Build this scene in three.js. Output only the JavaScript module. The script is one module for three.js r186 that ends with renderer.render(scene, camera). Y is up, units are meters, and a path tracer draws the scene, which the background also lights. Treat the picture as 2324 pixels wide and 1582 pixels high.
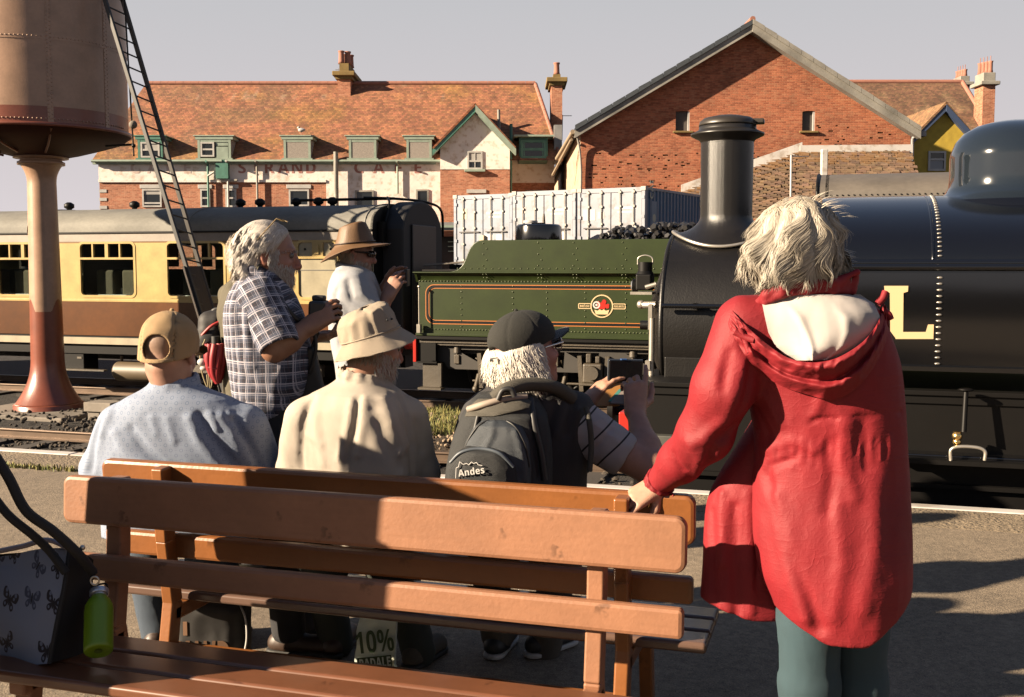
import * as THREE from 'three';
import { mergeGeometries } from 'three/addons/utils/BufferGeometryUtils.js';
import { RoundedBoxGeometry } from 'three/addons/geometries/RoundedBoxGeometry.js';
import { TextGeometry } from 'three/addons/geometries/TextGeometry.js';
import { FontLoader } from 'three/addons/loaders/FontLoader.js';

// ---------------------------------------------------------------- camera, sky, sun, exposure
const scene = new THREE.Scene();
const FOCAL = 2450, YAW = 17.1 * Math.PI / 180, PITCH = 4.46 * Math.PI / 180, EYE = 1.55;
const camera = new THREE.PerspectiveCamera(2 * Math.atan(791 / FOCAL) * 180 / Math.PI, 1024 / 697, 0.1, 900);
camera.position.set(0, EYE, 0);
camera.rotation.order = 'YXZ';
camera.rotation.set(-PITCH, YAW, 0);
scene.add(camera);
const renderer = new THREE.WebGLRenderer({ antialias: true });
renderer.toneMapping = THREE.LinearToneMapping;
renderer.toneMappingExposure = 4.4;
renderer.shadowMap.enabled = true;

{ // clear evening sky: pale lilac haze low down, deep blue overhead
  const W = 64, H = 256, d = new Float32Array(W * H * 4);
  const stops = [[-90, .048, .04, .034], [-1, .155, .14, .142], [0, .172, .156, .160], [6, .148, .138, .142], [13.5, .126, .126, .131], [18, .086, .092, .106], [26, .054, .066, .090], [45, .032, .046, .076], [90, .018, .029, .058]];
  for (let j = 0; j < H; j++) {
    const el = ((j + .5) / H - .5) * 180;
    let k = 0; while (k < stops.length - 2 && el > stops[k + 1][0]) k++;
    const a = stops[k], b = stops[k + 1], t = Math.min(1, Math.max(0, (el - a[0]) / (b[0] - a[0])));
    for (let i = 0; i < W; i++) { const o = (j * W + i) * 4; for (let c = 0; c < 3; c++) d[o + c] = a[c + 1] + (b[c + 1] - a[c + 1]) * t; d[o + 3] = 1; }
  }
  const t = new THREE.DataTexture(d, W, H, THREE.RGBAFormat, THREE.FloatType);
  t.mapping = THREE.EquirectangularReflectionMapping; t.magFilter = t.minFilter = THREE.LinearFilter; t.needsUpdate = true;
  scene.background = t; scene.environment = t;
}
const SUN_HEADING = 55 * Math.PI / 180, SUN_EL = 22 * Math.PI / 180;   // shadows run right and away from the platform
const sunDir = new THREE.Vector3(-Math.sin(SUN_HEADING) * Math.cos(SUN_EL), Math.sin(SUN_EL), Math.cos(SUN_HEADING) * Math.cos(SUN_EL));
const sun = new THREE.DirectionalLight(new THREE.Color().setRGB(1, .815, .59), 5);
sun.position.copy(sunDir).multiplyScalar(90);
sun.target.position.set(-6, 0, -20);
sun.position.add(sun.target.position);
sun.castShadow = true; sun.shadow.mapSize.set(4096, 4096); sun.shadow.radius = 1.2;
Object.assign(sun.shadow.camera, { left: -50, right: 50, top: 40, bottom: -40, near: 1, far: 200 });
scene.add(sun, sun.target);

// ---------------------------------------------------------------- helpers
let seed = 7;
const rnd = () => { seed = (seed * 1664525 + 1013904223) >>> 0; return seed / 4294967296; };
const rr = (a, b) => a + (b - a) * rnd();
const V = (a) => new THREE.Vector3(...a);
const lerp = (a, b, t) => a + (b - a) * t, clamp = (x, a, b) => Math.min(b, Math.max(a, x));
const sstep = (a, b, x) => { const t = clamp((x - a) / (b - a), 0, 1); return t * t * (3 - 2 * t); };
const add = (a, b) => [a[0] + b[0], a[1] + b[1], a[2] + b[2]], sub = (a, b) => [a[0] - b[0], a[1] - b[1], a[2] - b[2]];
const mul = (a, s) => [a[0] * s, a[1] * s, a[2] * s], dot = (a, b) => a[0] * b[0] + a[1] * b[1] + a[2] * b[2];
const len = (a) => Math.hypot(a[0], a[1], a[2]), norm = (a) => mul(a, 1 / (len(a) || 1));
const cross = (a, b) => [a[1] * b[2] - a[2] * b[1], a[2] * b[0] - a[0] * b[2], a[0] * b[1] - a[1] * b[0]];
const mix3 = (a, b, t) => [lerp(a[0], b[0], t), lerp(a[1], b[1], t), lerp(a[2], b[2], t)];
// Two frames. T: x along the tracks, -z square across them. C: x to the right of the view, -z along the view (level). Both share the spot under the lens.
const cosY = Math.cos(YAW), sinY = Math.sin(YAW), cosP = Math.cos(PITCH), sinP = Math.sin(PITCH);
function ray(px, py) { const r = (px - 1162) / FOCAL, u = (791 - py) / FOCAL; return [r, u * cosP - sinP, cosP + u * sinP]; } // right, up, ahead
function C(px, py, D) { const [r, u, a] = ray(px, py); return [r * D / a, EYE + u * D / a, -D]; }
function T(px, py, Z) { const [r, u, a] = ray(px, py); const x = r * cosY - a * sinY, w = a * cosY + r * sinY; return [x * Z / w, EYE + u * Z / w, -Z]; }
function TG(px, py, y) { const [r, u, a] = ray(px, py); const k = (y - EYE) / u; return [(r * cosY - a * sinY) * k, y, -(a * cosY + r * sinY) * k]; }
const C2T = (p) => [p[0] * cosY + p[2] * sinY, p[1], -p[0] * sinY + p[2] * cosY];
const T2C = (p) => [p[0] * cosY - p[2] * sinY, p[1], p[0] * sinY + p[2] * cosY];

// --- noise
function hash(i, j, k) { let h = (i * 374761393 + j * 668265263 + k * 2147483647) | 0; h = Math.imul(h ^ (h >>> 13), 1274126177); h ^= h >>> 16; return (h >>> 0) / 4294967296; }
function pnoise(x, y, p, s = 0) { // value noise in 2D, period p
  const xi = Math.floor(x), yi = Math.floor(y), fx = x - xi, fy = y - yi, m = (n) => ((n % p) + p) % p;
  const u = fx * fx * (3 - 2 * fx), v = fy * fy * (3 - 2 * fy);
  return lerp(lerp(hash(m(xi), m(yi), s), hash(m(xi + 1), m(yi), s), u), lerp(hash(m(xi), m(yi + 1), s), hash(m(xi + 1), m(yi + 1), s), u), v);
}
function fbm(u, v, p, oct, s = 0) { let a = 0, w = .5, t = 0; for (let o = 0; o < oct; o++) { a += w * pnoise(u * p, v * p, p, s + o); t += w; w *= .5; p *= 2; } return a / t; }
function noise3(x, y, z, s = 0) {
  const xi = Math.floor(x), yi = Math.floor(y), zi = Math.floor(z); let fx = x - xi, fy = y - yi, fz = z - zi;
  fx = fx * fx * (3 - 2 * fx); fy = fy * fy * (3 - 2 * fy); fz = fz * fz * (3 - 2 * fz);
  const h = (a, b, c) => hash(xi + a + 517 * (zi + c), yi + b, s + 31);
  return lerp(lerp(lerp(h(0, 0, 0), h(1, 0, 0), fx), lerp(h(0, 1, 0), h(1, 1, 0), fx), fy), lerp(lerp(h(0, 0, 1), h(1, 0, 1), fx), lerp(h(0, 1, 1), h(1, 1, 1), fx), fy), fz) * 2 - 1;
}
// --- textures
function tex(n, size, fn, srgb = true, m = n) {
  const d = new Uint8Array(n * m * 4);
  for (let y = 0; y < m; y++) for (let x = 0; x < n; x++) { const c = fn(x / n, y / m, x, y), o = (y * n + x) * 4; for (let k = 0; k < 3; k++) d[o + k] = clamp((c.length ? c[k] : c) * 255, 0, 255); d[o + 3] = 255; }
  const t = new THREE.DataTexture(d, n, m); t.wrapS = t.wrapT = THREE.RepeatWrapping; t.magFilter = THREE.LinearFilter; t.minFilter = THREE.LinearMipmapLinearFilter; t.generateMipmaps = true;
  if (srgb) t.colorSpace = THREE.SRGBColorSpace;
  const [sx, sy] = size.length ? size : [size, size]; t.repeat.set(1 / sx, 1 / sy); t.needsUpdate = true; return t;
}
function again(t, size) { const c = t.clone(); const [sx, sy] = size.length ? size : [size, size]; c.repeat.set(1 / sx, 1 / sy); c.needsUpdate = true; return c; }
function canvasTex(w, h, draw, size) {
  const c = document.createElement('canvas'); c.width = w; c.height = h; const g = c.getContext('2d'); draw(g, w, h);
  const t = new THREE.CanvasTexture(c); t.colorSpace = THREE.SRGBColorSpace; t.wrapS = t.wrapT = THREE.RepeatWrapping; if (size) { const [sx, sy] = size.length ? size : [size, size]; t.repeat.set(1 / sx, 1 / sy); } return t;
}
function M(c, rough = .7, o = {}) {
  const { sheenC, ...rest } = o;
  const m = new THREE.MeshPhysicalMaterial({ roughness: rough, ...rest }); m.color.setRGB(...(c.length ? c : [c, c, c])); if (!o.metalness && !o.transmission) m.color.multiplyScalar(.5);
  if (sheenC) { m.sheen = 1; m.sheenColor.setRGB(...sheenC); m.sheenRoughness = .6; }
  return m;
}
// --- geometry; everything is in a frame's own metres, part() moves it to its thing's base
function flat(g) { const n = g.index ? g.toNonIndexed() : g; return n; }
function boxUV(g) { // uv in metres, looking along each triangle's main axis
  const p = g.attributes.position, n = p.count, uv = new Float32Array(n * 2), a = new THREE.Vector3(), b = new THREE.Vector3(), c = new THREE.Vector3();
  for (let i = 0; i < n; i += 3) {
    a.fromBufferAttribute(p, i); b.fromBufferAttribute(p, i + 1); c.fromBufferAttribute(p, i + 2);
    const e = b.clone().sub(a).cross(c.clone().sub(a)), ax = Math.abs(e.x), ay = Math.abs(e.y), az = Math.abs(e.z);
    [a, b, c].forEach((q, k) => { const o = (i + k) * 2; if (ay >= ax && ay >= az) { uv[o] = q.x; uv[o + 1] = q.z; } else if (ax >= az) { uv[o] = q.z; uv[o + 1] = q.y; } else { uv[o] = q.x; uv[o + 1] = q.y; } });
  }
  g.setAttribute('uv', new THREE.BufferAttribute(uv, 2)); return g;
}
function join(list, keepUV) {
  if (keepUV && list.length === 1 && !Array.isArray(list[0])) return list[0];
  const gs = list.flat(9).filter(Boolean).map((g) => { const n = flat(g); if (!keepUV) boxUV(n); const o = new THREE.BufferGeometry(); for (const k of ['position', 'normal', 'uv', ...(g.attributes.color ? ['color'] : [])]) o.setAttribute(k, n.attributes[k]); return o; });
  return gs.length === 1 ? gs[0] : mergeGeometries(gs);
}
function box(x0, y0, z0, x1, y1, z1, r = 0) {
  const w = Math.abs(x1 - x0), h = Math.abs(y1 - y0), d = Math.abs(z1 - z0);
  const g = r > 0 ? new RoundedBoxGeometry(w, h, d, 2, Math.min(r, w / 2.01, h / 2.01, d / 2.01)) : new THREE.BoxGeometry(w, h, d);
  return g.translate((x0 + x1) / 2, (y0 + y1) / 2, (z0 + z1) / 2);
}
function bar(a, b, w, h = w, r = 0, roll = 0) { // a box from a to b
  const A = V(a), B = V(b), L = A.distanceTo(B), g = r ? new RoundedBoxGeometry(w, L, h, 2, Math.min(r, w / 2.01, h / 2.01)) : new THREE.BoxGeometry(w, L, h);
  if (roll) g.rotateY(roll);
  return g.applyQuaternion(new THREE.Quaternion().setFromUnitVectors(new THREE.Vector3(0, 1, 0), B.clone().sub(A).normalize())).translate(...A.add(B).multiplyScalar(.5).toArray());
}
function rod(a, b, r, r2 = r, n = 10) {
  const A = V(a), B = V(b), g = new THREE.CylinderGeometry(r2, r, A.distanceTo(B), n, 1);
  return g.applyQuaternion(new THREE.Quaternion().setFromUnitVectors(new THREE.Vector3(0, 1, 0), B.clone().sub(A).normalize())).translate(...A.add(B).multiplyScalar(.5).toArray());
}
function tube(pts, r, seg = 24, n = 6, closed = false) { return new THREE.TubeGeometry(new THREE.CatmullRomCurve3(pts.map(V), closed), seg, r, n, closed); }
function ball(c, r, n = 12) { return (r.length ? new THREE.SphereGeometry(1, n * 1.5, n).scale(...r) : new THREE.SphereGeometry(r, n * 1.5, n)).translate(...c); }
function lathe(pts, c, n = 40) { return new THREE.LatheGeometry(pts.map((p) => new THREE.Vector2(...p)), n).translate(...c); }
function poly(pts) { const s = new THREE.Shape(); pts.forEach((p, i) => i ? s.lineTo(...p) : s.moveTo(...p)); s.closePath(); return s; }
function prism(shape, depth, z0, bevel = 0) { // xy outline pulled out along z from z0 - depth to z0
  const s = Array.isArray(shape) ? poly(shape) : shape;
  return new THREE.ExtrudeGeometry(s, bevel ? { depth: depth - 2 * bevel, bevelEnabled: true, bevelThickness: bevel, bevelSize: bevel, bevelOffset: -bevel, bevelSegments: 2, curveSegments: 10 } : { depth, bevelEnabled: false, curveSegments: 12 }).translate(0, 0, z0 - depth + bevel);
}
function rrect(x0, y0, x1, y1, r, P = THREE.Shape) { const s = new P(); s.moveTo(x0 + r, y0); s.lineTo(x1 - r, y0); s.absarc(x1 - r, y0 + r, r, -Math.PI / 2, 0); s.lineTo(x1, y1 - r); s.absarc(x1 - r, y1 - r, r, 0, Math.PI / 2); s.lineTo(x0 + r, y1); s.absarc(x0 + r, y1 - r, r, Math.PI / 2, Math.PI); s.lineTo(x0, y0 + r); s.absarc(x0 + r, y0 + r, r, Math.PI, Math.PI * 1.5); return s; }
function quad(a, b, c, d, nu = 1, nv = 1, fn) { // sheet a-b along u, a-d along v
  const g = new THREE.PlaneGeometry(1, 1, nu, nv), p = g.attributes.position;
  for (let i = 0; i < p.count; i++) { const u = p.getX(i) + .5, v = p.getY(i) + .5; const q = mix3(mix3(a, b, u), mix3(d, c, u), v); p.setXYZ(i, ...(fn ? fn(q, u, v) : q)); }
  g.computeVertexNormals(); return g;
}
function slab(a, b, c, d, t) { // a quad with thickness t behind its face
  const n = mul(norm(cross(sub(b, a), sub(d, a))), -t), A = add(a, n), B = add(b, n), Cc = add(c, n), Dd = add(d, n);
  return [quad(a, b, c, d), quad(B, A, Dd, Cc), quad(A, B, b, a), quad(B, Cc, c, b), quad(Cc, Dd, d, c), quad(Dd, A, a, d)];
}
function paint(g, fn) { // vertex colours from position (linear)
  const p = g.attributes.position, c = new Float32Array(p.count * 3);
  for (let i = 0; i < p.count; i++) { const q = fn(p.getX(i), p.getY(i), p.getZ(i), i); c[i * 3] = q[0]; c[i * 3 + 1] = q[1]; c[i * 3 + 2] = q[2]; }
  g.setAttribute('color', new THREE.BufferAttribute(c, 3)); return g;
}
// --- things and their parts
const taken = {};
function nm(n) { const k = taken[n] = (taken[n] ?? -1) + 1; return k ? `${n}_${String(k).padStart(3, '0')}` : n; }
function thing(name, label, category, frame, base, group) {
  const o = new THREE.Group(); o.name = nm(name); o.userData = { label, category }; if (group) o.userData.group = group;
  o.position.set(...(frame === 'C' ? C2T(base) : base)); if (frame === 'C') o.rotation.y = YAW; else if (typeof frame === 'number') o.rotation.y = frame;
  o.base = typeof frame === 'number' ? [0, 0, 0] : base; o.spent = {}; scene.add(o); return o;
}
function part(t, name, geos, m, o = {}) {
  const top = t.top ?? t; top.spent[name] = (top.spent[name] ?? -1) + 1;
  const g = join(Array.isArray(geos) ? geos : [geos], o.uv).translate(...mul(top.base, -1));
  const e = new THREE.Mesh(g, m); e.name = top.spent[name] ? `${name}_${String(top.spent[name]).padStart(3, '0')}` : name; e.top = top;
  if (o.stuff) e.userData.kind = 'stuff'; if (o.label) e.userData.label = o.label;
  e.castShadow = e.receiveShadow = true; t.add(e); return e;
}
const parts = (t, name, list, m, o) => list.map((g) => part(t, name, [g], m, o));
function setting(name, geos, m, o = {}) { const e = new THREE.Mesh(join(Array.isArray(geos) ? geos : [geos], o.uv), m); e.name = nm(name); e.userData.kind = o.kind ?? 'structure'; if (o.label) { e.userData.label = o.label; e.userData.category = o.category; } e.castShadow = e.receiveShadow = true; scene.add(e); return e; }
const font = await new FontLoader().loadAsync('fonts/droid/droid_sans_bold.typeface.json');
function text(s, size, depth) { const g = new TextGeometry(s, { font, size, depth, curveSegments: 3 }); g.computeBoundingBox(); return g; }

// --- shapes from distance fields
class Field {
  constructor() { this.p = []; this.d = []; }
  put(f, c, R, k, cut) { this.p.push({ f, c, R, k, cut }); return this; }
  cap(a, b, r, r2 = r, k = .02, cut) {
    const ab = sub(b, a), l2 = dot(ab, ab) || 1e-9, m = Math.max(r, r2), R = len(ab) / 2 + m, [ax, ay, az] = a, [bx, by, bz] = ab;
    return this.put((x, y, z) => { const X = x - ax, Y = y - ay, Z = z - az; let t = (X * bx + Y * by + Z * bz) / l2; t = t < 0 ? 0 : t > 1 ? 1 : t; return Math.hypot(X - bx * t, Y - by * t, Z - bz * t) - r - (r2 - r) * t; }, mix3(a, b, .5), R, k, cut);
  }
  chain(pts, rs, k = .02, cut) { for (let i = 0; i + 1 < pts.length; i++) { const a = rs.length ? rs[i] : rs, b = rs.length ? rs[i + 1] : rs; this.cap(pts[i], pts[i + 1], a, b, k, cut); } return this; }
  ell(c, r, k = .02, B, cut) { // B: optional [X, Y, Z] axes
    const [cx, cy, cz] = c, [rx, ry, rz] = r;
    return this.put((x, y, z) => {
      let X = x - cx, Y = y - cy, Z = z - cz; if (B) { const a = X * B[0][0] + Y * B[0][1] + Z * B[0][2], b = X * B[1][0] + Y * B[1][1] + Z * B[1][2], e = X * B[2][0] + Y * B[2][1] + Z * B[2][2]; X = a; Y = b; Z = e; }
      X /= rx; Y /= ry; Z /= rz; const k0 = Math.hypot(X, Y, Z), k1 = Math.hypot(X / rx, Y / ry, Z / rz); return k1 < 1e-9 ? -Math.min(rx, ry, rz) : k0 * (k0 - 1) / k1;
    }, c, Math.max(rx, ry, rz) * 1.6, k, cut);
  }
  box(c, h, rad = .01, k = .01, B, cut) {
    const [cx, cy, cz] = c, hx = h[0] - rad, hy = h[1] - rad, hz = h[2] - rad;
    return this.put((x, y, z) => {
      let X = x - cx, Y = y - cy, Z = z - cz; if (B) { const a = X * B[0][0] + Y * B[0][1] + Z * B[0][2], b = X * B[1][0] + Y * B[1][1] + Z * B[1][2], e = X * B[2][0] + Y * B[2][1] + Z * B[2][2]; X = a; Y = b; Z = e; }
      X = Math.abs(X) - hx; Y = Math.abs(Y) - hy; Z = Math.abs(Z) - hz; return Math.hypot(Math.max(X, 0), Math.max(Y, 0), Math.max(Z, 0)) + Math.min(Math.max(X, Y, Z), 0) - rad;
    }, c, Math.hypot(...h), k, cut);
  }
  half(c, n, k = .004) { const N = norm(n), o = dot(N, c); return this.put((x, y, z) => x * N[0] + y * N[1] + z * N[2] - o, c, 1e9, k, true); } // keeps the side n points to
  loft(rows, k = .03, yaw = 0, cut) {
    const cw = Math.cos(yaw), sw = Math.sin(yaw); // rows from top to bottom: [y, cx, cz, rx, rz]; yaw optional as 6th
    const top = rows[0], bot = rows[rows.length - 1], c = [(top[1] + bot[1]) / 2, (top[0] + bot[0]) / 2, (top[2] + bot[2]) / 2], R = (top[0] - bot[0]) / 2 + Math.max(...rows.map((q) => Math.max(q[3], q[4]) + Math.hypot(q[1] - c[0], q[2] - c[2])));
    return this.put((x, y, z) => {
      const yy = clamp(y, bot[0], top[0]); let i = 0; while (i < rows.length - 2 && yy < rows[i + 1][0]) i++;
      const a = rows[i], b = rows[i + 1]; let t = (a[0] - yy) / (a[0] - b[0] || 1e-9);
      const at = (q) => { const p0 = rows[Math.max(0, i - 1)][q], p3 = rows[Math.min(rows.length - 1, i + 2)][q], m1 = (b[q] - p0) / 2, m2 = (p3 - a[q]) / 2, t2 = t * t, t3 = t2 * t; return (2 * t3 - 3 * t2 + 1) * a[q] + (t3 - 2 * t2 + t) * m1 + (-2 * t3 + 3 * t2) * b[q] + (t3 - t2) * m2; };
      const cx = at(1), cz = at(2), rx = Math.max(at(3), .004), rz = Math.max(at(4), .004);
      const dx = x - cx, dz = z - cz, X = (dx * cw + dz * sw) / rx, Z = (dz * cw - dx * sw) / rz, k0 = Math.pow(Math.pow(Math.abs(X), 2.4) + Math.pow(Math.abs(Z), 2.4), 1 / 2.4), k1 = Math.hypot(X / rx, Z / rz);
      const d = k1 < 1e-9 ? -Math.min(rx, rz) : k0 * (k0 - 1) / k1, dy = Math.abs(y - yy);
      return dy === 0 ? Math.max(d, Math.max(y - top[0], bot[0] - y)) : Math.hypot(Math.max(d, 0), dy);
    }, c, R, k, cut);
  }
  warp(fn) { this.d.push(fn); return this; }
  at(x, y, z) {
    let v = 1e3;
    for (const q of this.p) {
      const k = q.k || 1e-6;
      if (q.cut) { const d = -q.f(x, y, z), h = Math.max(k - Math.abs(v - d), 0) / k; v = Math.max(v, d) + h * h * k / 4; continue; }
      const b = Math.hypot(x - q.c[0], y - q.c[1], z - q.c[2]) - q.R; if (b > v + k) continue;
      const d = q.f(x, y, z), h = Math.max(k - Math.abs(v - d), 0) / k; v = Math.min(v, d) - h * h * k / 4;
    }
    if (Math.abs(v) < .06) for (const f of this.d) v -= f(x, y, z);
    return v;
  }
  hit(px, py, from, to = from + 1.2) { // where a sight line through that point of the photograph meets the shape (frame C)
    const [r, u, a] = ray(px, py); for (let D = from; D < to; D += .004) { const x = r * D / a, y = EYE + u * D / a; if (this.at(x, y, -D) < 0) { let lo = D - .004, hi = D; for (let i = 0; i < 7; i++) { const q = (lo + hi) / 2; this.at(r * q / a, EYE + u * q / a, -q) < 0 ? hi = q : lo = q; } return [r * hi / a, EYE + u * hi / a, -hi]; } } return null;
  }
  normal(p, e = .004) { return norm([this.at(p[0] + e, p[1], p[2]) - this.at(p[0] - e, p[1], p[2]), this.at(p[0], p[1] + e, p[2]) - this.at(p[0], p[1] - e, p[2]), this.at(p[0], p[1], p[2] + e) - this.at(p[0], p[1], p[2] - e)]); }
  mesh(lo, hi, cell, o = {}) {
    const nx = Math.ceil((hi[0] - lo[0]) / cell) + 1, ny = Math.ceil((hi[1] - lo[1]) / cell) + 1, nz = Math.ceil((hi[2] - lo[2]) / cell) + 1, f = new Float32Array(nx * ny * nz);
    const S = 4; // coarse look first, so that empty space costs little
    for (let K = 0; K < nz; K += S) for (let J = 0; J < ny; J += S) for (let I = 0; I < nx; I += S) {
      const c = this.at(lo[0] + (I + 1.5) * cell, lo[1] + (J + 1.5) * cell, lo[2] + (K + 1.5) * cell), far = Math.abs(c) > cell * S * 1.6 + .02;
      for (let k = K; k < Math.min(nz, K + S); k++) for (let j = J; j < Math.min(ny, J + S); j++) for (let i = I; i < Math.min(nx, I + S); i++) f[(k * ny + j) * nx + i] = far ? c : this.at(lo[0] + i * cell, lo[1] + j * cell, lo[2] + k * cell);
    }
    const id = new Int32Array(nx * ny * nz).fill(-1), pos = [], idx = [], E = [[0, 1], [2, 3], [4, 5], [6, 7], [0, 2], [1, 3], [4, 6], [5, 7], [0, 4], [1, 5], [2, 6], [3, 7]], v = new Array(8);
    for (let k = 0; k < nz - 1; k++) for (let j = 0; j < ny - 1; j++) for (let i = 0; i < nx - 1; i++) {
      const b = (k * ny + j) * nx + i; let m = 0;
      for (let c = 0; c < 8; c++) { v[c] = f[b + (c & 1) + ((c >> 1) & 1) * nx + (c >> 2) * nx * ny]; if (v[c] < 0) m++; }
      if (!m || m === 8) continue;
      let x = 0, y = 0, z = 0, n = 0;
      for (const [p, q] of E) if ((v[p] < 0) !== (v[q] < 0)) { const t = v[p] / (v[p] - v[q]); x += lerp(p & 1, q & 1, t); y += lerp((p >> 1) & 1, (q >> 1) & 1, t); z += lerp(p >> 2, q >> 2, t); n++; }
      id[b] = pos.length / 3; pos.push(lo[0] + (i + x / n) * cell, lo[1] + (j + y / n) * cell, lo[2] + (k + z / n) * cell);
    }
    const face = (a, b, c, d, flip) => { if (a < 0 || b < 0 || c < 0 || d < 0) return; flip ? idx.push(a, c, b, a, d, c) : idx.push(a, b, c, a, c, d); };
    for (let k = 1; k < nz - 1; k++) for (let j = 1; j < ny - 1; j++) for (let i = 1; i < nx - 1; i++) {
      const b = (k * ny + j) * nx + i, s = f[b] < 0;
      if (s !== f[b + 1] < 0) face(id[b - nx - nx * ny], id[b - nx * ny], id[b], id[b - nx], !s);
      if (s !== f[b + nx] < 0) face(id[b - 1 - nx * ny], id[b - nx * ny], id[b], id[b - 1], s);
      if (s !== f[b + nx * ny] < 0) face(id[b - 1 - nx], id[b - nx], id[b], id[b - 1], !s);
    }
    const g = new THREE.BufferGeometry(), n = pos.length / 3; g.setAttribute('position', new THREE.Float32BufferAttribute(pos, 3)); g.setIndex(idx); g.computeVertexNormals();
    const uv = new Float32Array(n * 2), col = o.color && new Float32Array(n * 3);
    for (let i = 0; i < n; i++) { const q = [pos[i * 3], pos[i * 3 + 1], pos[i * 3 + 2]]; const w = o.uv ? o.uv(q) : [q[0] + q[2], q[1]]; uv[i * 2] = w[0]; uv[i * 2 + 1] = w[1]; if (col) { const c = o.color(q); col.set(c, i * 3); } }
    g.setAttribute('uv', new THREE.BufferAttribute(uv, 2)); if (col) g.setAttribute('color', new THREE.BufferAttribute(col, 3));
    return g;
  }
}
// distance from a point to a polyline
function polyDist(p, pts) { let m = 9; for (let i = 0; i + 1 < pts.length; i++) { const a = pts[i], ab = sub(pts[i + 1], a), ap = sub(p, a), t = clamp(dot(ap, ab) / (dot(ab, ab) || 1e-9), 0, 1); m = Math.min(m, len(sub(ap, mul(ab, t)))); } return m; }
// a ridge (or, with h < 0, a crease) along a line over a cloth shape
function fold(F, pts, h, w) {
  const P = pts.filter(Boolean); if (P.length < 2) return;
  const lo = [0, 1, 2].map((k) => Math.min(...P.map((q) => q[k])) - 3 * w), hi = [0, 1, 2].map((k) => Math.max(...P.map((q) => q[k])) + 3 * w);
  F.warp((x, y, z) => { if (x < lo[0] || x > hi[0] || y < lo[1] || y > hi[1] || z < lo[2] || z > hi[2]) return 0; const d = polyDist([x, y, z], P) / w; return d > 3 ? 0 : h * Math.exp(-d * d); });
}

// ---------------------------------------------------------------- surfaces
const tMottle = tex(512, 1.3, (u, v) => { const a = fbm(u, v, 6, 5, 1), b = fbm(u, v, 40, 3, 9); return .86 + .16 * a - .06 * b; });
const tBlotch = tex(512, 3, (u, v) => { const a = fbm(u, v, 4, 6, 3), b = fbm(u, v, 64, 2, 5); return .66 + .42 * a - .08 * b; });
const tGrit = tex(512, .6, (u, v) => .5 * fbm(u, v, 64, 3, 11) + .5 * fbm(u, v, 8, 3, 12), false);
const tAsphalt = tex(1024, 1.9, (u, v, x, y) => { const s = hash(x >> 1, y >> 1, 5), f = hash(x, y, 9), b = fbm(u, v, 5, 5, 21), m = fbm(u, v, 90, 2, 23); let c = .66 + .2 * b + .22 * (m - .5) + .2 * (f - .5); if (s > .93) c += .2; if (s < .06) c -= .2; return [c, c * .975, c * .93]; });
const tAsphaltBump = tex(512, .55, (u, v, x, y) => .6 * fbm(u, v, 90, 2, 31) + .4 * hash(x, y, 3), false);
const tBallast = tex(1024, 1.6, (u, v, x, y) => { const a = fbm(u, v, 60, 3, 41), b = fbm(u, v, 6, 4, 43), s = hash(x >> 2, y >> 2, 45); const c = .25 + .55 * a * (.6 + .6 * b) + (s > .93 ? .16 : 0); return [c, c * .9, c * .78]; });
const tBallastBump = tex(512, .8, (u, v) => fbm(u, v, 50, 3, 47), false);
const brickAt = (u, v, nx, ny, s, tones) => { const row = Math.floor(v * ny), ox = (row & 1) * .5, bx = u * nx + ox, col = Math.floor(bx), fx = bx - col, fy = v * ny - row; const joint = fx < .045 || fx > .955 || fy < .13 || fy > .87; const h = hash(((col % nx) + nx) % nx, row, s); return { joint, h, row, col, t: tones[Math.floor(h * tones.length)] }; };
function brickTex(s, tones, mortar) { return tex(1024, [3.6, 3.6], (u, v, x, y) => { const b = brickAt(u, v, 16, 48, s, tones), n = fbm(u, v, 48, 3, s), w = fbm(u, v, 5, 5, s + 7), k = .86 + .2 * n + .25 * (w - .5); return (b.joint ? mortar : b.t).map((c) => c * k); }); }
const tBrickBump = tex(1024, [3.6, 3.6], (u, v, x, y) => { const b = brickAt(u, v, 16, 48, 77, [[1, 1, 1]]); return b.joint ? .2 : .7 + .3 * hash(b.col, b.row, 4) + .1 * (fbm(u, v, 120, 2, 6) - .5); }, false);
const tBrickA = brickTex(77, [[.96, .80, .72], [.90, .73, .65], [1, .86, .78], [.82, .66, .58], [.97, .88, .82]], [.95, .90, .84]);
const tBrickB = brickTex(77, [[.95, .78, .68], [.88, .70, .60], [1, .83, .73], [.80, .62, .54], [.95, .86, .78]], [.88, .80, .72]);
const tTiles = tex(1024, [4, 4], (u, v, x, y) => { const ny = 36, nx = 24, row = Math.floor(v * ny), bx = u * nx + (row & 1) * .5, col = Math.floor(bx), fx = bx - col, fy = v * ny - row; const h = hash(col % nx, row, 15), w = fbm(u, v, 8, 4, 19); let c = .72 + .26 * h + .2 * (w - .5); if (fx < .05) c *= .75; if (fy < .12) c *= .72; return [c, c * (.93 + .08 * hash(col % nx, row, 3)), c * .92]; });
const tTilesBump = tex(512, [4, 4], (u, v) => { const ny = 36, nx = 24, row = Math.floor(v * ny), fy = v * ny - row, bx = u * nx + (row & 1) * .5, fx = bx - Math.floor(bx); return (fx < .06 ? .1 : .3) + .6 * (1 - fy) + .1 * hash(Math.floor(bx) % nx, row, 3); }, false);
const tStain = tex(512, 4, (u, v) => { const a = fbm(u, v, 6, 5, 51), b = fbm(u * 1, v, 24, 4, 53), c = .98 - .10 * sstep(.42, .75, a) - .10 * sstep(.55, .85, b); return [c, c * (1 - .04 * sstep(.5, .8, b)), c * (1 - .08 * sstep(.5, .8, b))]; });
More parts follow.
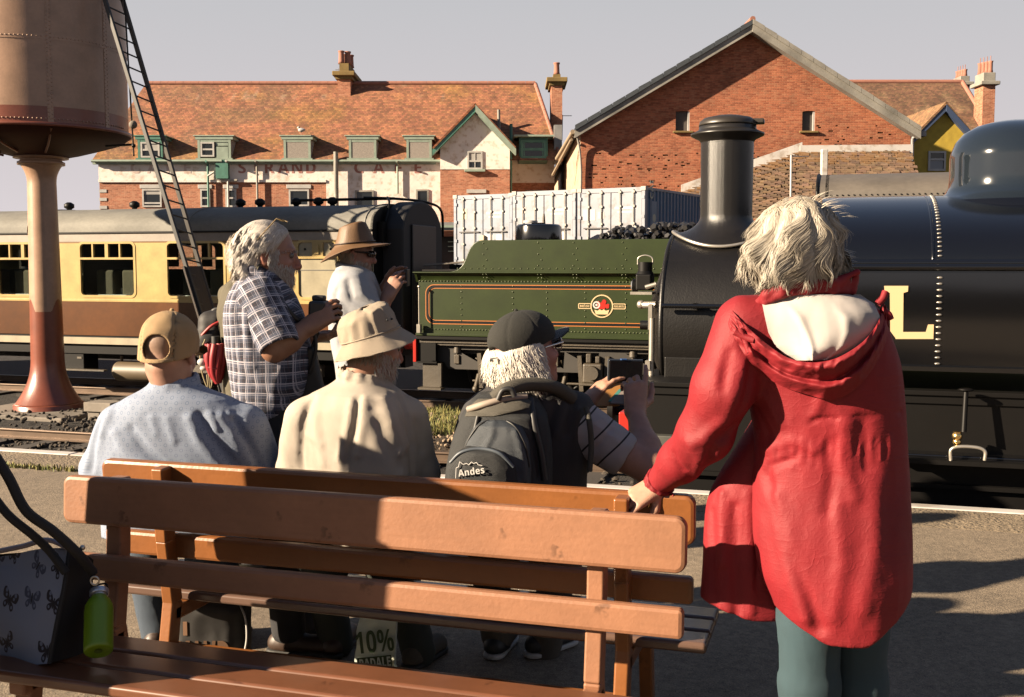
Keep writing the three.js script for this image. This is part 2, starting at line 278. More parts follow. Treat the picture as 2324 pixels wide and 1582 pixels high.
const tRender = tex(512, .8, (u, v, x, y) => { const a = fbm(u, v, 70, 2, 61), s = hash(x >> 1, y >> 1, 6); return .7 + .35 * (a - .5) + .16 * (s - .5); });
const tWood = tex(512, [.5, 1.6], (u, v) => { const a = fbm(u + .02 * fbm(u, v, 3, 2, 71), v, 4, 3, 73), g = pnoise(u * 64 + 3 * a, v * 6, 64, 75); return .8 + .13 * g + .1 * (a - .5); });
const tCloth = tex(256, .06, (u, v, x, y) => .5 + .22 * Math.sin(u * 2 * Math.PI * 40) * Math.sin(v * 2 * Math.PI * 40) + .25 * (fbm(u, v, 20, 2, 81) - .5), false);
const tCrumple = tex(512, .5, (u, v) => { let a = 0; for (const [p, w] of [[5, .5], [11, .3], [23, .2]]) a += w * Math.abs(2 * pnoise(u * p, v * p * 1, p, p) - 1); return a; }, false);

const m = {
  asphalt: M([.47, .38, .29], .9, { map: tAsphalt, bumpMap: tAsphaltBump, bumpScale: .004 }),
  gravel: M([.44, .35, .25], .95, { map: tAsphalt, bumpMap: tBallastBump, bumpScale: .012 }),
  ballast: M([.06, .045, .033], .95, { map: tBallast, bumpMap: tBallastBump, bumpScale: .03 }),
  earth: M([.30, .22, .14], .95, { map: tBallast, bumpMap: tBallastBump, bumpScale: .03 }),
  white: M([.78, .74, .70], .6, { map: tStain }),
  stone: M([.34, .29, .24], .85, { map: tBlotch, bumpMap: tGrit, bumpScale: .004 }),
  rail: M([.13, .09, .065], .45, { metalness: .6, map: tMottle }),
  brickA: M([.66, .37, .26], .9, { map: tBrickA, bumpMap: tBrickBump, bumpScale: .012 }),
  brickB: M([.62, .305, .195], .9, { map: tBrickB, bumpMap: tBrickBump, bumpScale: .012 }),
  render: M([1.15, 1.05, .97], .9, { map: tStain, bumpMap: tGrit, bumpScale: .006 }),
  pebble: M([.85, .75, .66], .95, { map: tRender }),
  green: M([.10, .30, .225], .5, { map: tMottle }),
  paleGreen: M([.42, .52, .42], .55, { map: tMottle }),
  lead: M([.36, .35, .35], .6, { map: tMottle }),
  frame: M([.74, .71, .67], .5, { map: tMottle }),
  glass: M([.02, .025, .028], .06),
  curtain: M([.5, .48, .45], .9),
  terracotta: M([.52, .22, .15], .85, { map: tMottle }),
  lichen: M([.42, .28, .09], .95, { map: tBlotch }),
  slate: M([.075, .09, .105], .6, { map: tMottle }),
  barge: M([.50, .47, .41], .8, { map: tBlotch }),
  pipe: M([.58, .55, .48], .6, { map: tMottle }),
  dark: M([.03, .022, .018], .7),
  yellow: M([.72, .50, .055], .8, { map: tMottle }),
  blueTrim: M([.055, .085, .17], .5),
};

// ---------------------------------------------------------------- ground, platform, tracks
const RAIL = -.90, GROUND = -1.06, EDGE = 7.36;
setting('ground', new THREE.PlaneGeometry(900, 500, 1, 1).rotateX(-Math.PI / 2).translate(0, GROUND - .02, -250 - EDGE - .3), m.ballast);
{ // platform: a surface of tarred grit, a band of pale chippings, a white painted edge on the coping
  setting('platform', [box(-60, -1.2, -EDGE + .62, 60, 0, 12)], m.asphalt);
  setting('platform_strip', [box(-60, -1.2, -EDGE + .12, 60, .002, -EDGE + .62)], m.gravel);
  const g = []; for (let i = 0; i < 60; i++) { const x = -36 + i * 1.2; g.push(box(x + .004, -.2, -EDGE, x + 1.196, .006 + .004 * rnd(), -EDGE + .118, .012)); }
  const edge = new THREE.Group(); edge.name = nm('platform_edge'); edge.userData.kind = 'structure'; scene.add(edge);
  g.forEach((q, i) => { const e = new THREE.Mesh(join([q]), m.white); e.name = i ? `stone_${String(i).padStart(3, '0')}` : 'stone'; e.castShadow = e.receiveShadow = true; edge.add(e); });
  setting('platform_wall', [box(-60, -1.3, -EDGE + .1, 60, -.2, -EDGE + .3)], m.stone);
}
{
  const rails = (z, x0, x1) => [z - .72, z + .72].flatMap((w) => [box(x0, RAIL - .03, -w - .035, x1, RAIL, -w + .035, .01), box(x0, RAIL - .12, -w - .012, x1, RAIL - .03, -w + .012), box(x0, RAIL - .14, -w - .06, x1, RAIL - .12, -w + .06)]);
  const sleepers = (z, x0, x1) => { const s = []; for (let x = x0; x < x1; x += .75) s.push(box(x, GROUND - .05, -z - 1.25, x + .25, RAIL - .14, -z + 1.25)); return s; };
  const wood = M([.06, .045, .035], .9, { map: tWood });
  for (const [z, x0, x1] of [[9, -45, 20], [12.4, -45, 20], [18.8, -60, 30]]) {
    const g = new THREE.Group(); g.name = nm('railway_track'); g.userData.kind = 'structure'; scene.add(g);
    for (const [n, q, mm] of [['rail', rails(z, x0, x1), m.rail], ['sleeper', sleepers(z, x0, x1), wood]]) { const e = new THREE.Mesh(join(q), mm); e.name = n; if (n === 'sleeper') e.userData.kind = 'stuff'; e.castShadow = e.receiveShadow = true; g.add(e); }
  }
  // sunlit strip of ballast between the second and third track, loose stones on it
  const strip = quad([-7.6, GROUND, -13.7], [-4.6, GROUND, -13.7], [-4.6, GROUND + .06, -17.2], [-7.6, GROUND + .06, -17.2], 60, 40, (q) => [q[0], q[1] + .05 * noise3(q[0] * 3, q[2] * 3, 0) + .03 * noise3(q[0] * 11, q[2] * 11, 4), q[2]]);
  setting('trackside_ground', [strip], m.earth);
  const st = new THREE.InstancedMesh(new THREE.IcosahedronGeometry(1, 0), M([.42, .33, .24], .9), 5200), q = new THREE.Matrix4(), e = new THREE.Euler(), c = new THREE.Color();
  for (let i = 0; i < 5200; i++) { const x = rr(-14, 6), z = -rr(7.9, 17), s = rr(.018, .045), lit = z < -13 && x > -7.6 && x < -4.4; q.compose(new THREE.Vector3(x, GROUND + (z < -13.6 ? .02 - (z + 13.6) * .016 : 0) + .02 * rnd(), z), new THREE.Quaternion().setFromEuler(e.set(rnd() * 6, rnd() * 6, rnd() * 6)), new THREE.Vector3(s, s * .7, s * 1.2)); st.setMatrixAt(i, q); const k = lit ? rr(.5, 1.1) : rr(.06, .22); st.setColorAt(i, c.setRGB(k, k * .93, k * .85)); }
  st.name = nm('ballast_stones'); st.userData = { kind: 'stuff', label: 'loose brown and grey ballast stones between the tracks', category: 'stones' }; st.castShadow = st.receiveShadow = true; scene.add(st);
  // grass: by the green tender, and a low row of weeds along the tarmac near the white edge
  const blades = (spots, hmin, hmax) => spots.map(([x, y, z]) => { const h = rr(hmin, hmax), a = rnd() * 6.3, w = .004 + .005 * rnd(), lx = Math.cos(a), lz = Math.sin(a), b = rr(.1, .55) * h; const g = new THREE.BufferGeometry(); g.setAttribute('position', new THREE.Float32BufferAttribute([x - lz * w, y, z + lx * w, x + lz * w, y, z - lx * w, x + lx * b * .35 - lz * w * .7, y + h * .6, z + lz * b * .35 + lx * w * .7, x + lx * b * .35 + lz * w * .7, y + h * .6, z + lz * b * .35 - lx * w * .7, x + lx * b, y + h, z + lz * b], 3)); g.setIndex([0, 1, 3, 0, 3, 2, 2, 3, 4]); g.computeVertexNormals(); g.setAttribute('uv', new THREE.Float32BufferAttribute(new Float32Array(10), 2)); const t = rnd(); return paint(g, () => [lerp(.16, .34, t), lerp(.20, .27, t), lerp(.05, .07, t)]); });
  const s1 = []; for (let i = 0; i < 2600; i++) { const p = TG(rr(930, 1075), rr(932, 985), GROUND + .05), n = noise3(p[0] * 2.2, 0, p[2] * 2.2, 3); if (n > -.35) s1.push([p[0], p[1] - .03, p[2]]); }
  for (let i = 0; i < 300; i++) s1.push([rr(-9, 4), GROUND + .02, -rr(14.2, 16.8)]);
  const grassM = M([1, 1, 1], .8, { vertexColors: true });
  setting('grass', blades(s1, .05, .17), grassM, { uv: true, kind: 'stuff', label: 'patch of yellow green grass beside the tender track', category: 'grass' });
  const s2 = []; for (let i = 0; i < 2000; i++) { const x = rr(-9.5, -3.3), w = noise3(x * 3, 0, 0, 8); if (w > -.5) s2.push([x, 0, -EDGE + .66 + rr(-.05, .05 + .06 * w)]); }
  setting('grass', blades(s2, .015, .05), grassM, { uv: true, kind: 'stuff', label: 'low green weeds in a line on the platform tarmac', category: 'weeds' });
}
{ // wooded bank behind the platform, only mirrored in the black paint
  const g = quad([70, -1, 30], [-90, -1, 30], [-90, 6, 34], [70, 6, 34], 160, 12, (p, u, v) => [p[0], -1 + v * (7.2 + 1.2 * noise3(u * 18, 0, 0, 2) + .7 * noise3(u * 70, v * 6, 0, 3)), p[2] + 1.2 * noise3(u * 60, v * 7, 1, 4)]);
  setting('bank', [g], M([.06, .065, .03], .95, { map: again(tBlotch, 6) }));
}
{ // a dark wooded hill far to the left
  const g = quad([-330, -5, -250], [-236, -5, -262], [-236, 10, -262], [-330, 60, -250], 90, 14, (p, u, v) => [p[0], -5 + v * (25 * Math.pow(1 - Math.pow(u, 6), .5) + 5 * (1 - u) + 3 * noise3(u * 14, 0, 0) + 1.5 * noise3(u * 60, v * 9, 0)), p[2] - 40 * v]);
  setting('hills', [g], M([.035, .03, .022], .95, { map: again(tBlotch, 30) }));
}

// ---------------------------------------------------------------- the long cafe building (square to the view, 60 m off)
const CAFE = 60;
const L = (px, py, D = CAFE) => C(px, py, D);
function winParts(t, x0, y0, x1, y1, z, o = {}) { // a window: white frame proud of the wall, dark pane inside
  const w = o.w ?? .09, f = [box(x0, y0, z - .04, x0 + w, y1, z + .06), box(x1 - w, y0, z - .04, x1, y1, z + .06), box(x0 + w, y1 - w, z - .04, x1 - w, y1, z + .06), box(x0 + w, y0, z - .04, x1 - w, y0 + w, z + .06)];
  const mid = lerp(y0, y1, o.bar ?? .5); if (o.bar !== 0) f.push(box(x0 + w, mid - w / 2, z - .02, x1 - w, mid + w / 2, z + .05));
  for (const q of o.mull ?? []) { const mx = lerp(x0, x1, q); f.push(box(mx - .025, y0 + w, z - .02, mx + .025, y1 - w, z + .04)); }
  const e = part(t, 'window', f, o.m ?? m.frame);
  part(e, 'pane', [box(x0 + w * .5, y0 + w * .5, z - .03, x1 - w * .5, y1 - w * .5, z + .01)], m.glass);
  if (o.curtain) part(e, 'curtain', [box(x0 + w, lerp(y0, y1, o.curtain), z + .006, x1 - w, y1 - w, z + .016)], m.curtain);
  if (o.sill) part(e, 'sill', [box(x0 - .15, y0 - .14, z - .05, x1 + .15, y0 - .002, z + .2, .02)], o.sill);
  return e;
}
{
  const base = [L(760, 700)[0], RAIL, -CAFE]; const t = thing('cafe_building', 'long cafe building with orange tiled roof, dormers and faded lettering on its white band', 'building', 'C', base);
  const px = (x) => L(x, 400)[0], py = (y) => L(800, y)[1], z0 = -CAFE;
  const yE = py(366), yB = py(408), xl = px(225), xr = px(1001), ground = RAIL;
  // walls
  part(t, 'brick_wall', [box(xl, ground, z0 - 8, px(740), yB, z0)], m.brickA);
  part(t, 'white_band', [box(xl - .02, yB, z0 - 8, px(740), yE, z0 + .03), box(px(740), ground, z0 - 8, xr, yE, z0 + .03), box(xl - .03, yB - .14, z0 - .1, px(740), yB, z0 + .09)], m.render);
  for (const y of [430, 449, 467, 486]) part(t, 'quoin', [box(xl - .02, py(y + 7), z0 - .3, px(241), py(y), z0 + .03)], m.frame);
  // gabled bay
  const zb = z0 + .7, gl = px(1001), gr = px(1157), ax = px(1081), ay = py(252), gy = py(335);
  part(t, 'bay_brick', [box(gl, ground, z0 - 8, gr, py(387), zb)], m.brickA);
  part(t, 'bay_gable', [prism([[gl, py(387)], [gr, py(387)], [gr, gy], [ax, ay], [gl, gy]], 8.7, zb + .03)], m.render);
  for (const s of [-1, 1]) { // barge boards and the little roof behind them
    const ex = s < 0 ? px(985) : px(1171), ey = py(s < 0 ? 344 : 343), bz = zb + .45;
    part(t, 'barge_board', slab([ax, ay + .18, bz], [ex, ey, bz], [ex, ey - .30, bz], [ax, ay - .20, bz], .06).concat(slab([ax, ay - .2, bz - .07], [ex, ey - .3, bz - .07], [ex, ey - .3, zb], [ax, ay - .2, zb], .04)), s < 0 ? m.green : m.paleGreen);
    const r0 = [ax, ay + .26, zb + .5], r1 = [ex, ey + .1, zb + .5], r2 = [ex, ey + .1, z0 - 4], r3 = [ax, ay + .26, z0 - 4];
    part(t, 'bay_roof', s < 0 ? slab(r1, r0, r3, r2, .1) : slab(r0, r1, r2, r3, .1), M([.42, .15, .06], .9, { map: tTiles }));
  }
  winParts(t, px(1062), py(387), px(1096), py(346), zb + .03, { sill: m.paleGreen, bar: .45, mull: [.5], curtain: .5 });
  part(t, 'lintel', [box(px(1060), py(440), zb, px(1104), py(432), zb + .06)], m.frame);
  // set back right end
  part(t, 'end_wall', [box(gr, py(408), z0 - 8, px(1262), py(335), z0 - 2.2)], m.render);
  part(t, 'end_brick', [box(gr, ground, z0 - 8, px(1262), py(408), z0 - 2.21)], m.brickA);
  part(t, 'arch_lintel', [box(px(1193), py(441, 62), z0 - 2.3, px(1240), py(425), z0 - 2.1, .1)], m.frame);
  // main roof, subdivided so that lichen can colour it
  const D2 = CAFE + 5, rl = C(331, 190, D2), rrg = C(1215, 190, D2), el = [px(214), yE + .02, z0 + .30], er = [px(1273), yE + .02, z0 + .30];
  const roofCol = (x, y, z) => { const n = noise3(x * .25, y * .4, z * .3, 3) * .6 + noise3(x * .9, y * 1.2, z, 5) * .4, l = sstep(.02, .55, n + .35 * sstep(-6, 6, x) - .1), g = sstep(.25, .7, noise3(x * .5, y * .6, 7, 9)), w = sstep(.55, .8, noise3(x * 3, y * .8, z, 12)); let c = mix3([.56, .235, .125], [.55, .295, .09], l * .75); c = mix3(c, [.34, .2, .12], g * .5); c = mix3(c, [.6, .45, .35], w * sstep(10.6, 11.6, y) * .6); return mul(c, .9 + .2 * noise3(x * 2.2, y * 4, z * 2, 4)); };
  const tileM = M([1, 1, 1], .9, { vertexColors: true, map: tTiles, bumpMap: tTilesBump, bumpScale: .03 });
  part(t, 'roof', [paint(boxUV(flat(quad(el, er, rrg, rl, 150, 36))), roofCol), paint(boxUV(flat(quad(er, add(er, [1, 0, -11]), [rrg[0] + .1, rrg[1], rrg[2]], rrg, 8, 16))), roofCol), paint(boxUV(flat(quad(add(el, [-1, 0, -11]), el, rl, rl, 8, 16))), roofCol)], tileM, { uv: true });
  const ridge = []; for (let x = rl[0]; x < rrg[0]; x += .45) ridge.push(rod([x, rl[1] + .03, rl[2]], [Math.min(x + .44, rrg[0]), rl[1] + .03, rl[2]], .13, .13, 8));
  part(t, 'ridge_tiles', ridge, m.terracotta, { stuff: true });
  { const hip = []; for (let i = 0; i < 16; i++) hip.push(rod(mix3(rrg, er, i / 16), mix3(rrg, er, (i + .96) / 16), .12, .12, 6)); part(t, 'hip_tiles', hip, m.terracotta, { stuff: true }); }
  part(t, 'gutter', [rod([px(214), yE - .02, z0 + .34], [px(508), yE - .02, z0 + .34], .08), rod([px(520), yE - .02, z0 + .34], [px(1001), yE - .02, z0 + .34], .08), box(px(214), yE - .18, z0, px(990), yE - .07, z0 + .22)], m.paleGreen);
  // dormers
  const roofZ = (y) => lerp(el[2], rl[2], (y - el[1]) / (rl[1] - el[1]));
  const dormer = (x0, x1, kind) => {
    const a = px(x0), b = px(x1), y1 = py(311), y0 = py(361), zf = z0 + .24, zt = roofZ(y1) - .2;
    part(t, 'dormer_roof', [box(px(x0 - 9), y1, zt, px(x1 + 9), y1 + .07, zf + .10, .02), box(px(x0 - 9) + .1, y1 - .16, zt, px(x1 + 9) - .1, y1 - .002, zf + .06)], kind === 'bright' ? m.green : m.paleGreen);
    parts(t, 'dormer_cheek', [prismYZ([[y0, zf - .05], [y1 - .16, zf - .05], [y1 - .16, zt], [y0, roofZ(y0) - .2]], a, a + .08), prismYZ([[y0, zf - .05], [y1 - .16, zf - .05], [y1 - .16, zt], [y0, roofZ(y0) - .2]], b - .08, b)], m.pebble);
    part(t, 'dormer_frame', [box(a, y0, zf - .08, a + .13, y1 - .16, zf + .04), box(b - .13, y0, zf - .08, b, y1 - .16, zf + .04), box(a + .13, y1 - .3, zf - .08, b - .13, y1 - .16, zf + .03), box(a - .1, y0 - .06, zf - .3, b + .1, y0 + .02, zf + .12)], kind === 'bright' || kind === 'window' ? m.green : m.paleGreen);
    if (kind === 'board') part(t, 'dormer_board', [box(a + .13, y0 + .02, zf - .1, b - .13, y1 - .3, zf + .015)], m.pebble);
    else if (kind === 'door') { winParts(t, a + .16, y0 + .1, lerp(a, b, .5), y1 - .3, zf, { bar: .5 }); part(t, 'dormer_door', [box(lerp(a, b, .54), py(408), zf - .06, b - .16, y1 - .55, zf + .02), box(lerp(a, b, .54), y1 - .5, zf - .06, b - .16, y1 - .32, zf)], m.paleGreen); part(t, 'door_shade', [box(lerp(a, b, .54), py(406), z0, b - .16, y0, z0 + .35)], m.green); }
    else winParts(t, a + .16, y0 + .05, b - .16, y1 - .3, zf, { bar: .5, curtain: kind === 'bright' ? .52 : 0, mull: kind === 'window' ? [.12, .88] : [] });
  };
  dormer(318, 374, 'bright'); dormer(453, 528, 'door'); dormer(647, 708, 'board'); dormer(794, 856, 'board'); dormer(924, 981, 'board');
  { // right dormer, set back with its wall
    const a = px(1178), b = px(1243), y1 = py(312), y0 = py(364), zf = z0 + .1;
    part(t, 'dormer_roof', [box(px(1166), y1, z0 - 5, px(1256), y1 + .1, zf + .4)], m.paleGreen);
    part(t, 'dormer_frame', [box(a, y0, zf - 3, b, y1 - .02, zf - .06)], m.green); winParts(t, a + .08, y0 + .08, b - .08, y1 - .15, zf, { m: m.green, w: .14, mull: [.14, .86] });
  }
  // windows of the upper floor
  for (const [x0, x1, y0, y1, o] of [[322, 366, 470, 429, { bar: .22, curtain: .7 }], [454, 476, 470, 429, {}], [511, 536, 470, 429, {}], [655, 701, 468, 430, { bar: 0 }]]) {
    winParts(t, px(x0), py(y0), px(x1), py(y1), z0, o);
    part(t, 'lintel', [box(px(x0 - 5), py(428), z0 - .1, px(x1 + 5), py(419), z0 + .05, .02)], m.frame);
  }
  winParts(t, px(806), py(472), px(848), py(432), z0 + .03, { bar: 0, m: m.barge }); winParts(t, px(944), py(488), px(973), py(430), z0 + .03, { bar: 0, m: m.barge });
  part(t, 'air_vent', [box(px(947), py(496), z0 - .1, px(957), py(486), z0 + .06), box(px(962), py(496), z0 - .1, px(972), py(486), z0 + .06)], m.pebble);
  // chimneys
  const chimney = (x0, x1, yb, yt, D, o) => {
    const k = (x, y) => C(x, y, D), a = k(x0, 0)[0], b = k(x1, 0)[0], zf = -D, dz = o.dz, Y = (y) => k(x0, y)[1];
    const c = part(t, 'chimney', [box(a, Y(yb), zf - dz, b, Y(yt), zf)], m.brickA);
    part(c, 'chimney_cap', [box(a - .28, Y(yt) - .12, zf - dz - .28, b + .28, Y(yt) + .14, zf + .28, .04), box(a - .12, Y(yt) - .3, zf - dz - .12, b + .12, Y(yt) - .12, zf + .12), box(a + .1, Y(yt) + .14, zf - dz + .1, b - .1, Y(o.yc), zf - .05)], m.lichen);
    for (const [qx, qz] of o.pots) { const X = lerp(a, b, qx), Z = zf - dz * qz, y = Y(o.yc); part(c, 'chimney_pot', [lathe([[.001, 0], [.20, 0], [.17, .15], [.15, o.ph - .12], [.19, o.ph - .06], [.19, o.ph], [.12, o.ph], [.12, .2]], [X, y, Z], 14)], m.terracotta); }
    if (o.foot) part(c, 'flashing', [box(a - .05, Y(yb) - .05, zf - .6, b + .05, Y(yb) + .25, zf + .06)], m.frame);
  };
  chimney(764, 793, 233, 168, CAFE + 4.1, { dz: 2.6, yc: 143, ph: .75, pots: [[.25, .12], [.72, .2], [.3, .5], [.75, .6], [.5, .85]], foot: 1 });
  chimney(1252, 1277, 300, 182, CAFE + 3, { dz: 2.4, yc: 168, ph: .7, pots: [[.5, .15]] });
  part(t, 'lead_stack', [box(px(1258), py(370), z0 - 1, px(1276), py(281), z0 - .4)], m.lead);
  // pipes
  for (const [x, y0, y1, mm] of [[474, 372, 470, m.green], [519, 371, 470, m.frame], [585, 371, 470, m.barge], [903, 371, 440, m.paleGreen], [1160, 345, 440, m.green]]) part(t, 'drain_pipe', [rod([px(x), py(y1), z0 + .18], [px(x), py(y0), z0 + .18], .06), rod([px(x), py(y0), z0 + .18], [px(x), py(y0 - 4), z0 + .55], .06)], mm);
  part(t, 'vent_pipe', [rod([px(765), py(470), z0 + .35], [px(765), py(346), z0 + .35], .13)], m.barge);
  part(t, 'vent_pipe', [rod([px(1133), py(320), z0 - 1.5], [px(1131), py(240), z0 - 1.5], .09)], m.barge); part(t, 'vent_pipe', [rod([px(1160), py(345), z0 - .8], [px(1160), py(277), z0 - .8], .09)], m.green);
  part(t, 'pipe_bracket', [box(px(497), py(411), z0, px(540), py(407), z0 + .25), rod([px(474), py(400), z0 + .2], [px(490), py(391), z0 + .3], .06)], m.pipe);
  // faded painted lettering
  const letterM = M([.62, .30, .25], .95, { map: tStain }), faint = M([.85, .68, .61], .95, { map: tStain });
  const word = (s, x0, x1, mm, y0 = 393, y1 = 375) => { const h = py(y1) - py(y0), n = s.length; [...s].forEach((ch, i) => { const g = text(ch, h * 1.38, .012), b = g.boundingBox, cx = lerp(px(x0), px(x1), i / (n - 1)); g.translate(-(b.min.x + b.max.x) / 2, 0, 0).scale(1.15, 1, 1).translate(cx, py(y0), z0 + .03); part(t, 'letter', [g], mm); }); };
  word('CAFE', 308, 426, faint); word('STRAND', 550, 706, letterM); word('CAFÉ', 815, 949, letterM);
  part(t, 'television_aerial', [rod([px(754), py(200), z0 - 5], [px(754), py(120), z0 - 5], .02), rod([px(731), py(121), z0 - 5], [px(762), py(121), z0 - 5], .02), rod([px(738), py(125), z0 - 5], [px(738), py(117), z0 - 5], .015), rod([px(746), py(125), z0 - 5], [px(746), py(117), z0 - 5], .015)], m.lead);
  part(t, 'television_aerial', [rod([px(1283), py(300), z0 - 4], [px(1284), py(238), z0 - 4], .02), rod([px(1281), py(240), z0 - 4], [px(1306), py(240), z0 - 4], .02)], m.lead);
}
function prismYZ(pts, x0, x1) { const g = new THREE.ExtrudeGeometry(poly(pts.map(([y, z]) => [-z, y])), { depth: x1 - x0, bevelEnabled: false }); return g.rotateY(Math.PI / 2).translate(x0, 0, 0); }
{ // gull on a dormer
  const p = L(682, 306, 59.4), g = thing('gull', 'white gull standing on the flat dormer roof left of the middle', 'gull', 'C', p);
  part(g, 'body', [ball(add(p, [.04, .26, 0]), [.17, .12, .1]), ball(add(p, [-.1, .38, 0]), .075), rod(add(p, [-.06, .3, 0]), add(p, [-.1, .38, 0]), .07, .06)], m.frame);
  part(g, 'wing', [ball(add(p, [.1, .27, 0]), [.18, .08, .105])], M([.4, .42, .45], .8)); part(g, 'beak', [rod(add(p, [-.16, .37, 0]), add(p, [-.24, .35, 0]), .02, .004)], M([.6, .4, .05], .5)); part(g, 'leg', [rod(p, add(p, [0, .16, .03]), .012)], M([.6, .35, .25], .6)); part(g, 'leg', [rod(add(p, [.04, 0, -.04]), add(p, [.04, .16, -.03]), .012)], M([.6, .35, .25], .6));
}

// ---------------------------------------------------------------- brick warehouse, the slated lean-to, houses behind
{
  const D = 48, P = (x, y, d = D) => C(x, y, d), px = (x, d) => P(x, 400, d)[0], py = (y, d) => P(1600, y, d)[1], z = -D;
  const t = thing('brick_warehouse', 'tall red brick warehouse gable with two small boarded windows', 'building', 'C', [px(1690), RAIL, z]);
  const ax = px(1696), ay = py(72), lx = px(1318), ly = py(291), rx = px(2064), ry = py(293);
  // the gable, with holes where bricks are missing
  const s = poly([[lx, RAIL], [rx, RAIL], [rx, ry], [ax, ay], [lx, ly]]), win = [[1532, 1564], [1818, 1847]];
  for (const [a, b] of win) { const h = new THREE.Path(); h.moveTo(px(a), py(297)); h.lineTo(px(a), py(253)); h.quadraticCurveTo(px((a + b) / 2), py(250), px(b), py(253)); h.lineTo(px(b), py(297)); h.closePath(); s.holes.push(h); }
  for (let i = 0; i < 120; i++) { const hx = i < 30 ? rr(1850, 2040) : rr(1330, 1720), hy = i < 30 ? rr(285, 350) : rr(345, 430), w = rr(.05, .16) * (rnd() > .7 ? 1.7 : 1), X = px(hx), Y = Math.round(py(hy) / .075) * .075; const h = new THREE.Path(); h.moveTo(X, Y); h.lineTo(X + w, Y + .01); h.lineTo(X + w, Y + .065); h.lineTo(X, Y + .07); h.closePath(); s.holes.push(h); }
  part(t, 'gable_wall', [new THREE.ExtrudeGeometry(s, { depth: .25, bevelEnabled: false }).translate(0, 0, z - .25)], m.brickB);
  part(t, 'inner_wall', [prism([[lx + .1, RAIL], [rx - .1, RAIL], [rx - .1, ry - .1], [ax, ay - .1], [lx + .1, ly - .1]], .2, z - .14)], M([.16, .075, .05], .95));
  part(t, 'side_wall', [box(lx - .02, RAIL, z - 30, lx + .25, ly, z - .02), box(rx - .25, RAIL, z - 30, rx, ry, z - .26)], M([.72, .50, .34], .9, { map: tStain }));
  for (const [a, b] of win) { part(t, 'boarded_window', [box(px(a), py(297), z - .16, px(b), py(250), z - .12)], M([.14, .115, .10], .8, { map: tWood })); part(t, 'window_frame', [box(px(b) - .09, py(297), z - .14, px(b), py(253), z - .03)], m.frame); part(t, 'window_sill', [box(px(a) - .12, py(302), z - .1, px(b) + .14, py(297.5), z + .12, .02)], m.lichen); }
  // roof and barge boards
  for (const sgn of [-1, 1]) {
    const ex = sgn < 0 ? px(1302) : px(2076), ey = sgn < 0 ? py(300) : py(302), o = .55, A = [ax, ay + .2, z + o], E = [ex, ey, z + o], up = .32;
    part(t, 'roof', sgn < 0 ? slab([ex, ey + .1, z + o + .04], [ax, ay + .36, z + o + .04], [ax, ay + .36, z - 30], [ex, ey + .1, z - 30], .12) : slab([ax, ay + .36, z + o + .04], [ex, ey + .1, z + o + .04], [ex, ey + .1, z - 30], [ax, ay + .36, z - 30], .12), sgn < 0 ? m.slate : M([.30, .2, .14], .9, { map: tTiles }));
    part(t, 'barge_board', slab(A, E, add(E, [0, -up, 0]), add(A, [0, -up, 0]), .06), m.barge);
    part(t, 'soffit', slab(add(A, [0, -.25, -.07]), add(E, [0, -.25, -.07]), add(E, [0, -.25, -o]), add(A, [0, -.25, -o]), .03), m.barge);
    const n = 14, slates = []; for (let i = 0; i < n; i++) { const a = mix3(A, E, i / n), b = mix3(A, E, (i + .97) / n); slates.push(...slab(add(a, [0, .2, .07]), add(b, [0, .2 + rr(0, .03), .07]), add(b, [0, .0, .07]), add(a, [0, .0, .07]), .05)); }
    part(t, 'verge_slate', slates, sgn < 0 ? m.slate : m.barge, { stuff: true });
  }
  part(t, 'ridge_cap', [rod([ax, ay + .42, z + .6], [ax, ay + .42, z - 30], .12)], m.terracotta);
  part(t, 'gutter', [rod([px(1298), py(302), z + .5], [px(1298), py(302), z - 30], .1), rod([px(1270, 48), py(345), z - 3], [px(1298), py(303), z + .4], .09), rod([px(1262), py(380), z - 4], [px(1296), py(318), z + .2], .06)], M([.36, .27, .18], .7));
  part(t, 'drain_pipe', [tube([[px(1306), py(303), z + .45], [px(1313), py(330), z + .2], [px(1318), py(380), z + .12], [px(1318), py(450), z + .12]], .05)], m.barge);
  part(t, 'drain_pipe', [rod([rx + .06, RAIL, z + .08], [rx + .06, py(315), z + .08], .07), rod([rx + .06, py(315), z + .08], [px(2082), py(300), z + .3], .07), box(px(2070), py(312), z + .1, px(2090), py(300), z + .5)], m.lead);
}
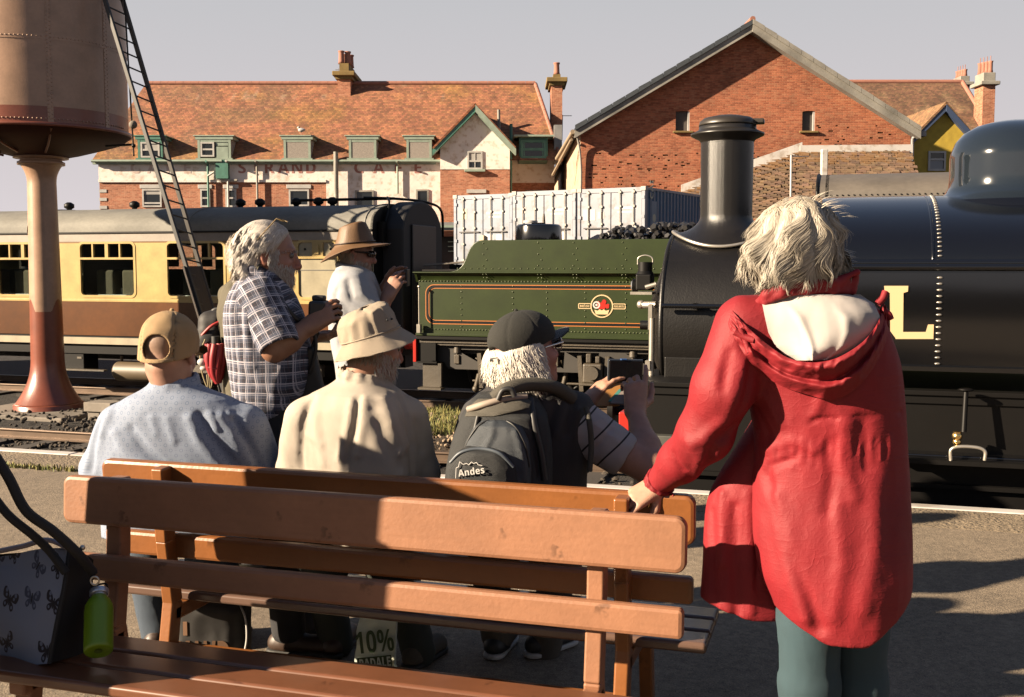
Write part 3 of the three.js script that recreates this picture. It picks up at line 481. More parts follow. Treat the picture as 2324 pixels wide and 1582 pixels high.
{ // lean-to with stone slates
  const D = 47.2, P = (x, y, d = D) => C(x, y, d); const t = thing('slate_roofed_shed', 'low shed roofed in mossy brown slates against the brick warehouse', 'shed', 'C', [P(1850, 400)[0], RAIL, -D + 2]);
  const a = P(1818, 340), b = P(2062, 338), cR = P(2128, 405, 44.6), cL = P(1818, 530, 41), hL = P(1545, 436), dL = P(1500, 560, 41);
  const eR = P(2128, 530, 41);
  part(t, 'wall', [box(dL[0], RAIL, -46.9, P(2128, 500)[0], P(1800, 480, 42)[1] - .3, -41.6)], m.brickB);
  part(t, 'roof_deck', [quad(cL, eR, b, a, 4, 4), quad(dL, cL, a, hL, 4, 4)].map((g) => g.translate(0, -.06, 0)), M([.14, .09, .06], .95));
  const sl = new THREE.InstancedMesh(new THREE.BoxGeometry(1, 1, 1), M([.36, .22, .13], .9, { map: tMottle }), 5200), q = new THREE.Matrix4(), col = new THREE.Color(); let n = 0; const base = t.base;
  for (const [A, B, Cc, Dd] of [[cL, eR, b, a], [dL, cL, a, hL]]) {
    const nrm = norm(cross(sub(B, A), sub(Dd, A))), rows = Math.ceil(len(sub(Dd, A)) / .21), W = len(sub(B, A)), cols = Math.ceil(W / .3);
    const up = norm(sub(Dd, A)), X = norm(sub(up, mul(nrm, dot(up, nrm)))), side = norm(cross(X, nrm)), mat = new THREE.Matrix4().makeBasis(V(side), V(X), V(nrm)), Q0 = new THREE.Quaternion().setFromRotationMatrix(mat);
    for (let j = 0; j < rows; j++) for (let i = 0; i < cols && n < 5200; i++) { const u = (i + .5 * (j & 1) + rr(.1, .3)) / cols, v = (j + .5) / rows; if (u > 1) continue; const p = mix3(mix3(A, B, u), mix3(Dd, Cc, u), v), rot = new THREE.Quaternion().setFromEuler(new THREE.Euler(rr(-.16, -.03), rr(-.05, .05), rr(-.05, .05))); q.compose(V(sub(add(p, mul(nrm, rr(.0, .03))), base)), Q0.clone().multiply(rot), new THREE.Vector3(rr(.24, .33), .3, rr(.03, .05))); sl.setMatrixAt(n, q); const k = rr(.45, 1.05), l = v > .8 && rnd() > .45; sl.setColorAt(n, l ? col.setRGB(.85, .72, .45) : col.setRGB(k, k * rr(.9, 1.05), k * rr(.85, 1.05))); n++; }
  }
  sl.count = n; sl.name = 'slate'; sl.userData.kind = 'stuff'; sl.castShadow = sl.receiveShadow = true; t.add(sl);
  const fl = []; // mortar fillet and stepped flashing
  fl.push(...slab(add(a, [-.1, .16, .12]), add(b, [.1, .16, .12]), add(b, [.1, -.2, .16]), add(a, [-.1, -.2, .16]), .1));
  for (let i = 0; i < 16; i++) { const p = mix3(hL, a, i / 16), r = mix3(hL, a, (i + 1.02) / 16); fl.push(...slab(add(p, [0, .3, .1]), add(r, [0, .3, .1]), add(r, [0, -.12, .14]), add(p, [0, -.12, .14]), .08)); }
  part(t, 'flashing', fl, m.white);
  part(t, 'hip_post', [box(P(1823, 0)[0], P(0, 520, 44)[1], -44.1, P(1836, 0)[0], P(0, 339, 44)[1], -43.85, .03)], m.white);
  part(t, 'wire_post', [rod(P(1794, 500, 43), P(1796, 352, 43), .045), rod(P(1796, 355, 43), P(1836, 355, 43.5), .02)], m.frame);
}
{ // brown roofed house behind the warehouse
  const D = 66, P = (x, y, d = D) => C(x, y, d); const t = thing('house', 'house behind the warehouse with brown tiled roof and two tall brick chimneys', 'house', 'C', [P(2050, 400)[0], RAIL, -D]);
  const rl = P(1880, 186), re = P(2184, 186), el = P(1860, 360, 60), er = P(2290, 360, 60), eb = add(er, [0, 0, -12]);
  const colr = (x, y, z) => { const n = noise3(x * .6, y, z * .5, 5), l = sstep(.5, .8, noise3(x * 1.4, y * 2, 3, 6)); return mix3(mul([.27, .145, .085], 1 + .25 * n), [.45, .3, .18], l * .6); };
  part(t, 'wall', [box(el[0] + .5, RAIL, -72, er[0] - .5, el[1], -60.5)], m.brickA);
  part(t, 'roof', [paint(boxUV(flat(quad(el, er, re, rl, 60, 24))), colr), paint(boxUV(flat(quad(er, eb, re, re, 10, 14))), colr), paint(boxUV(flat(quad(eb, add(el, [0, 0, -12]), rl, re, 4, 4))), colr)], M([1, 1, 1], .9, { vertexColors: true, map: tTiles, bumpMap: tTilesBump, bumpScale: .03 }), { uv: true });
  part(t, 'ridge_tiles', [rod(rl, re, .14), rod(re, er, .14)], m.terracotta);
  for (const [x0, x1, xs, yb, yc, yt, yp, d] of [[2186, 2207, 2172, 215, 190, 172, 156, 68], [2238, 2266, 2220, 290, 189, 164, 137, 62]]) {
    const a = P(x0, 0, d)[0], b = P(x1, 0, d)[0], w = P(xs, 0, d)[0], Y = (y) => P(x0, y, d)[1], z1 = -d, z2 = -d - 1.15;
    const c = part(t, 'chimney', [box(a, Y(yb), z2, b, Y(yc), z1)], m.brickA);
    part(c, 'chimney_cap', [box(a - .2, Y(yc) - .1, z2 - .2, b + .2, Y(yc) + .12, z1 + .2, .05), box(a, Y(yc) + .12, z2, b, Y(yt), z1, .03)], m.barge);
    for (let i = 0; i < 4; i++) part(c, 'chimney_pot', [lathe([[.001, 0], [.15, 0], [.12, .2], [.12, Y(yp) - Y(yt) - .1], [.15, Y(yp) - Y(yt)], [.1, Y(yp) - Y(yt)]], [lerp(b - .22, a + .2, i / 3), Y(yt), lerp(z1 - .22, z2 + .2, i / 3)], 12), rod([lerp(b - .22, a + .2, i / 3), Y(yp), lerp(z1 - .22, z2 + .2, i / 3)], [lerp(b - .22, a + .2, i / 3), Y(yp) + .3, lerp(z1 - .22, z2 + .2, i / 3)], .02)], m.terracotta);
  }
}
function prismXZ(pts, y0, y1) { return new THREE.ExtrudeGeometry(poly(pts.map(([x, z]) => [x, -z])), { depth: y1 - y0, bevelEnabled: false }).rotateX(-Math.PI / 2).translate(0, y0, 0); }
{
  const D = 55, P = (x, y, d = D) => C(x, y, d), px = (x) => P(x, 300)[0], py = (y) => P(2120, y)[1], z = -D;
  const t = thing('yellow_house', 'bright yellow gabled house front with navy barge boards and one white window', 'house', 'C', [px(2130), RAIL, z]);
  const ax = px(2141), ay = py(244), lx = px(2066), rx = px(2205), ly = py(340);
  part(t, 'wall', [prism([[lx, RAIL], [rx, RAIL], [rx, py(308)], [ax, ay], [lx, py(322)]], 6, z)], m.yellow);
  for (const s of [-1, 1]) { const ex = px(s < 0 ? 2052 : 2214), ey = py(s < 0 ? 334 : 322), o = .26, A = [ax, ay + .12, z + o], E = [ex, ey + .12, z + o]; part(t, 'barge_board', slab(A, E, add(E, [0, -.34, 0]), add(A, [0, -.34, 0]), .06).concat(slab(add(A, [0, -.3, -.07]), add(E, [0, -.3, -.07]), add(E, [0, -.3, -o]), add(A, [0, -.3, -o]), .03)), m.blueTrim); const a = [ax, ay + .26, z + o + .04], e = [ex, ey + .16, z + o + .04]; part(t, 'roof', s < 0 ? slab(e, a, add(a, [0, 0, -8]), add(e, [0, 0, -8]), .1) : slab(a, e, add(e, [0, 0, -8]), add(a, [0, 0, -8]), .1), M([.42, .24, .12], .9, { map: tTiles })); }
  const w = winParts(t, px(2108), py(388), px(2148), py(343), z, { bar: .58, w: .1 }); part(w, 'blind', [box(px(2112), py(384), z + .008, px(2142), py(365), z + .018)], M([.42, .43, .45], .8));
  part(t, 'sill_band', [box(px(2098), py(398), z, px(2200), py(392), z + .12)], m.yellow);
}
{ // brick hut between coach and containers, flat green-edged roof
  const D = 44, P = (x, y, d = D) => C(x, y, d), px = (x) => P(x, 500)[0], py = (y) => P(1000, y)[1], z = -D;
  const t = thing('brick_hut', 'small flat roofed brick hut with a dark doorway behind the coach end', 'hut', 'C', [px(1000), RAIL, z]);
  part(t, 'wall', [box(px(930), RAIL, z - 4, px(986), py(524), z), box(px(986), py(536), z - 4, px(1060), py(524), z), box(px(1050), RAIL, z - 4, px(1060), py(536), z)], m.brickB);
  part(t, 'roof', [box(px(925), py(512), z - 4.3, px(1070), py(505), z + .3), box(px(925), py(523), z - .1, px(1070), py(516), z + .2)], m.lead);
  part(t, 'fascia', [box(px(925), py(517), z + .2, px(1070), py(512), z + .32)], m.paleGreen);
  part(t, 'doorway', [box(px(986), RAIL, z - 1, px(1050), py(536), z - .6)], m.dark); part(t, 'shelf', [box(px(1015), py(549), z - .6, px(1048), py(547), z - .4), box(px(1015), py(560), z - .6, px(1048), py(558), z - .4), box(px(1015), py(571), z - .6, px(1048), py(569), z - .4)], m.paleGreen);
  part(t, 'drain_pipe', [rod([px(975), RAIL, z + .1], [px(975), py(515), z + .1], .07)], m.frame); part(t, 'door_post', [box(px(954), py(590), z, px(960), py(550), z + .08)], m.frame);
}
{ // shipping containers, two high, turned a little to the view
  const yaw = YAW - 31 * Math.PI / 180, W = 2.44, H = 2.59, Lg = 6.06;
  const cream = M([.31, .33, .40], .5, { map: tStain }), greyBlue = M([.25, .29, .38], .5, { map: tStain }), blue = M([.018, .12, .27], .45, { map: tMottle }), rust = M([.30, .17, .09], .8, { map: tBlotch }), steel = M([.55, .5, .44], .5, { map: tMottle }), dark = M([.05, .045, .05], .6);
  const labels = ['pale blue container with a yellow patch on its left door, leftmost of the row', 'pale container with yellow warning triangle, middle of the row', 'pale fronted container with long blue corrugated side, rightmost of the row'];
  const tops = [C(1028, 443, 37.9), C(1162, 434.5, 36.62), C(1309, 428.5, 35.36)];
  const rows = [0, 1].flatMap((lvl) => [0, 1, 2].map((i) => [i, lvl]));
  for (const [i, lvl] of rows) {
    const p = C2T(tops[i]), y0 = p[1] - H - lvl * (H + .01), t = thing('shipping_container', lvl ? ['lower container under the yellow patched one, hidden by the tender', 'lower container under the middle one, hidden by the tender', 'lower container under the blue sided one, hidden by the tender'][i] : labels[i], 'container', yaw, [p[0], y0, p[2]], lvl ? undefined : 'stacked shipping containers');
    const fm = i === 0 ? greyBlue : cream;
    part(t, 'frame', [box(.02, .0, -.16, .14, H, 0, .02), box(W - .14, 0, -.16, W - .02, H, 0, .02), box(.14, H - .16, -.14, W - .14, H - .02, -.01), box(.14, .02, -.14, W - .14, .14, -.01), box(.02, H - .1, -Lg, .1, H - .02, -.16), box(W - .1, H - .1, -Lg, W - .02, H - .02, -.16), box(W - .1, 0, -Lg, W - .02, .14, -.16)], fm);
    for (const [x, y] of [[.0, H - .13], [W - .17, H - .13], [0, 0], [W - .17, 0]]) part(t, 'corner_casting', [box(x, y, -.18, x + .17, y + .13, .02, .01), box(x + .05, y + .035, .018, x + .12, y + .095, .022)], y ? steel : dark);
    for (const s of [0, 1]) { const x0 = s ? W / 2 + .01 : .145, x1 = s ? W - .145 : W / 2 - .01, d = part(t, 'door', [box(x0, .15, -.1, x1, H - .17, -.03, .015)], fm);
      for (const q of [.26, .7]) { const x = lerp(x0, x1, s ? 1 - q : q); part(d, 'lock_rod', [rod([x, .08, .01], [x, H - .08, .01], .018, .018, 8), ...[.3, .85, 1.4, 1.95, 2.4].map((y) => box(x - .05, y, -.03, x + .05, y + .07, .03))], steel); part(d, 'lock_shade', [box(x - .035, .15, -.029, x - .02, H - .17, -.024)], dark); }
      part(d, 'hinges', [.35, .95, 1.6, 2.2].map((y) => box(s ? x1 - .02 : x0 - .1, y, -.04, s ? x1 + .1 : x0 + .02, y + .1, .012)), fm);
      part(d, 'handle', [box(x0 + .12, 1.28, .0, x1 - .12, 1.32, .03)], dark);
    }
    part(t, 'lock_box', [box(W / 2 - .09, 1.0, -.03, W / 2 + .1, 1.18, .09, .01)], i === 2 ? rust : M([.6, .5, .34], .6));
    part(t, 'placard', (i === 0 ? [[.22, 1.75, .34, .36], [.72, 1.72, .18, .22]] : i === 1 ? [[.36, 1.85, .16, .2], [.3, .45, .14, .2]] : [[.22, 1.55, .45, .36], [.75, 1.6, .22, .22]]).map(([x, y, w, h]) => box(x, y, -.029, x + w, y + h, -.022)), i === 0 ? M([.65, .56, .36], .5) : M([.62, .52, .48], .5));
    if (i === 1 || i === 2) part(t, 'warning_triangle', [prism([[.34, 1.02], [.46, 1.02], [.40, .88]].map(([x, y]) => [x + .02, y]), .006, -.022)], i === 1 ? M([.7, .45, .12], .5) : M([.66, .56, .5], .5));
    part(t, 'door_print', [[1.35, 1.9, .8, .07], [1.45, 1.78, .5, .05], [1.3, .9, .34, .3], [1.75, .9, .28, .3], [1.35, .5, .5, .2]].map(([x, y, w, h]) => box(x, y, -.0285, x + w, y + h, -.0265)), M([.66, .63, .62], .5));
    // corrugated right side and roof
    const cor = []; for (let k = 0; k < 21; k++) { const z1 = -.18 - k * .278; cor.push([-z1, W - .03], [-z1 + .07, W - .03], [-z1 + .105, W - .066], [-z1 + .21, W - .066], [-z1 + .245, W - .03]); }
    const g = new THREE.BufferGeometry(), pos = [], ix = []; cor.forEach(([zz, x], k) => { pos.push(x, .14, -zz, x, H - .1, -zz); if (k) ix.push(k * 2 - 2, k * 2, k * 2 - 1, k * 2 - 1, k * 2, k * 2 + 1); }); g.setAttribute('position', new THREE.Float32BufferAttribute(pos, 3)); g.setIndex(ix); const gf = g.toNonIndexed(); gf.computeVertexNormals(); gf.setAttribute('uv', new THREE.Float32BufferAttribute(new Float32Array(gf.attributes.position.count * 2), 2));
    part(t, 'side_panel', [gf, box(.03, .14, -Lg, .05, H - .1, -.1), box(.05, .14, -Lg, W - .05, H - .1, -Lg + .04), box(.05, H - .06, -Lg, W - .05, H - .03, -.1), box(.05, .1, -Lg, W - .05, .14, -.1)], i === 0 ? greyBlue : blue);
    if (i === 2 && !lvl) { const decal = (z) => part(t, 'side_emblem', [box(W - .028, 1.35, z - .42, W - .024, 2.15, z), new THREE.RingGeometry(.12, .19, 20).rotateY(Math.PI / 2).translate(W - .022, 1.75, z - .2)], M([.12, .22, .33], .5)); decal(-.5); const lt = text('CAI', .26, .004).rotateY(Math.PI / 2).rotateX(Math.PI / 2).translate(W - .02, 2.2, -.62); part(t, 'side_lettering', [lt, new THREE.CircleGeometry(.13, 20).rotateY(Math.PI / 2).translate(W - .021, 1.62, -.72)], M([.5, .5, .4], .5)); part(t, 'side_lettering', [text('CAI', .26, .004).rotateY(Math.PI / 2).rotateX(Math.PI / 2).translate(W - .02, 2.1, -4.9), new THREE.CircleGeometry(.2, 20).rotateY(Math.PI / 2).translate(W - .021, 1.4, -5.0)], M([.5, .5, .4], .5)); }
  }
}

// ---------------------------------------------------------------- water tower, ladder, concrete blocks
const mt = {
  cream: M([.60, .37, .245], .38, { map: tMottle, bumpMap: tGrit, bumpScale: .0015 }),
  redPaint: M([.33, .095, .055], .32, { map: tMottle, bumpMap: tGrit, bumpScale: .001 }),
  oldIron: M([.10, .075, .06], .7, { map: tBlotch, bumpMap: tGrit, bumpScale: .003 }),
  black: M([.006, .005, .0045], .5, { map: tMottle, specularIntensity: .4 }),
  gloss: M([.005, .005, .006], .16, { clearcoat: .5, clearcoatRoughness: .12 }),
  sootBlack: M([.013, .011, .010], .40, { specularIntensity: .75, map: tBlotch, bumpMap: tGrit, bumpScale: .0015 }),
  green: M([.034, .052, .010], .36, { map: tMottle }),
  coachCream: M([.70, .50, .185], .34, { map: tMottle }),
  coachBrown: M([.19, .065, .014], .3, { map: tBlotch }),
  roof: M([.34, .325, .285], .75, { map: tBlotch }),
  oily: M([.12, .09, .055], .55, { map: tBlotch, bumpMap: tGrit, bumpScale: .004 }),
  steel: M([.5, .46, .4], .35, { metalness: .8, map: tMottle }),
  red: M([.52, .03, .02], .3), orange: M([.55, .17, .02], .5), creamLine: M([.75, .55, .30], .5), brass: M([.75, .5, .2], .25, { metalness: 1 }),
  coal: M([.028, .026, .026], .38), ladder: M([.045, .042, .04], .6, { map: tBlotch }), ladderWorn: M([.13, .115, .10], .8, { map: tBlotch }),
};
{
  const Z = 15.9, c = T(101, 600, Z), cx = c[0], cz = -Z, y = (py) => T(101, py, Z)[1], kx = (dpx) => dpx * 19.25 / FOCAL;
  const t = thing('water_tower', 'riveted buff and red water tank on a single flared iron column', 'water tower', 'T', [cx, GROUND, cz]);
  const at = (r) => [cx, 0, cz], r0 = kx(31);
  const colTop = y(372), yb = y(912), ysplit = y(700);
  // column: buff above, red below, the edge between them cut in scallops
  const rad = (h) => { const u = (h - yb) / (colTop - yb); const foot = Math.pow(clamp(1 - (h - yb) / .78, 0, 1), 2.2) * kx(34), cap = Math.pow(clamp((h - colTop + .34) / .34, 0, 1), 2.2) * kx(16); return kx(37) - kx(7) * u + foot + cap; };
  const shaft = (lo, hi, n, mm, name) => { const g = new THREE.CylinderGeometry(1, 1, 1, 64, n, true), p = g.attributes.position; for (let i = 0; i < p.count; i++) { const v = p.getY(i) + .5, a = Math.atan2(p.getZ(i), p.getX(i)), sc = .22 * Math.max(0, Math.cos(3 * a)) - .05, L0 = lo === null ? ysplit + sc : lo, H0 = hi === null ? ysplit + sc : hi, h = lerp(L0, H0, v), r = rad(h); p.setXYZ(i, cx + Math.cos(a) * r, h, cz + Math.sin(a) * r); } g.computeVertexNormals(); part(t, name, [g], mm); };
  shaft(null, colTop, 40, mt.cream, 'column'); shaft(yb, null, 40, mt.redPaint, 'column_foot');
  part(t, 'plinth', [lathe([[0, GROUND - .1], [kx(84), GROUND - .1], [kx(84), yb - .14], [kx(76), yb - .12], [kx(76), yb - .03], [kx(70), yb], [0, yb]], [cx, 0, cz], 64)], mt.redPaint);
  part(t, 'base_stone', [box(cx - 1.1, GROUND - .2, cz - 1, cx + 1.15, yb - .1, cz + 1.05, .03)], m.stone);
  part(t, 'capital', [lathe([[kx(40), colTop - .03], [kx(50), colTop - .02], [kx(50), colTop + .03], [kx(44), colTop + .05], [kx(44), colTop + .08], [kx(58), colTop + .09], [kx(58), colTop + .13], [0, colTop + .14]], [cx, 0, cz], 48)], mt.cream);
  const R = kx(187), yr = y(303), ytop = yr + 3.6;
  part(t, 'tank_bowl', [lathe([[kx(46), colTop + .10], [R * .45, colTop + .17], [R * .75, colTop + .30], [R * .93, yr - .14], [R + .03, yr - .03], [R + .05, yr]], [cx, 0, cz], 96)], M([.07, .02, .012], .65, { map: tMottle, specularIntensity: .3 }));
  part(t, 'tank_rim', [lathe([[R, yr - .03], [R + .055, yr - .03], [R + .055, yr + .03], [R, yr + .03]], [cx, 0, cz], 96)], mt.redPaint);
  part(t, 'tank_band', [lathe([[R, yr], [R, yr + .29]], [cx, 0, cz], 96)], mt.redPaint);
  part(t, 'tank', [lathe([[R, yr + .29], [R, ytop], [R + .05, ytop], [R + .05, ytop + .08], [0, ytop + .1]], [cx, 0, cz], 96), lathe([[R + .007, yr + 1.36], [R + .007, yr + 1.46]], [cx, 0, cz], 96)], mt.cream);
  // rivets: rows round the tank, double columns up its plate joints
  const rv = [], stud = new THREE.SphereGeometry(.014, 6, 4); const onTank = (a, h) => rv.push(stud.clone().translate(cx + Math.cos(a) * (R + .003), h, cz + Math.sin(a) * (R + .003)));
  for (let a = -.3; a < Math.PI + .4; a += .045) { onTank(a, yr + 1.41); onTank(a + .02, yr + .09); }
  const joints = [.06, .75, 1.44, 2.13, 2.85]; for (const a of joints) { part(t, 'joint_strip', [box(R - .01, yr + .03, -.045, R + .006, ytop, .045).rotateY(-a).translate(cx, 0, cz)], mt.cream); for (let h = yr + .1; h < yr + 2.9; h += .065) { onTank(a - .018, h); onTank(a + .018, h + .03); } }
  part(t, 'rivets', rv, mt.cream, { stuff: true });
  part(t, 'bowl_rib', [.75, 1.44, 2.13, 2.85].map((a) => tube([[Math.cos(a) * R, yr - .05, Math.sin(a) * R], [Math.cos(a) * R * .75, colTop + .27, Math.sin(a) * R * .75], [Math.cos(a) * R * .45, colTop + .15, Math.sin(a) * R * .45]].map(([X, Y, W]) => [X + cx, Y, W + cz]), .02, 12, 6)), M([.2, .06, .03], .4));
  // gauge: a rod with a ball float weight
  const gx = T(300, 300, 15.6), gy = (py) => T(300, py, 15.6)[1];
  part(t, 'gauge_rod', [rod([gx[0] + .02, gy(355), gx[2]], [gx[0] - .1, gy(60) + 1, gx[2]], .014), rod([gx[0] + .02, gy(328), gx[2]], [cx + R * .98, gy(326), gx[2] - .2], .02), ball([gx[0] + .02, gy(331), gx[2]], .035)], mt.black);
  part(t, 'gauge_ball', [ball([gx[0] + .02, gy(283), gx[2]], .068, 14)], m.stone);
}
{ // ladder leaning beside the tank, planks lashed over its lower rungs
  const f = (x, y) => T(x, y, 15.45), b = (x, y) => T(x, y, 15.9);
  const a0 = f(243, 15), a1 = f(470, 760), b0 = b(283, 15), b1 = b(492, 735), ext = (p, q, y) => add(p, mul(sub(q, p), (y - p[1]) / (q[1] - p[1])));
  const A1 = ext(a0, a1, GROUND), B1 = ext(b0, b1, GROUND);
  const t = thing('ladder', 'long dark weathered ladder leaning across the water tank', 'ladder', 'T', A1);
  part(t, 'stile', [bar(ext(a0, a1, 8.2), A1, .07, .055, .01)], mt.ladder); part(t, 'stile', [bar(ext(b0, b1, 8.2), B1, .07, .055, .01)], mt.ladderWorn);
  for (let y = GROUND + .25; y < 8.1; y += .245) part(t, 'rung', [rod(ext(a0, a1, y), ext(b0, b1, y - .06), .014)], mt.ladder);
  const p = (y, k) => mix3(ext(a0, a1, y), ext(b0, b1, y), k), up = EYE - .03, lo = -.25;
  part(t, 'guard_board', slab(add(p(lo, -.05), [0, 0, .06]), add(p(lo, 1.15), [0.03, 0, .06]), add(p(up, 1.15), [0.03, 0, .06]), add(p(up, -.02), [0, 0, .06]), .03), M([.075, .05, .038], .75, { map: tWood, bumpMap: tGrit, bumpScale: .004 }));
}
{
  const p = T(225, 915, 15.2), t = thing('block_stack', 'pale concrete slab lying on two blocks beside the tower foot', 'blocks', 'T', [p[0], GROUND, p[2]]);
  part(t, 'slab', [box(p[0] - .24, GROUND + .14, p[2] - .28, p[0] + .30, GROUND + .30, p[2] + .1, .015)], m.stone);
  part(t, 'block', [box(p[0] - .19, GROUND - .02, p[2] - .24, p[0] + .04, GROUND + .14, p[2] + .06, .01)], m.stone); part(t, 'block', [box(p[0] + .07, GROUND - .02, p[2] - .24, p[0] + .29, GROUND + .14, p[2] + .08, .01)], m.stone);
}

// ---------------------------------------------------------------- the yellow and brown railway carriage
const TRACK = 18.8;
{
  const ZS = 17.4, P = (x, y) => T(x, y, ZS), xe = P(846, 600)[0], x0 = xe - 19.5, W = 1.4, zc = -TRACK;
  const t = thing('railway_carriage', 'cream and brown railway carriage with grey roof and black gangway end', 'carriage', 'T', [xe - 9, RAIL, zc]);
  const yT = EYE + .50, yB = EYE - 1.36, yW = EYE - .69, zs = zc + W;
  const wx = (p) => P(p, 620)[0];
  const win1 = [wx(182), wx(305)], pitch = wx(379) - wx(182), wins = []; for (let k = -6; k <= 1; k++) { const a = win1[0] + k * pitch; if (a > x0 + .4) wins.push([a, a + (win1[1] - win1[0])]); }
  const wy0 = EYE - .60, wy1 = EYE + .40, lav = [wx(676), wx(764)];
  const side = (z, face) => { const lower = poly([[x0, yB], [xe, yB], [xe, yW], [x0, yW]]), upper = poly([[x0, yW], [xe, yW], [xe, yT], [x0, yT]]); for (const [a, b] of [...wins, lav]) upper.holes.push(rrect(a, wy0, b, wy1, .09, THREE.Path)); const e = (s) => new THREE.ExtrudeGeometry(s, { depth: .05, bevelEnabled: false, curveSegments: 6 }).translate(0, 0, z - .05); part(t, face + '_lower', [e(lower)], mt.coachBrown); part(t, face + '_upper', [e(upper)], mt.coachCream); };
  side(zs, 'side'); side(zc - W + .05, 'far_side');
  part(t, 'waist_line', [box(x0, yW - .022, zs - .001, xe, yW + .022, zs + .006, .004)], mt.coachCream); part(t, 'cornice_line', [box(x0, yT - .09, zs, xe, yT - .075, zs + .008)], M([.3, .14, .04], .4));
  part(t, 'cantrail', [box(x0, yT - .07, zs - .05, xe, yT + .08, zs + .012)], M([.42, .36, .30], .6, { map: tMottle })); part(t, 'gutter', [box(x0, yT + .08, zs - .08, xe, yT + .115, zs + .035, .006)], mt.black);
  part(t, 'sole_stripe', [box(x0, yB - .17, zs - .06, xe, yB - .04, zs - .02)], M([.50, .42, .28], .6, { map: tMottle })); part(t, 'solebar', [box(x0, yB - .04, zs - .16, xe, yB + .001, zs - .02), box(x0, yB - .36, zs - .2, xe, yB - .17, zs - .09)], mt.black);
  // windows: frames, sliding lights, panes
  for (const [a, b] of wins) {
    const w = part(t, 'window', [new THREE.ExtrudeGeometry((() => { const s = rrect(a - .035, wy0 - .035, b + .035, wy1 + .035, .12); s.holes.push(rrect(a + .012, wy0 + .012, b - .012, wy1 - .012, .08, THREE.Path)); return s; })(), { depth: .05, bevelEnabled: false, curveSegments: 6 }).translate(0, 0, zs - .04), box(a, EYE + .09, zs - .05, b, EYE + .13, zs + .012), ...[.24, .5, .74].map((q) => box(lerp(a, b, q) - (q === .5 ? .035 : .016), EYE + .13, zs - .05, lerp(a, b, q) + (q === .5 ? .035 : .016), wy1, zs + .006))], mt.coachCream);
    part(w, 'pane', [box(a + .01, wy0 + .01, zs - .034, b - .01, wy1 - .01, zs - .03)], M([.85, .9, .88], .02, { transmission: 1, thickness: 0, ior: 1.5 }));
    part(t, 'table', [box(lerp(a, b, .25), wy0 - .02, zs - .9, lerp(a, b, .78), wy0 + .02, zs - .1, .01), box(lerp(a, b, .45), wy0 + .02, zs - .5, lerp(a, b, .5), wy0 + .14, zs - .45)], m.frame);
    part(t, 'seat_back', [.12, .6].flatMap((q) => [box(lerp(a, b, q), yB + .3, zs - 1.2, lerp(a, b, q) + .42, EYE - .1, zs - .25, .06), box(lerp(a, b, q), yB + .3, zs - 2.6, lerp(a, b, q) + .42, EYE - .1, zs - 1.6, .06)]), M([.17, .13, .08], .9, { map: tBlotch }));
    part(t, 'curtain', [box(a + .1, EYE - .05, zs - 2.72, a + .35, wy1, zs - 2.7), box(b - .3, EYE - .05, zs - 2.72, b - .05, wy1, zs - 2.7)], M([.55, .34, .29], .9, { map: tMottle }));
  }
  { const [a, b] = lav; const w = part(t, 'lavatory_window', [new THREE.ExtrudeGeometry((() => { const s = rrect(a - .035, wy0 - .035, b + .035, wy1 + .035, .12); s.holes.push(rrect(a + .012, wy0 + .012, b - .012, wy1 - .012, .08, THREE.Path)); return s; })(), { depth: .05, bevelEnabled: false, curveSegments: 6 }).translate(0, 0, zs - .04), box(a, EYE + .10, zs - .05, b, EYE + .145, zs + .012), box(lerp(a, b, .38), EYE + .145, zs - .05, lerp(a, b, .66), wy1, zs + .008), box(lerp(a, b, .44), EYE + .18, zs, lerp(a, b, .56), wy1 - .05, zs + .03)], mt.coachCream); part(w, 'frosted_pane', [box(a + .01, wy0 + .01, zs - .034, b - .01, wy1 - .01, zs - .02)], M([.50, .44, .30], .35, { map: tMottle })); part(w, 'screw', [ball([lerp(a, b, .18), EYE + .27, zs - .02], .022), ball([lerp(a, b, .84), EYE + .27, zs - .02], .022)], mt.black); part(w, 'glazing_bar', [box(a + .02, EYE - .11, zs - .02, b - .02, EYE - .095, zs - .012)], mt.roof); }
  part(t, 'interior', [box(x0 + .1, yB, zc - W + .05, xe - .1, yB + .06, zs - .06), box(x0, yB, zc - W, x0 + .06, yT, zs - .05), box(x0 + .1, yT - .02, zc - W + .06, xe - .1, yT + .04, zs - .06)], M([.09, .07, .05], .8));
  part(t, 'partition', [...wins.filter((_, i) => i % 3 === 0).map(([a]) => box(a - .6, yB, zc - W + .1, a - .54, yT, zs - .8)), box(wx(640), yB, zc - W + .1, wx(648), yT, zs - .1)], M([.12, .07, .04], .6));
  // roof: the arc of the carriage pulled along its length
  const arc = []; for (let i = 0; i <= 28; i++) { const a = Math.PI * i / 28, cx = Math.cos(a), sx = Math.sin(a); arc.push([Math.sign(cx) * Math.pow(Math.abs(cx), .80) * (W + .02), Math.pow(sx, .72) * .50]); }
  { const s = new THREE.Shape(); arc.forEach(([a, b], i) => i ? s.lineTo(a, b) : s.moveTo(a, b)); s.closePath(); const g = new THREE.ExtrudeGeometry(s, { depth: xe - x0, bevelEnabled: false }).rotateY(Math.PI / 2).translate(x0, yT + .10, zc); const gg = flat(g); part(t, 'roof', [smoothRoof(arc, x0, xe, yT + .10, zc)], mt.roof, { uv: true }); part(t, 'end_wall', [new THREE.ExtrudeGeometry(s, { depth: .04, bevelEnabled: false }).rotateY(Math.PI / 2).translate(xe - .03, yT + .10, zc), box(xe - .06, yB, zc - W, xe + .01, yT + .11, zc + W)], mt.black); }
  part(t, 'roof_rib', [-.14, -3.7, -7.3, -11, -14.6, -18].map((dx) => ribArc(arc, xe + dx, yT + .10, zc)), mt.roof);
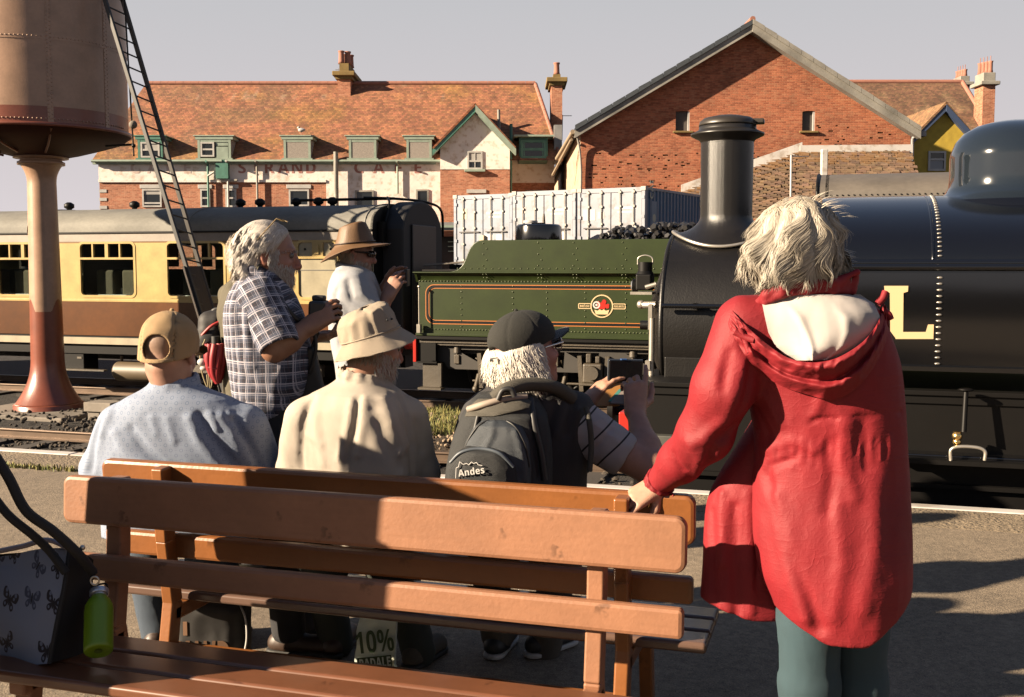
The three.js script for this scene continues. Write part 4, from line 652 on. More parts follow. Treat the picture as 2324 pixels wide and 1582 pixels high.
  part(t, 'roof_gutter', [box(wx(560), yT + .42, zc + 1.05, xe - .1, yT + .44, zc + 1.09)], mt.black);
  const vent = (px) => { const X = T(px, 455, TRACK)[0]; part(t, 'roof_vent', [lathe([[.05, 0], [.05, .05], [.10, .08], [.10, .15], [.04, .19], [0, .19]], [X, yT + .58, zc + .1], 14)], mt.black); };
  for (const p of [164, 312, 552, 596, 678, 728, 760]) vent(p);
  part(t, 'roof_pipe', [rod([T(678, 450, TRACK)[0], yT + .72, zc + .1], [T(900, 452, TRACK)[0], yT + .72, zc + .1], .028)], mt.black);
  // black corridor gangway at the end, and the handrail that loops over it
  const gx = xe + .02, gg = new THREE.Shape(); gg.moveTo(-.95, yB - .1); gg.lineTo(.95, yB - .1); gg.lineTo(.95, EYE + .62); gg.quadraticCurveTo(.75, EYE + 1.10, 0, EYE + 1.12); gg.quadraticCurveTo(-.75, EYE + 1.10, -.95, EYE + .62); gg.closePath();
  part(t, 'gangway', [new THREE.ExtrudeGeometry(gg, { depth: .34, bevelEnabled: true, bevelSize: .04, bevelThickness: .04, bevelSegments: 2, curveSegments: 16 }).rotateY(Math.PI / 2).translate(gx, 0, zc - .0)], M([.014, .012, .012], .7, { map: tMottle }));
  part(t, 'gangway_door', [box(gx + .38, yB, zc - .55, gx + .42, EYE + .72, zc + .62, .02)], M([.02, .018, .018], .5, { map: tBlotch }));
  parts(t, 'handrail', [tube([[gx - .6, yT + .72, zc + .5], [gx - .1, yT + .71, zc + .2], [gx + .3, yT + .66, zc - .5], [gx + .34, yT + .52, zc - 1.05], [gx + .30, yT + .05, zc - 1.22]], .025, 24), tube([[gx - .15, yT + .72, zc + .45], [gx + .02, yT + .6, zc + .75], [gx + .06, yT + .25, zc + 1.02]], .022, 16)], mt.black);
  part(t, 'end_lamp_bracket', [box(gx, EYE + .3, zc + 1.05, gx + .1, EYE + .75, zc + 1.2)], mt.black);
  part(t, 'end_step', [box(xe - .2, yB - .5, zc + .9, xe + .15, yB - .44, zc + 1.35), box(xe + .02, yB - .2, zc - 1.1, xe + .5, yB + .02, zc - .6)], mt.black);
  // underframe
  const under = part(t, 'underframe', [box(x0, RAIL + .45, zc - .9, xe - .2, yB - .3, zc - .5), box(x0, yB - .36, zc - 1.1, xe, yB - .05, zc + 1.0)], mt.black);
  part(t, 'battery_box', [box(wx(75), RAIL + .38, zs - .55, wx(175), yB - .36, zs - .12, .02)], mt.black); part(t, 'battery_box', [box(wx(520), RAIL + .40, zs - .6, wx(640), yB - .38, zs - .14, .02)], mt.black); part(t, 'box_plate', [box(wx(160), RAIL + .75, zs - .12, wx(166), RAIL + .9, zs - .11), box(wx(172), RAIL + .8, zs - .12, wx(178), RAIL + .9, zs - .11), box(wx(160), RAIL + .62, zs - .12, wx(170), RAIL + .66, zs - .11)], mt.oily);
  { const p = T(272, 842, ZS + .35), f = [p[0], p[1], p[2]]; part(t, 'vacuum_tank', [ball(f, [.12, .19, .19], 16), rod([f[0], f[1], f[2]], [f[0] + .85, f[1], f[2]], .19, .19, 24), rod([f[0] + .05, f[1] + .17, f[2]], [f[0] + .05, f[1] + .3, f[2]], .03)], M([.19, .14, .085], .5, { map: tMottle })); }
  for (const bx of [xe - 3.1, xe - 16]) { // bogies
    part(t, 'bogie', [box(bx - 1.9, RAIL + .38, zs - .48, bx + 1.9, RAIL + .62, zs - .36, .02), box(bx - .5, RAIL + .2, zs - .5, bx + .5, RAIL + .5, zs - .34, .03), box(bx - 1.45, RAIL + .35, zs - .42, bx - 1.05, RAIL + .62, zs - .26, .02), box(bx + 1.05, RAIL + .35, zs - .42, bx + 1.45, RAIL + .62, zs - .26, .02)], mt.oily);
    for (const dx of [-1.25, 1.25]) part(t, 'wheel', [new THREE.CylinderGeometry(.46, .46, .1, 28).rotateX(Math.PI / 2).translate(bx + dx, RAIL + .46, zc + .75), new THREE.CylinderGeometry(.46, .46, .1, 28).rotateX(Math.PI / 2).translate(bx + dx, RAIL + .46, zc - .75)], mt.oily);
  }
  part(t, 'step_board', [box(wx(100), RAIL + .4, zs - .1, wx(230), RAIL + .43, zs + .02)], mt.oily);
}
function smoothRoof(arc, x0, x1, y, z) { const g = new THREE.PlaneGeometry(1, 1, 60, arc.length - 1), p = g.attributes.position, uv = g.attributes.uv; for (let i = 0; i < p.count; i++) { const u = p.getX(i) + .5, k = Math.round((.5 - p.getY(i)) * (arc.length - 1)), [a, b] = arc[k]; p.setXYZ(i, lerp(x0, x1, u), y + b, z + a); uv.setXY(i, lerp(x0, x1, u), k * .13); } g.computeVertexNormals(); return g; }
function ribArc(arc, x, y, z) { return tube(arc.filter((_, i) => i % 2 === 0).map(([a, b]) => [x, y + b + .004, z + a * 1.002]), .014, 30, 5); }

// ---------------------------------------------------------------- the green engine: its tender, and the cab roof beyond the black engine
{
  const ZS = 17.5, P = (x, y) => T(x, y, ZS), xl = P(950, 700)[0], zs = -ZS, zc = -TRACK, xr = xl + 6.9;
  const h = (py) => T(1250, py, ZS)[1];
  const t = thing('tender', 'dark green lined locomotive tender loaded with coal beside the carriage end', 'tender', 'T', [xl + 3, RAIL, zc]);
  const yb = h(763), yrv = h(641), yf = h(619), yt = h(546);
  const sheet = poly([[xl, yb], [xr, yb], [xr, yrv], [xl, yrv]]);
  part(t, 'tank_side', [prism(sheet, .03, zs), box(xl, yb, zc - 1.25, xr, yf - .05, zs - .031)], mt.green);
  part(t, 'flare', [quad([xl - .03, yrv, zs + .001], [xr, yrv, zs + .001], [xr, yf, zs + .10], [xl - .05, yf, zs + .10], 20, 8, (q, u, v) => [q[0], q[1], zs + .001 + .1 * v * v]), prismYZ([[yrv, zs], [yf, zs + .1], [yf, zs - .3], [yrv, zs - .3]], xl - .04, xl)], mt.green);
  part(t, 'beading', [tube([[xl - .06, yf, zs + .10], [xl + .7, yf, zs + .10], [xl + 2, yf, zs + .1], [xr, yf, zs + .1]], .016, 30, 6)], mt.green);
  // raised fender with its swept front corner
  const fx0 = P(1030, 600)[0], fx1 = P(1090, 600)[0], s = new THREE.Shape(); s.moveTo(fx0 - .05, yf); s.bezierCurveTo(fx0 + .36, yf + .02, fx0 + .2, yt - .03, fx1 + .05, yt); s.lineTo(xr, yt); s.lineTo(xr, yf); s.closePath();
  part(t, 'fender', [new THREE.ExtrudeGeometry(s, { depth: .03, bevelEnabled: false, curveSegments: 20 }).translate(0, 0, zs + .055)], mt.green);
  { const pts = s.getSpacedPoints(200).filter((p) => p.y > yf + .01 || p.x < fx0); part(t, 'fender_bead', [tube(pts.filter((p) => p.x < xr - .1).map((p) => [p.x, p.y, zs + .07]), .015, 160, 6)], mt.green); }
  part(t, 'front_plate', [box(xl + .05, yf - .3, zc - 1.2, xl + .08, yf - .02, zs - .1)], mt.green);
  part(t, 'base_angle', [box(xl - .03, yb - .03, zs - .06, xr, yb + .012, zs + .07, .006)], mt.green);
  // rivets
  const rv = [], st = new THREE.SphereGeometry(.0115, 6, 4), R = (x, y, z) => rv.push(st.clone().translate(x, y, z));
  for (let x = xl + .02; x < xr; x += .058) { R(x, yrv + .012, zs + .008); R(x, h(752), zs + .004); }
  for (let x = P(1040, 0)[0]; x < xr; x += .125) R(x, yf + .07, zs + .088);
  for (const c of [1047, 1164, 1241, 1328, 1420, 1487]) { const X = P(c, 700)[0]; for (let y = h(650); y > yb + .1; y -= .10) R(X, y, zs + .004); }
  for (const c of [1104, 1228, 1308, 1419, 1530]) { const X = P(c, 580)[0]; for (let y = yf + .12, k = 0; y < yt - .02; y += .095, k++) R(X + (k & 1 ? .03 : -.03), y, zs + .088); for (const d of [-.03, .03]) { R(X + d, yf - .03, zs + .095); R(X + d, yf - .085, zs + .06); } }
  R(P(1475, 764)[0], h(702), zs + .01); R(P(1475, 779)[0], h(712), zs + .01);
  part(t, 'rivets', rv, M([.12, .14, .06], .3, {}), { stuff: true });
  // orange, black, orange lining with round corners
  const ring = (d, w, mm, nme) => { const a = xl + .13 + d, b = xr - .2, y0 = h(740) + d, y1 = h(647) - d, o = rrect(a, y0, b, y1, .16 - d * .6); o.holes.push(rrect(a + w, y0 + w, b - w, y1 - w, .15 - d * .6, THREE.Path)); part(t, nme, [new THREE.ExtrudeGeometry(o, { depth: .004, bevelEnabled: false, curveSegments: 8 }).translate(0, 0, zs)], mm); };
  ring(0, .013, mt.orange, 'lining'); ring(.014, .045, mt.black, 'lining_band'); ring(.06, .012, mt.orange, 'lining');
  // crest: a ring, two name bars, red lion-like beast above a crown, small wheel (built as simple shapes)
  { const c = P(1366, 695), z = zs + .003, k = 1; const cr = part(t, 'crest', [new THREE.RingGeometry(.172, .192, 48).translate(c[0], c[1], z + .006)], mt.creamLine);
    for (const sg of [-1, 1]) { const o = rrect(sg < 0 ? -.40 : .185, -.047, sg < 0 ? -.185 : .40, .047, .02); o.holes.push(rrect(sg < 0 ? -.385 : .19, -.034, sg < 0 ? -.19 : .385, .034, .012, THREE.Path)); part(cr, 'crest_bar', [new THREE.ShapeGeometry(o).translate(c[0], c[1], z + .005)], mt.creamLine); const g = text(sg < 0 ? 'BRITISH' : 'RAILWAYS', .036, .002); const w = g.boundingBox.max.x; part(cr, 'crest_lettering', [g.scale(.16 / w, 1, 1).translate(c[0] + (sg < 0 ? -.372 : .208), c[1] - .018, z + .003)], mt.creamLine); }
    const beast = new THREE.Shape(); beast.moveTo(-.06, -.045); beast.lineTo(-.085, .01); beast.quadraticCurveTo(-.08, .07, -.055, .09); beast.lineTo(-.03, .06); beast.quadraticCurveTo(-.01, .05, 0, .08); beast.lineTo(.02, .11); beast.quadraticCurveTo(.07, .12, .075, .07); beast.lineTo(.06, .03); beast.lineTo(.085, .035); beast.quadraticCurveTo(.10, .05, .125, .03); beast.lineTo(.12, -.03); beast.lineTo(.085, -.04); beast.lineTo(.06, -.02); beast.lineTo(.05, -.05); beast.closePath();
    part(cr, 'crest_beast', [new THREE.ShapeGeometry(beast).translate(c[0], c[1], z + .005)], mt.red);
    part(cr, 'crest_wheel', [new THREE.RingGeometry(.038, .062, 24).translate(c[0] - .09, c[1] + .02, z + .008), new THREE.CircleGeometry(.02, 16).translate(c[0] - .09, c[1] + .02, z + .008)], m.frame);
    const crown = poly([[-.10, -.135], [.10, -.135], [.125, -.06], [.07, -.075], [.035, -.05], [0, -.07], [-.035, -.05], [-.07, -.075], [-.125, -.06]]); part(cr, 'crest_crown', [new THREE.ShapeGeometry(crown).translate(c[0], c[1], z + .0065)], mt.creamLine); }
  // frames, buffer beam, running gear
  part(t, 'footplate', [box(xl - .04, h(775), zc - 1.3, xr, h(764) - .002, zs + .05)], mt.black); part(t, 'valance', [box(xl, h(784), zs - .05, xr, h(776), zs - .01), box(xl, h(790), zs - .06, xr, h(784), zs - .045)], mt.oily);
  const fr = new THREE.Shape(), fb = h(885), ft = h(790); fr.moveTo(xl + .02, ft); fr.lineTo(xr, ft); fr.lineTo(xr, h(846)); fr.lineTo(xl + .5, h(846)); fr.lineTo(xl + .42, h(830)); fr.lineTo(xl + .02, h(830)); fr.closePath();
  const wheelX = [P(1128, 0)[0] - .12, P(1335, 0)[0] + .1, P(1335, 0)[0] + 2.35]; for (const X of wheelX.map((w, i) => w)) { const o = new THREE.Path(); o.moveTo(X - .75, h(799)); o.lineTo(X + .6, h(799)); o.lineTo(X + .1, h(840)); o.lineTo(X - .12, h(840)); o.closePath(); }
  for (const X of [P(1060, 0)[0], P(1240, 0)[0], P(1320, 0)[0], P(1462, 0)[0]]) { const o = new THREE.Path(); o.moveTo(X - .28, h(800)); o.lineTo(X + .3, h(800)); o.lineTo(X + .28, h(838)); o.closePath(); fr.holes.push(o); }
  part(t, 'frame', [new THREE.ExtrudeGeometry(fr, { depth: .03, bevelEnabled: false }).translate(0, 0, zs - .16)], M([.05, .04, .03], .6, { map: tBlotch })); part(t, 'back_frame', [box(xl, RAIL + .2, zc - 1, xr, h(790), zs - .9)], mt.black); part(t, 'spring_shelf', [box(xl + .5, h(812), zs - .6, xr, h(800), zs - .3)], mt.oily);
  part(t, 'buffer_beam', [box(xl - .10, h(830), zc - 1.25, xl - .04, h(768), zs + .03, .008)], mt.red); for (const zz of [zs - .42, zc - .88]) part(t, 'buffer', [rod([xl - .1, h(792), zz], [xl - .42, h(792), zz], .13, .10, 20), new THREE.CylinderGeometry(.2, .2, .05, 24).rotateZ(Math.PI / 2).translate(xl - .56, h(792), zz), rod([xl - .4, h(792), zz], [xl - .56, h(792), zz], .06)], mt.red);
  part(t, 'end_plate', [box(xl - .02, h(830), zs - .13, xl + .3, h(772), zs - .02), box(xl + .22, h(826), zs - .02, xl + .32, h(786), zs + .02), box(xl - .02, h(832), zs - .13, xl + .34, h(828), zs + .03)], mt.black);
  part(t, 'step', [box(xl + .02, h(893), zs - .1, xl + .45, h(888), zs + .12), box(xl + .06, h(888), zs - .06, xl + .38, h(832), zs - .03), box(xl + .36, h(886), zs - .05, xl + .42, h(832), zs + .02)], mt.oily);
  for (const X of wheelX) {
    const wy = RAIL + .62; part(t, 'wheel', [new THREE.TorusGeometry(.58, .05, 8, 40).translate(X, wy, zs - .55), new THREE.CylinderGeometry(.14, .14, .2, 20).rotateX(Math.PI / 2).translate(X, wy, zs - .5), ...Array.from({ length: 10 }, (_, i) => rod([X, wy, zs - .55], [X + Math.cos(i * .628) * .56, wy + Math.sin(i * .628) * .56, zs - .55], .03))], mt.black);
    const ax = part(t, 'axlebox', [box(X - .17, wy - .16, zs - .22, X + .17, wy + .18, zs - .0, .04), new THREE.CylinderGeometry(.115, .125, .07, 24).rotateX(Math.PI / 2).translate(X, wy + .02, zs + .03), box(X - .2, wy - .19, zs - .12, X + .2, wy - .15, zs + .05, .01), box(X - .12, wy + .18, zs - .15, X - .03, wy + .34, zs - .05, .02), box(X + .04, wy + .18, zs - .15, X + .12, wy + .3, zs - .05, .02)], mt.oily);
    part(t, 'horn_guide', [bar([X - .2, wy - .3, zs - .1], [X - .24, wy + .3, zs - .1], .07, .05), bar([X + .2, wy - .3, zs - .1], [X + .24, wy + .3, zs - .1], .07, .05), bar([X - .24, wy - .36, zs - .1], [X + .24, wy - .36, zs - .1], .06, .05)], mt.oily);
    const leaf = []; for (let k = 0; k < 6; k++) { const hw = .62 - k * .08; leaf.push(tube([[X - hw, wy + .42 + k * .028, zs - .2], [X, wy + .36 + k * .028, zs - .2], [X + hw, wy + .42 + k * .028, zs - .2]], .014, 12, 4)); }
    part(t, 'leaf_spring', leaf, mt.oily, { stuff: true });
    for (const sd of [-.66, .66]) part(t, 'spring_hanger', [rod([X + sd, h(796), zs - .15], [X + sd, wy + .25, zs - .15], .03), new THREE.CylinderGeometry(.06, .07, .13, 14).translate(X + sd, wy + .36, zs - .15), box(X + sd - .05, wy + .1, zs - .2, X + sd + .05, wy + .26, zs - .1, .015), ball([X + sd, wy + .50, zs - .15], .045)], mt.oily);
  }
  for (const px of [1070, 1268, 1344]) { const q = P(px, 850); part(t, 'brake_hanger', [tube([[q[0], h(820), zs - .3], [q[0] + .05, h(850), zs - .28], [q[0] - .02, h(893), zs - .28]], .045, 12, 6), ball([q[0] - .02, h(893), zs - .28], .06)], mt.oily); }
  part(t, 'brake_pull_rod', [rod([xl + .9, h(874), zs - .28], [xr, h(874), zs - .28], .022)], mt.oily);
  part(t, 'handrail', [rod([P(953, 0)[0], h(742), zs + .13], [P(953, 0)[0], h(652), zs + .13], .013), ball([P(953, 0)[0], h(652), zs + .13], .025), box(P(947, 0)[0], h(760), zs + .05, P(955, 0)[0], h(740), zs + .14)], mt.steel);
  // tank top: filler dome, plates, coal
  { const D = T(1222, 540, 18.6); part(t, 'filler_dome', [lathe([[0, .36], [.36, .35], [.41, .31], [.42, .1], [.42, -.3], [0, -.3]], [D[0], yt - .04, D[2]], 32), box(D[0] - .1, yt + .3, D[2] - .1, D[0] + .1, yt + .34, D[2] + .1)], mt.gloss); part(t, 'dome_lid', [new THREE.CylinderGeometry(.13, .13, .04, 20).translate(D[0] - .15, yt + .36, D[2])], m.frame); part(t, 'whistle', [rod([D[0] + .1, yt + .32, D[2]], [D[0] + .1, yt + .5, D[2]], .03, .015)], mt.oily); }
  part(t, 'coal_plate', slab(T(1330, 545, 18), T(1480, 545, 18), T(1470, 532, 19), T(1355, 532, 19), .05).concat(box(xl + .8, yf - .1, zc - 1.1, xr, yf, zs - .05), box(xl - .05, yf + .02, zc - 1.2, P(1045, 0)[0] + .1, yf + .05, zs - .3), box(xl - .02, yf + .05, zc - .9, P(1030, 0)[0], yf + .14, zc - .3)), mt.black);
  { const n = 900, co = new THREE.InstancedMesh(new THREE.DodecahedronGeometry(1, 0), mt.coal, n), q = new THREE.Matrix4(), e = new THREE.Euler(), base = t.base;
    for (let i = 0; i < n; i++) { const px = rr(1370, 1640), A = T(px, 545, 18.9), z = -rr(17.9, 19.8), u = (px - 1370) / 190, prof = px < 1480 ? .27 * Math.pow(Math.sin(Math.min(1, u / .3) * Math.PI / 2), 1) : px < 1505 ? .2 : .33, yy = yt - .05 + rnd() * prof * (1 - .12 * Math.pow((z + 18.8), 2)); const s = rr(.035, .085); q.compose(new THREE.Vector3(A[0] - base[0], yy - base[1], z - base[2]), new THREE.Quaternion().setFromEuler(e.set(rnd() * 6, rnd() * 6, rnd() * 6)), new THREE.Vector3(s * rr(.7, 1.3), s * rr(.6, 1), s)); co.setMatrixAt(i, q); }
    co.name = 'coal'; co.userData.kind = 'stuff'; co.castShadow = co.receiveShadow = true; t.add(co); }
  part(t, 'fire_iron', [bar([xl - .1, yf + .12, zs - .5], [P(1050, 0)[0], yf + .2, zs - .9], .03)], m.stone);
}
{ // the green engine itself: little more than its cab roof shows
  const a = T(1862, 440, TRACK), t = thing('locomotive', 'grey cab roof of the green engine showing above the black engine boiler', 'locomotive', 'T', [a[0] + 2, RAIL, -TRACK]);
  const y1 = T(2000, 396, TRACK)[1], y0 = T(2000, 446, 17.5)[1], arc = []; for (let i = 0; i <= 20; i++) { const an = Math.PI * i / 20; arc.push([Math.cos(an) * 1.32, Math.pow(Math.sin(an), .85) * (y1 - y0)]); }
  part(t, 'cab_roof', [smoothRoof(arc, a[0], a[0] + 3.6, y0, -TRACK)], M([.20, .17, .14], .6, { map: tBlotch }), { uv: true });
  { const s = poly(arc); const g = new THREE.ExtrudeGeometry(s, { depth: .05, bevelEnabled: false }).rotateY(Math.PI / 2).translate(a[0] + .1, y0, -TRACK); part(t, 'roof_end', [g, ...arc.slice(0, 11).map((_, i) => i ? rod([a[0] - .02, y0 + arc[i - 1][1], -TRACK + arc[i - 1][0]], [a[0] - .02, y0 + arc[i][1], -TRACK + arc[i][0]], .025) : null)], mt.black); }
  part(t, 'cab_side', [box(a[0] + .3, RAIL + 1.2, -17.56, a[0] + 3.4, y0 + .02, -17.52), box(a[0] + .3, RAIL + 1.2, -20.1, a[0] + 3.4, y0, -20.06)], mt.green);
  const rv = []; for (let x = a[0] + .1; x < a[0] + 3.5; x += .085) rv.push(new THREE.SphereGeometry(.012, 5, 4).translate(x, y0 + .03, -TRACK + 1.325)); part(t, 'rivets', rv, mt.black, { stuff: true });
}

// ---------------------------------------------------------------- the black tank engine at the platform
{
  const ZC = 9, zc = -ZC, x0 = T(1490, 748, 8.25)[0], yc = 1.04, R = .755;
  const t = thing('locomotive', 'black tank engine at the platform edge with tall chimney and rounded dome', 'locomotive', 'T', [x0 + 3, RAIL, zc]);
  const S = mt.sootBlack, tx = x0 + 1.05, xe = x0 + 5.2;
  const drum = (r, xa, xb, o = false) => new THREE.CylinderGeometry(r, r, xb - xa, 96, 1, o).rotateZ(Math.PI / 2).translate((xa + xb) / 2, yc, zc);
  part(t, 'smokebox', [drum(R, x0 + .02, tx + .1), new THREE.TorusGeometry(R - .012, .022, 8, 80).rotateY(Math.PI / 2).translate(x0 + .03, yc, zc), box(x0 + .06, RAIL + .5, zc - .7, tx, yc - .2, zc + .735, .01)], S);
  part(t, 'smokebox_door', [lathe([[0, .16], [.3, .13], [.52, .04], [.56, 0]], [0, 0, 0], 48).rotateZ(Math.PI / 2).translate(x0, yc + .02, zc), rod([x0 - .16, yc, zc], [x0 - .26, yc, zc], .04)], S);
  part(t, 'handrail', [rod([x0 + .05, 1.235, zc + R + .06], [tx + .3, 1.235, zc + R + .06], .018, .018, 12), rod([x0 + .3, 1.235, zc + R - .02], [x0 + .3, 1.235, zc + R + .07], .025)], mt.gloss);
  // chimney
  const cx = T(1648, 500, ZC)[0], ch = (py) => T(1648, py, ZC)[1], kx = (px) => px * 8.93 / FOCAL;
  const base = (a, r) => { const z = Math.sin(a) * r; return yc + Math.sqrt(Math.max(0, (R + .012) ** 2 - z * z)); };
  { const g = new THREE.CylinderGeometry(1, 1, 1, 72, 40, true), p = g.attributes.position, r0 = kx(57), yTop = ch(322), yS = ch(488); for (let i = 0; i < p.count; i++) { const v = p.getY(i) + .5, a = Math.atan2(p.getZ(i), p.getX(i)); const u = clamp((.34 - v) / .34, 0, 1), r = v > .34 ? r0 * (1.0 + .03 * (v - .34)) : r0 + kx(62) * (1 - Math.sqrt(Math.max(0, 1 - u * u * .99))), yl = base(a, r), h = v > .34 ? lerp(yS, yTop, (v - .34) / .66) : lerp(yS, yl, 1 - Math.sqrt(1 - u * u) > 0 ? u : 0); p.setXYZ(i, cx + Math.cos(a) * r, h, zc + Math.sin(a) * r); } g.computeVertexNormals(); part(t, 'chimney', [g], M([.022, .019, .017], .30, { map: tBlotch, bumpMap: again(tGrit, [.5, .02]), bumpScale: .0012 })); }
  { const rim = []; const n = 96, pts = []; for (let i = 0; i < n; i++) { const a = i / n * Math.PI * 2, r = kx(119) * .985; pts.push([cx + Math.cos(a) * r, base(a, r) + .012, zc + Math.sin(a) * r]); } part(t, 'chimney_flange', [tube(pts, .014, 160, 8, true)], mt.steel); }
  part(t, 'chimney_cap', [lathe([[kx(57), ch(326)], [kx(62), ch(318)], [kx(80), ch(309)], [kx(81), ch(304)], [kx(74), ch(301)], [kx(66), ch(297)], [kx(63), ch(294)], [kx(63), ch(287)], [kx(56), ch(287)]], [cx, 0, zc], 72)], M([.03, .026, .022], .36, { map: tMottle }));
  part(t, 'chimney_lid', [lathe([[0, ch(263)], [kx(30), ch(264)], [kx(52), ch(269)], [kx(61), ch(276)], [kx(63), ch(283)], [kx(63), ch(288)], [0, ch(288)]], [cx, 0, zc], 72), box(cx + kx(52), ch(284), zc - .05, cx + kx(80), ch(273), zc + .06, .01)], M([.045, .036, .027], .42, { map: tMottle }));
  // boiler and side tanks as one rounded casing, with a ledge at the tank top
  const yt0 = .86, yLedge = 1.535, zt = -7.78, yTop = 2.075, prof = []; prof.push([zt - .02, yt0 - .02], [zt, yt0 + .03], [zt, yLedge - .06]);
  const xA = tx + .15;
  part(t, 'side_tank', [quad([xA, yt0, zt], [xe, yt0, zt], [xe, yLedge, zt], [xA, yLedge, zt], 40, 16, (q, u, v) => [q[0], q[1], zt - .035 * (1 - Math.cos((v - .5) * 2.2)) + .0]), box(xA, yt0, zc - 1.2, xe, yLedge - .02, zt - .05)], mt.gloss);
  part(t, 'tank_beading', [rod([xA, yLedge - .005, zt + .0], [xe, yLedge - .005, zt + .0], .022, .022, 12), rod([xA, yLedge + .02, zt - .05], [xe, yLedge + .02, zt - .05], .03, .03, 12), box(xA, yt0 - .03, zt - .06, xe, yt0 + .0, zt + .015)], mt.gloss);
  { const g = new THREE.PlaneGeometry(1, 1, 30, 40), p = g.attributes.position; for (let i = 0; i < p.count; i++) { const u = p.getX(i) + .5, v = p.getY(i) + .5, a = v * Math.PI * .5; const z = lerp(zt - .055, zc, Math.pow(1 - Math.cos(a), .9)), y = yLedge + (yTop - yLedge) * Math.pow(Math.sin(a), .95); p.setXYZ(i, lerp(xA, xe, u), y, z); } g.computeVertexNormals(); const far = g.clone().scale(1, 1, -1).translate(0, 0, 2 * zc); far.computeVertexNormals(); part(t, 'boiler', [g, far, box(xA, yLedge - .1, zc - 1.1, xA + .02, yLedge + .2, zt - .06)], mt.gloss); 
    const X = T(2126, 520, 8.2)[0], rv = []; const ell = (y, z, s = .014) => rv.push(new THREE.SphereGeometry(s, 6, 5).scale(1.25, .5, .6).translate(X, y, z)); for (let k = 0; k < 26; k++) { const v = .04 + k / 27, a = v * Math.PI / 2; ell(yLedge + (yTop - yLedge) * Math.pow(Math.sin(a), .95), lerp(zt - .055, zc, Math.pow(1 - Math.cos(a), .9)) + .004); } for (let y = yt0 + .02; y < yLedge - .05; y += .0415) ell(y, zt + .003 - .035 * (1 - Math.cos(((y - yt0) / (yLedge - yt0) - .5) * 2.2)), .0165); part(t, 'rivets', rv, mt.steel, { stuff: true }); 
    part(t, 'joint_cover', [tube(Array.from({ length: 15 }, (_, k) => { const a = (k / 14) * Math.PI / 2; return [X - .045, yLedge + (yTop - yLedge) * Math.pow(Math.sin(a), .95) - .006, lerp(zt - .055, zc, Math.pow(1 - Math.cos(a), .9))]; }), .012, 40, 5)], mt.gloss); }
  // the painted letter
  { const l = (px, py) => T(px, py, 7.75); const s = poly([[2006, 649], [2062, 649], [2062, 661], [2051, 664], [2051, 755], [2103, 755], [2107, 740], [2121, 740], [2119, 770], [2036, 770], [2036, 764], [2046, 758], [2020, 755], [2020, 664], [2007, 661]].map(([a, b]) => { const q = l(a, b); return [q[0], q[1]]; })); const s2 = poly([[2007, 649], [2062, 649], [2061, 662], [2051, 665], [2050, 754], [2102, 754], [2107, 737], [2120, 737], [2119, 770], [2033, 770], [2033, 768], [2021, 752], [2020, 665], [2008, 662]].map(([a, b]) => { const q = l(a, b); return [q[0], q[1]]; })); part(t, 'painted_letter', [new THREE.ExtrudeGeometry(s2, { depth: .004, bevelEnabled: false }).translate(0, 0, zt + .0)], mt.creamLine); }
  // dome
  { const D = T(2300, 430, ZC), k = (px) => px * 8.05 / FOCAL, y = (py) => T(2300, py, ZC)[1], r = k(139); part(t, 'dome', [lathe([[r * 1.42, y(462)], [r * 1.22, y(452)], [r * 1.07, y(440)], [r * 1.01, y(425)], [r, y(400)], [r, y(360)], [r * .985, y(345)], [r * .92, y(322)], [r * .8, y(302)], [r * .6, y(286)], [r * .35, y(277)], [0, y(274)]], [D[0], 0, zc], 96)], M([.016, .022, .030], .10, { clearcoat: 1, clearcoatRoughness: .05 }));
    const fl = []; for (let i = 0; i <= 48; i++) { const a = -.2 + i / 48 * (Math.PI + .4), rad = r * 1.46, z = Math.sin(a) * rad, u = clamp(z / (zt - .055 - zc), -1, 1), an = Math.acos(1 - Math.pow(Math.abs(u), 1 / .9)); fl.push([D[0] + Math.cos(a) * rad, yLedge + (yTop - yLedge) * Math.pow(Math.sin(Math.PI / 2 - Math.asin(clamp(Math.abs(u), 0, 1)) * .9), .9) + .0, zc + z]); } part(t, 'dome_flange', [lathe([[r * 1.40, y(470) - .06], [r * 1.5, y(470) - .06], [r * 1.5, y(466) - .03], [r * 1.40, y(459)]], [D[0], 0, zc], 72)], mt.gloss); }
  // footplate, valance, steps and fittings
  const yp = T(1900, 868, 7.8)[1], zf = -7.72;
  part(t, 'footplate', [box(x0 - .1, .655, zc - 1.25, xe, .69, -7.84, .006), box(x0 - .1, -.5, -7.93, xe, .655, -7.88), box(x0 - .1, .60, -7.88, xe, .655, -7.86)], mt.black);
  part(t, 'frame_plate', [box(x0 - .1, RAIL + .1, zc - .8, xe, .42, zc + .75)], mt.black);
  
  for (const X of [x0 + 1.3, x0 + 3.2, x0 + 5]) part(t, 'wheel', [new THREE.TorusGeometry(.64, .06, 8, 44).translate(X, RAIL + .7, zc + .78), new THREE.CylinderGeometry(.16, .16, .16, 20).rotateX(Math.PI / 2).translate(X, RAIL + .7, zc + .8), ...Array.from({ length: 12 }, (_, i) => rod([X, RAIL + .7, zc + .78], [X + Math.cos(i * .5236) * .62, RAIL + .7 + Math.sin(i * .5236) * .62, zc + .78], .032))], mt.black);
  part(t, 'coupling_rod', [box(x0 + 1.2, RAIL + .46, zc + .92, xe + .2, RAIL + .58, zc + .98, .015)], M([.2, .18, .16], .4, { metalness: .7 }));
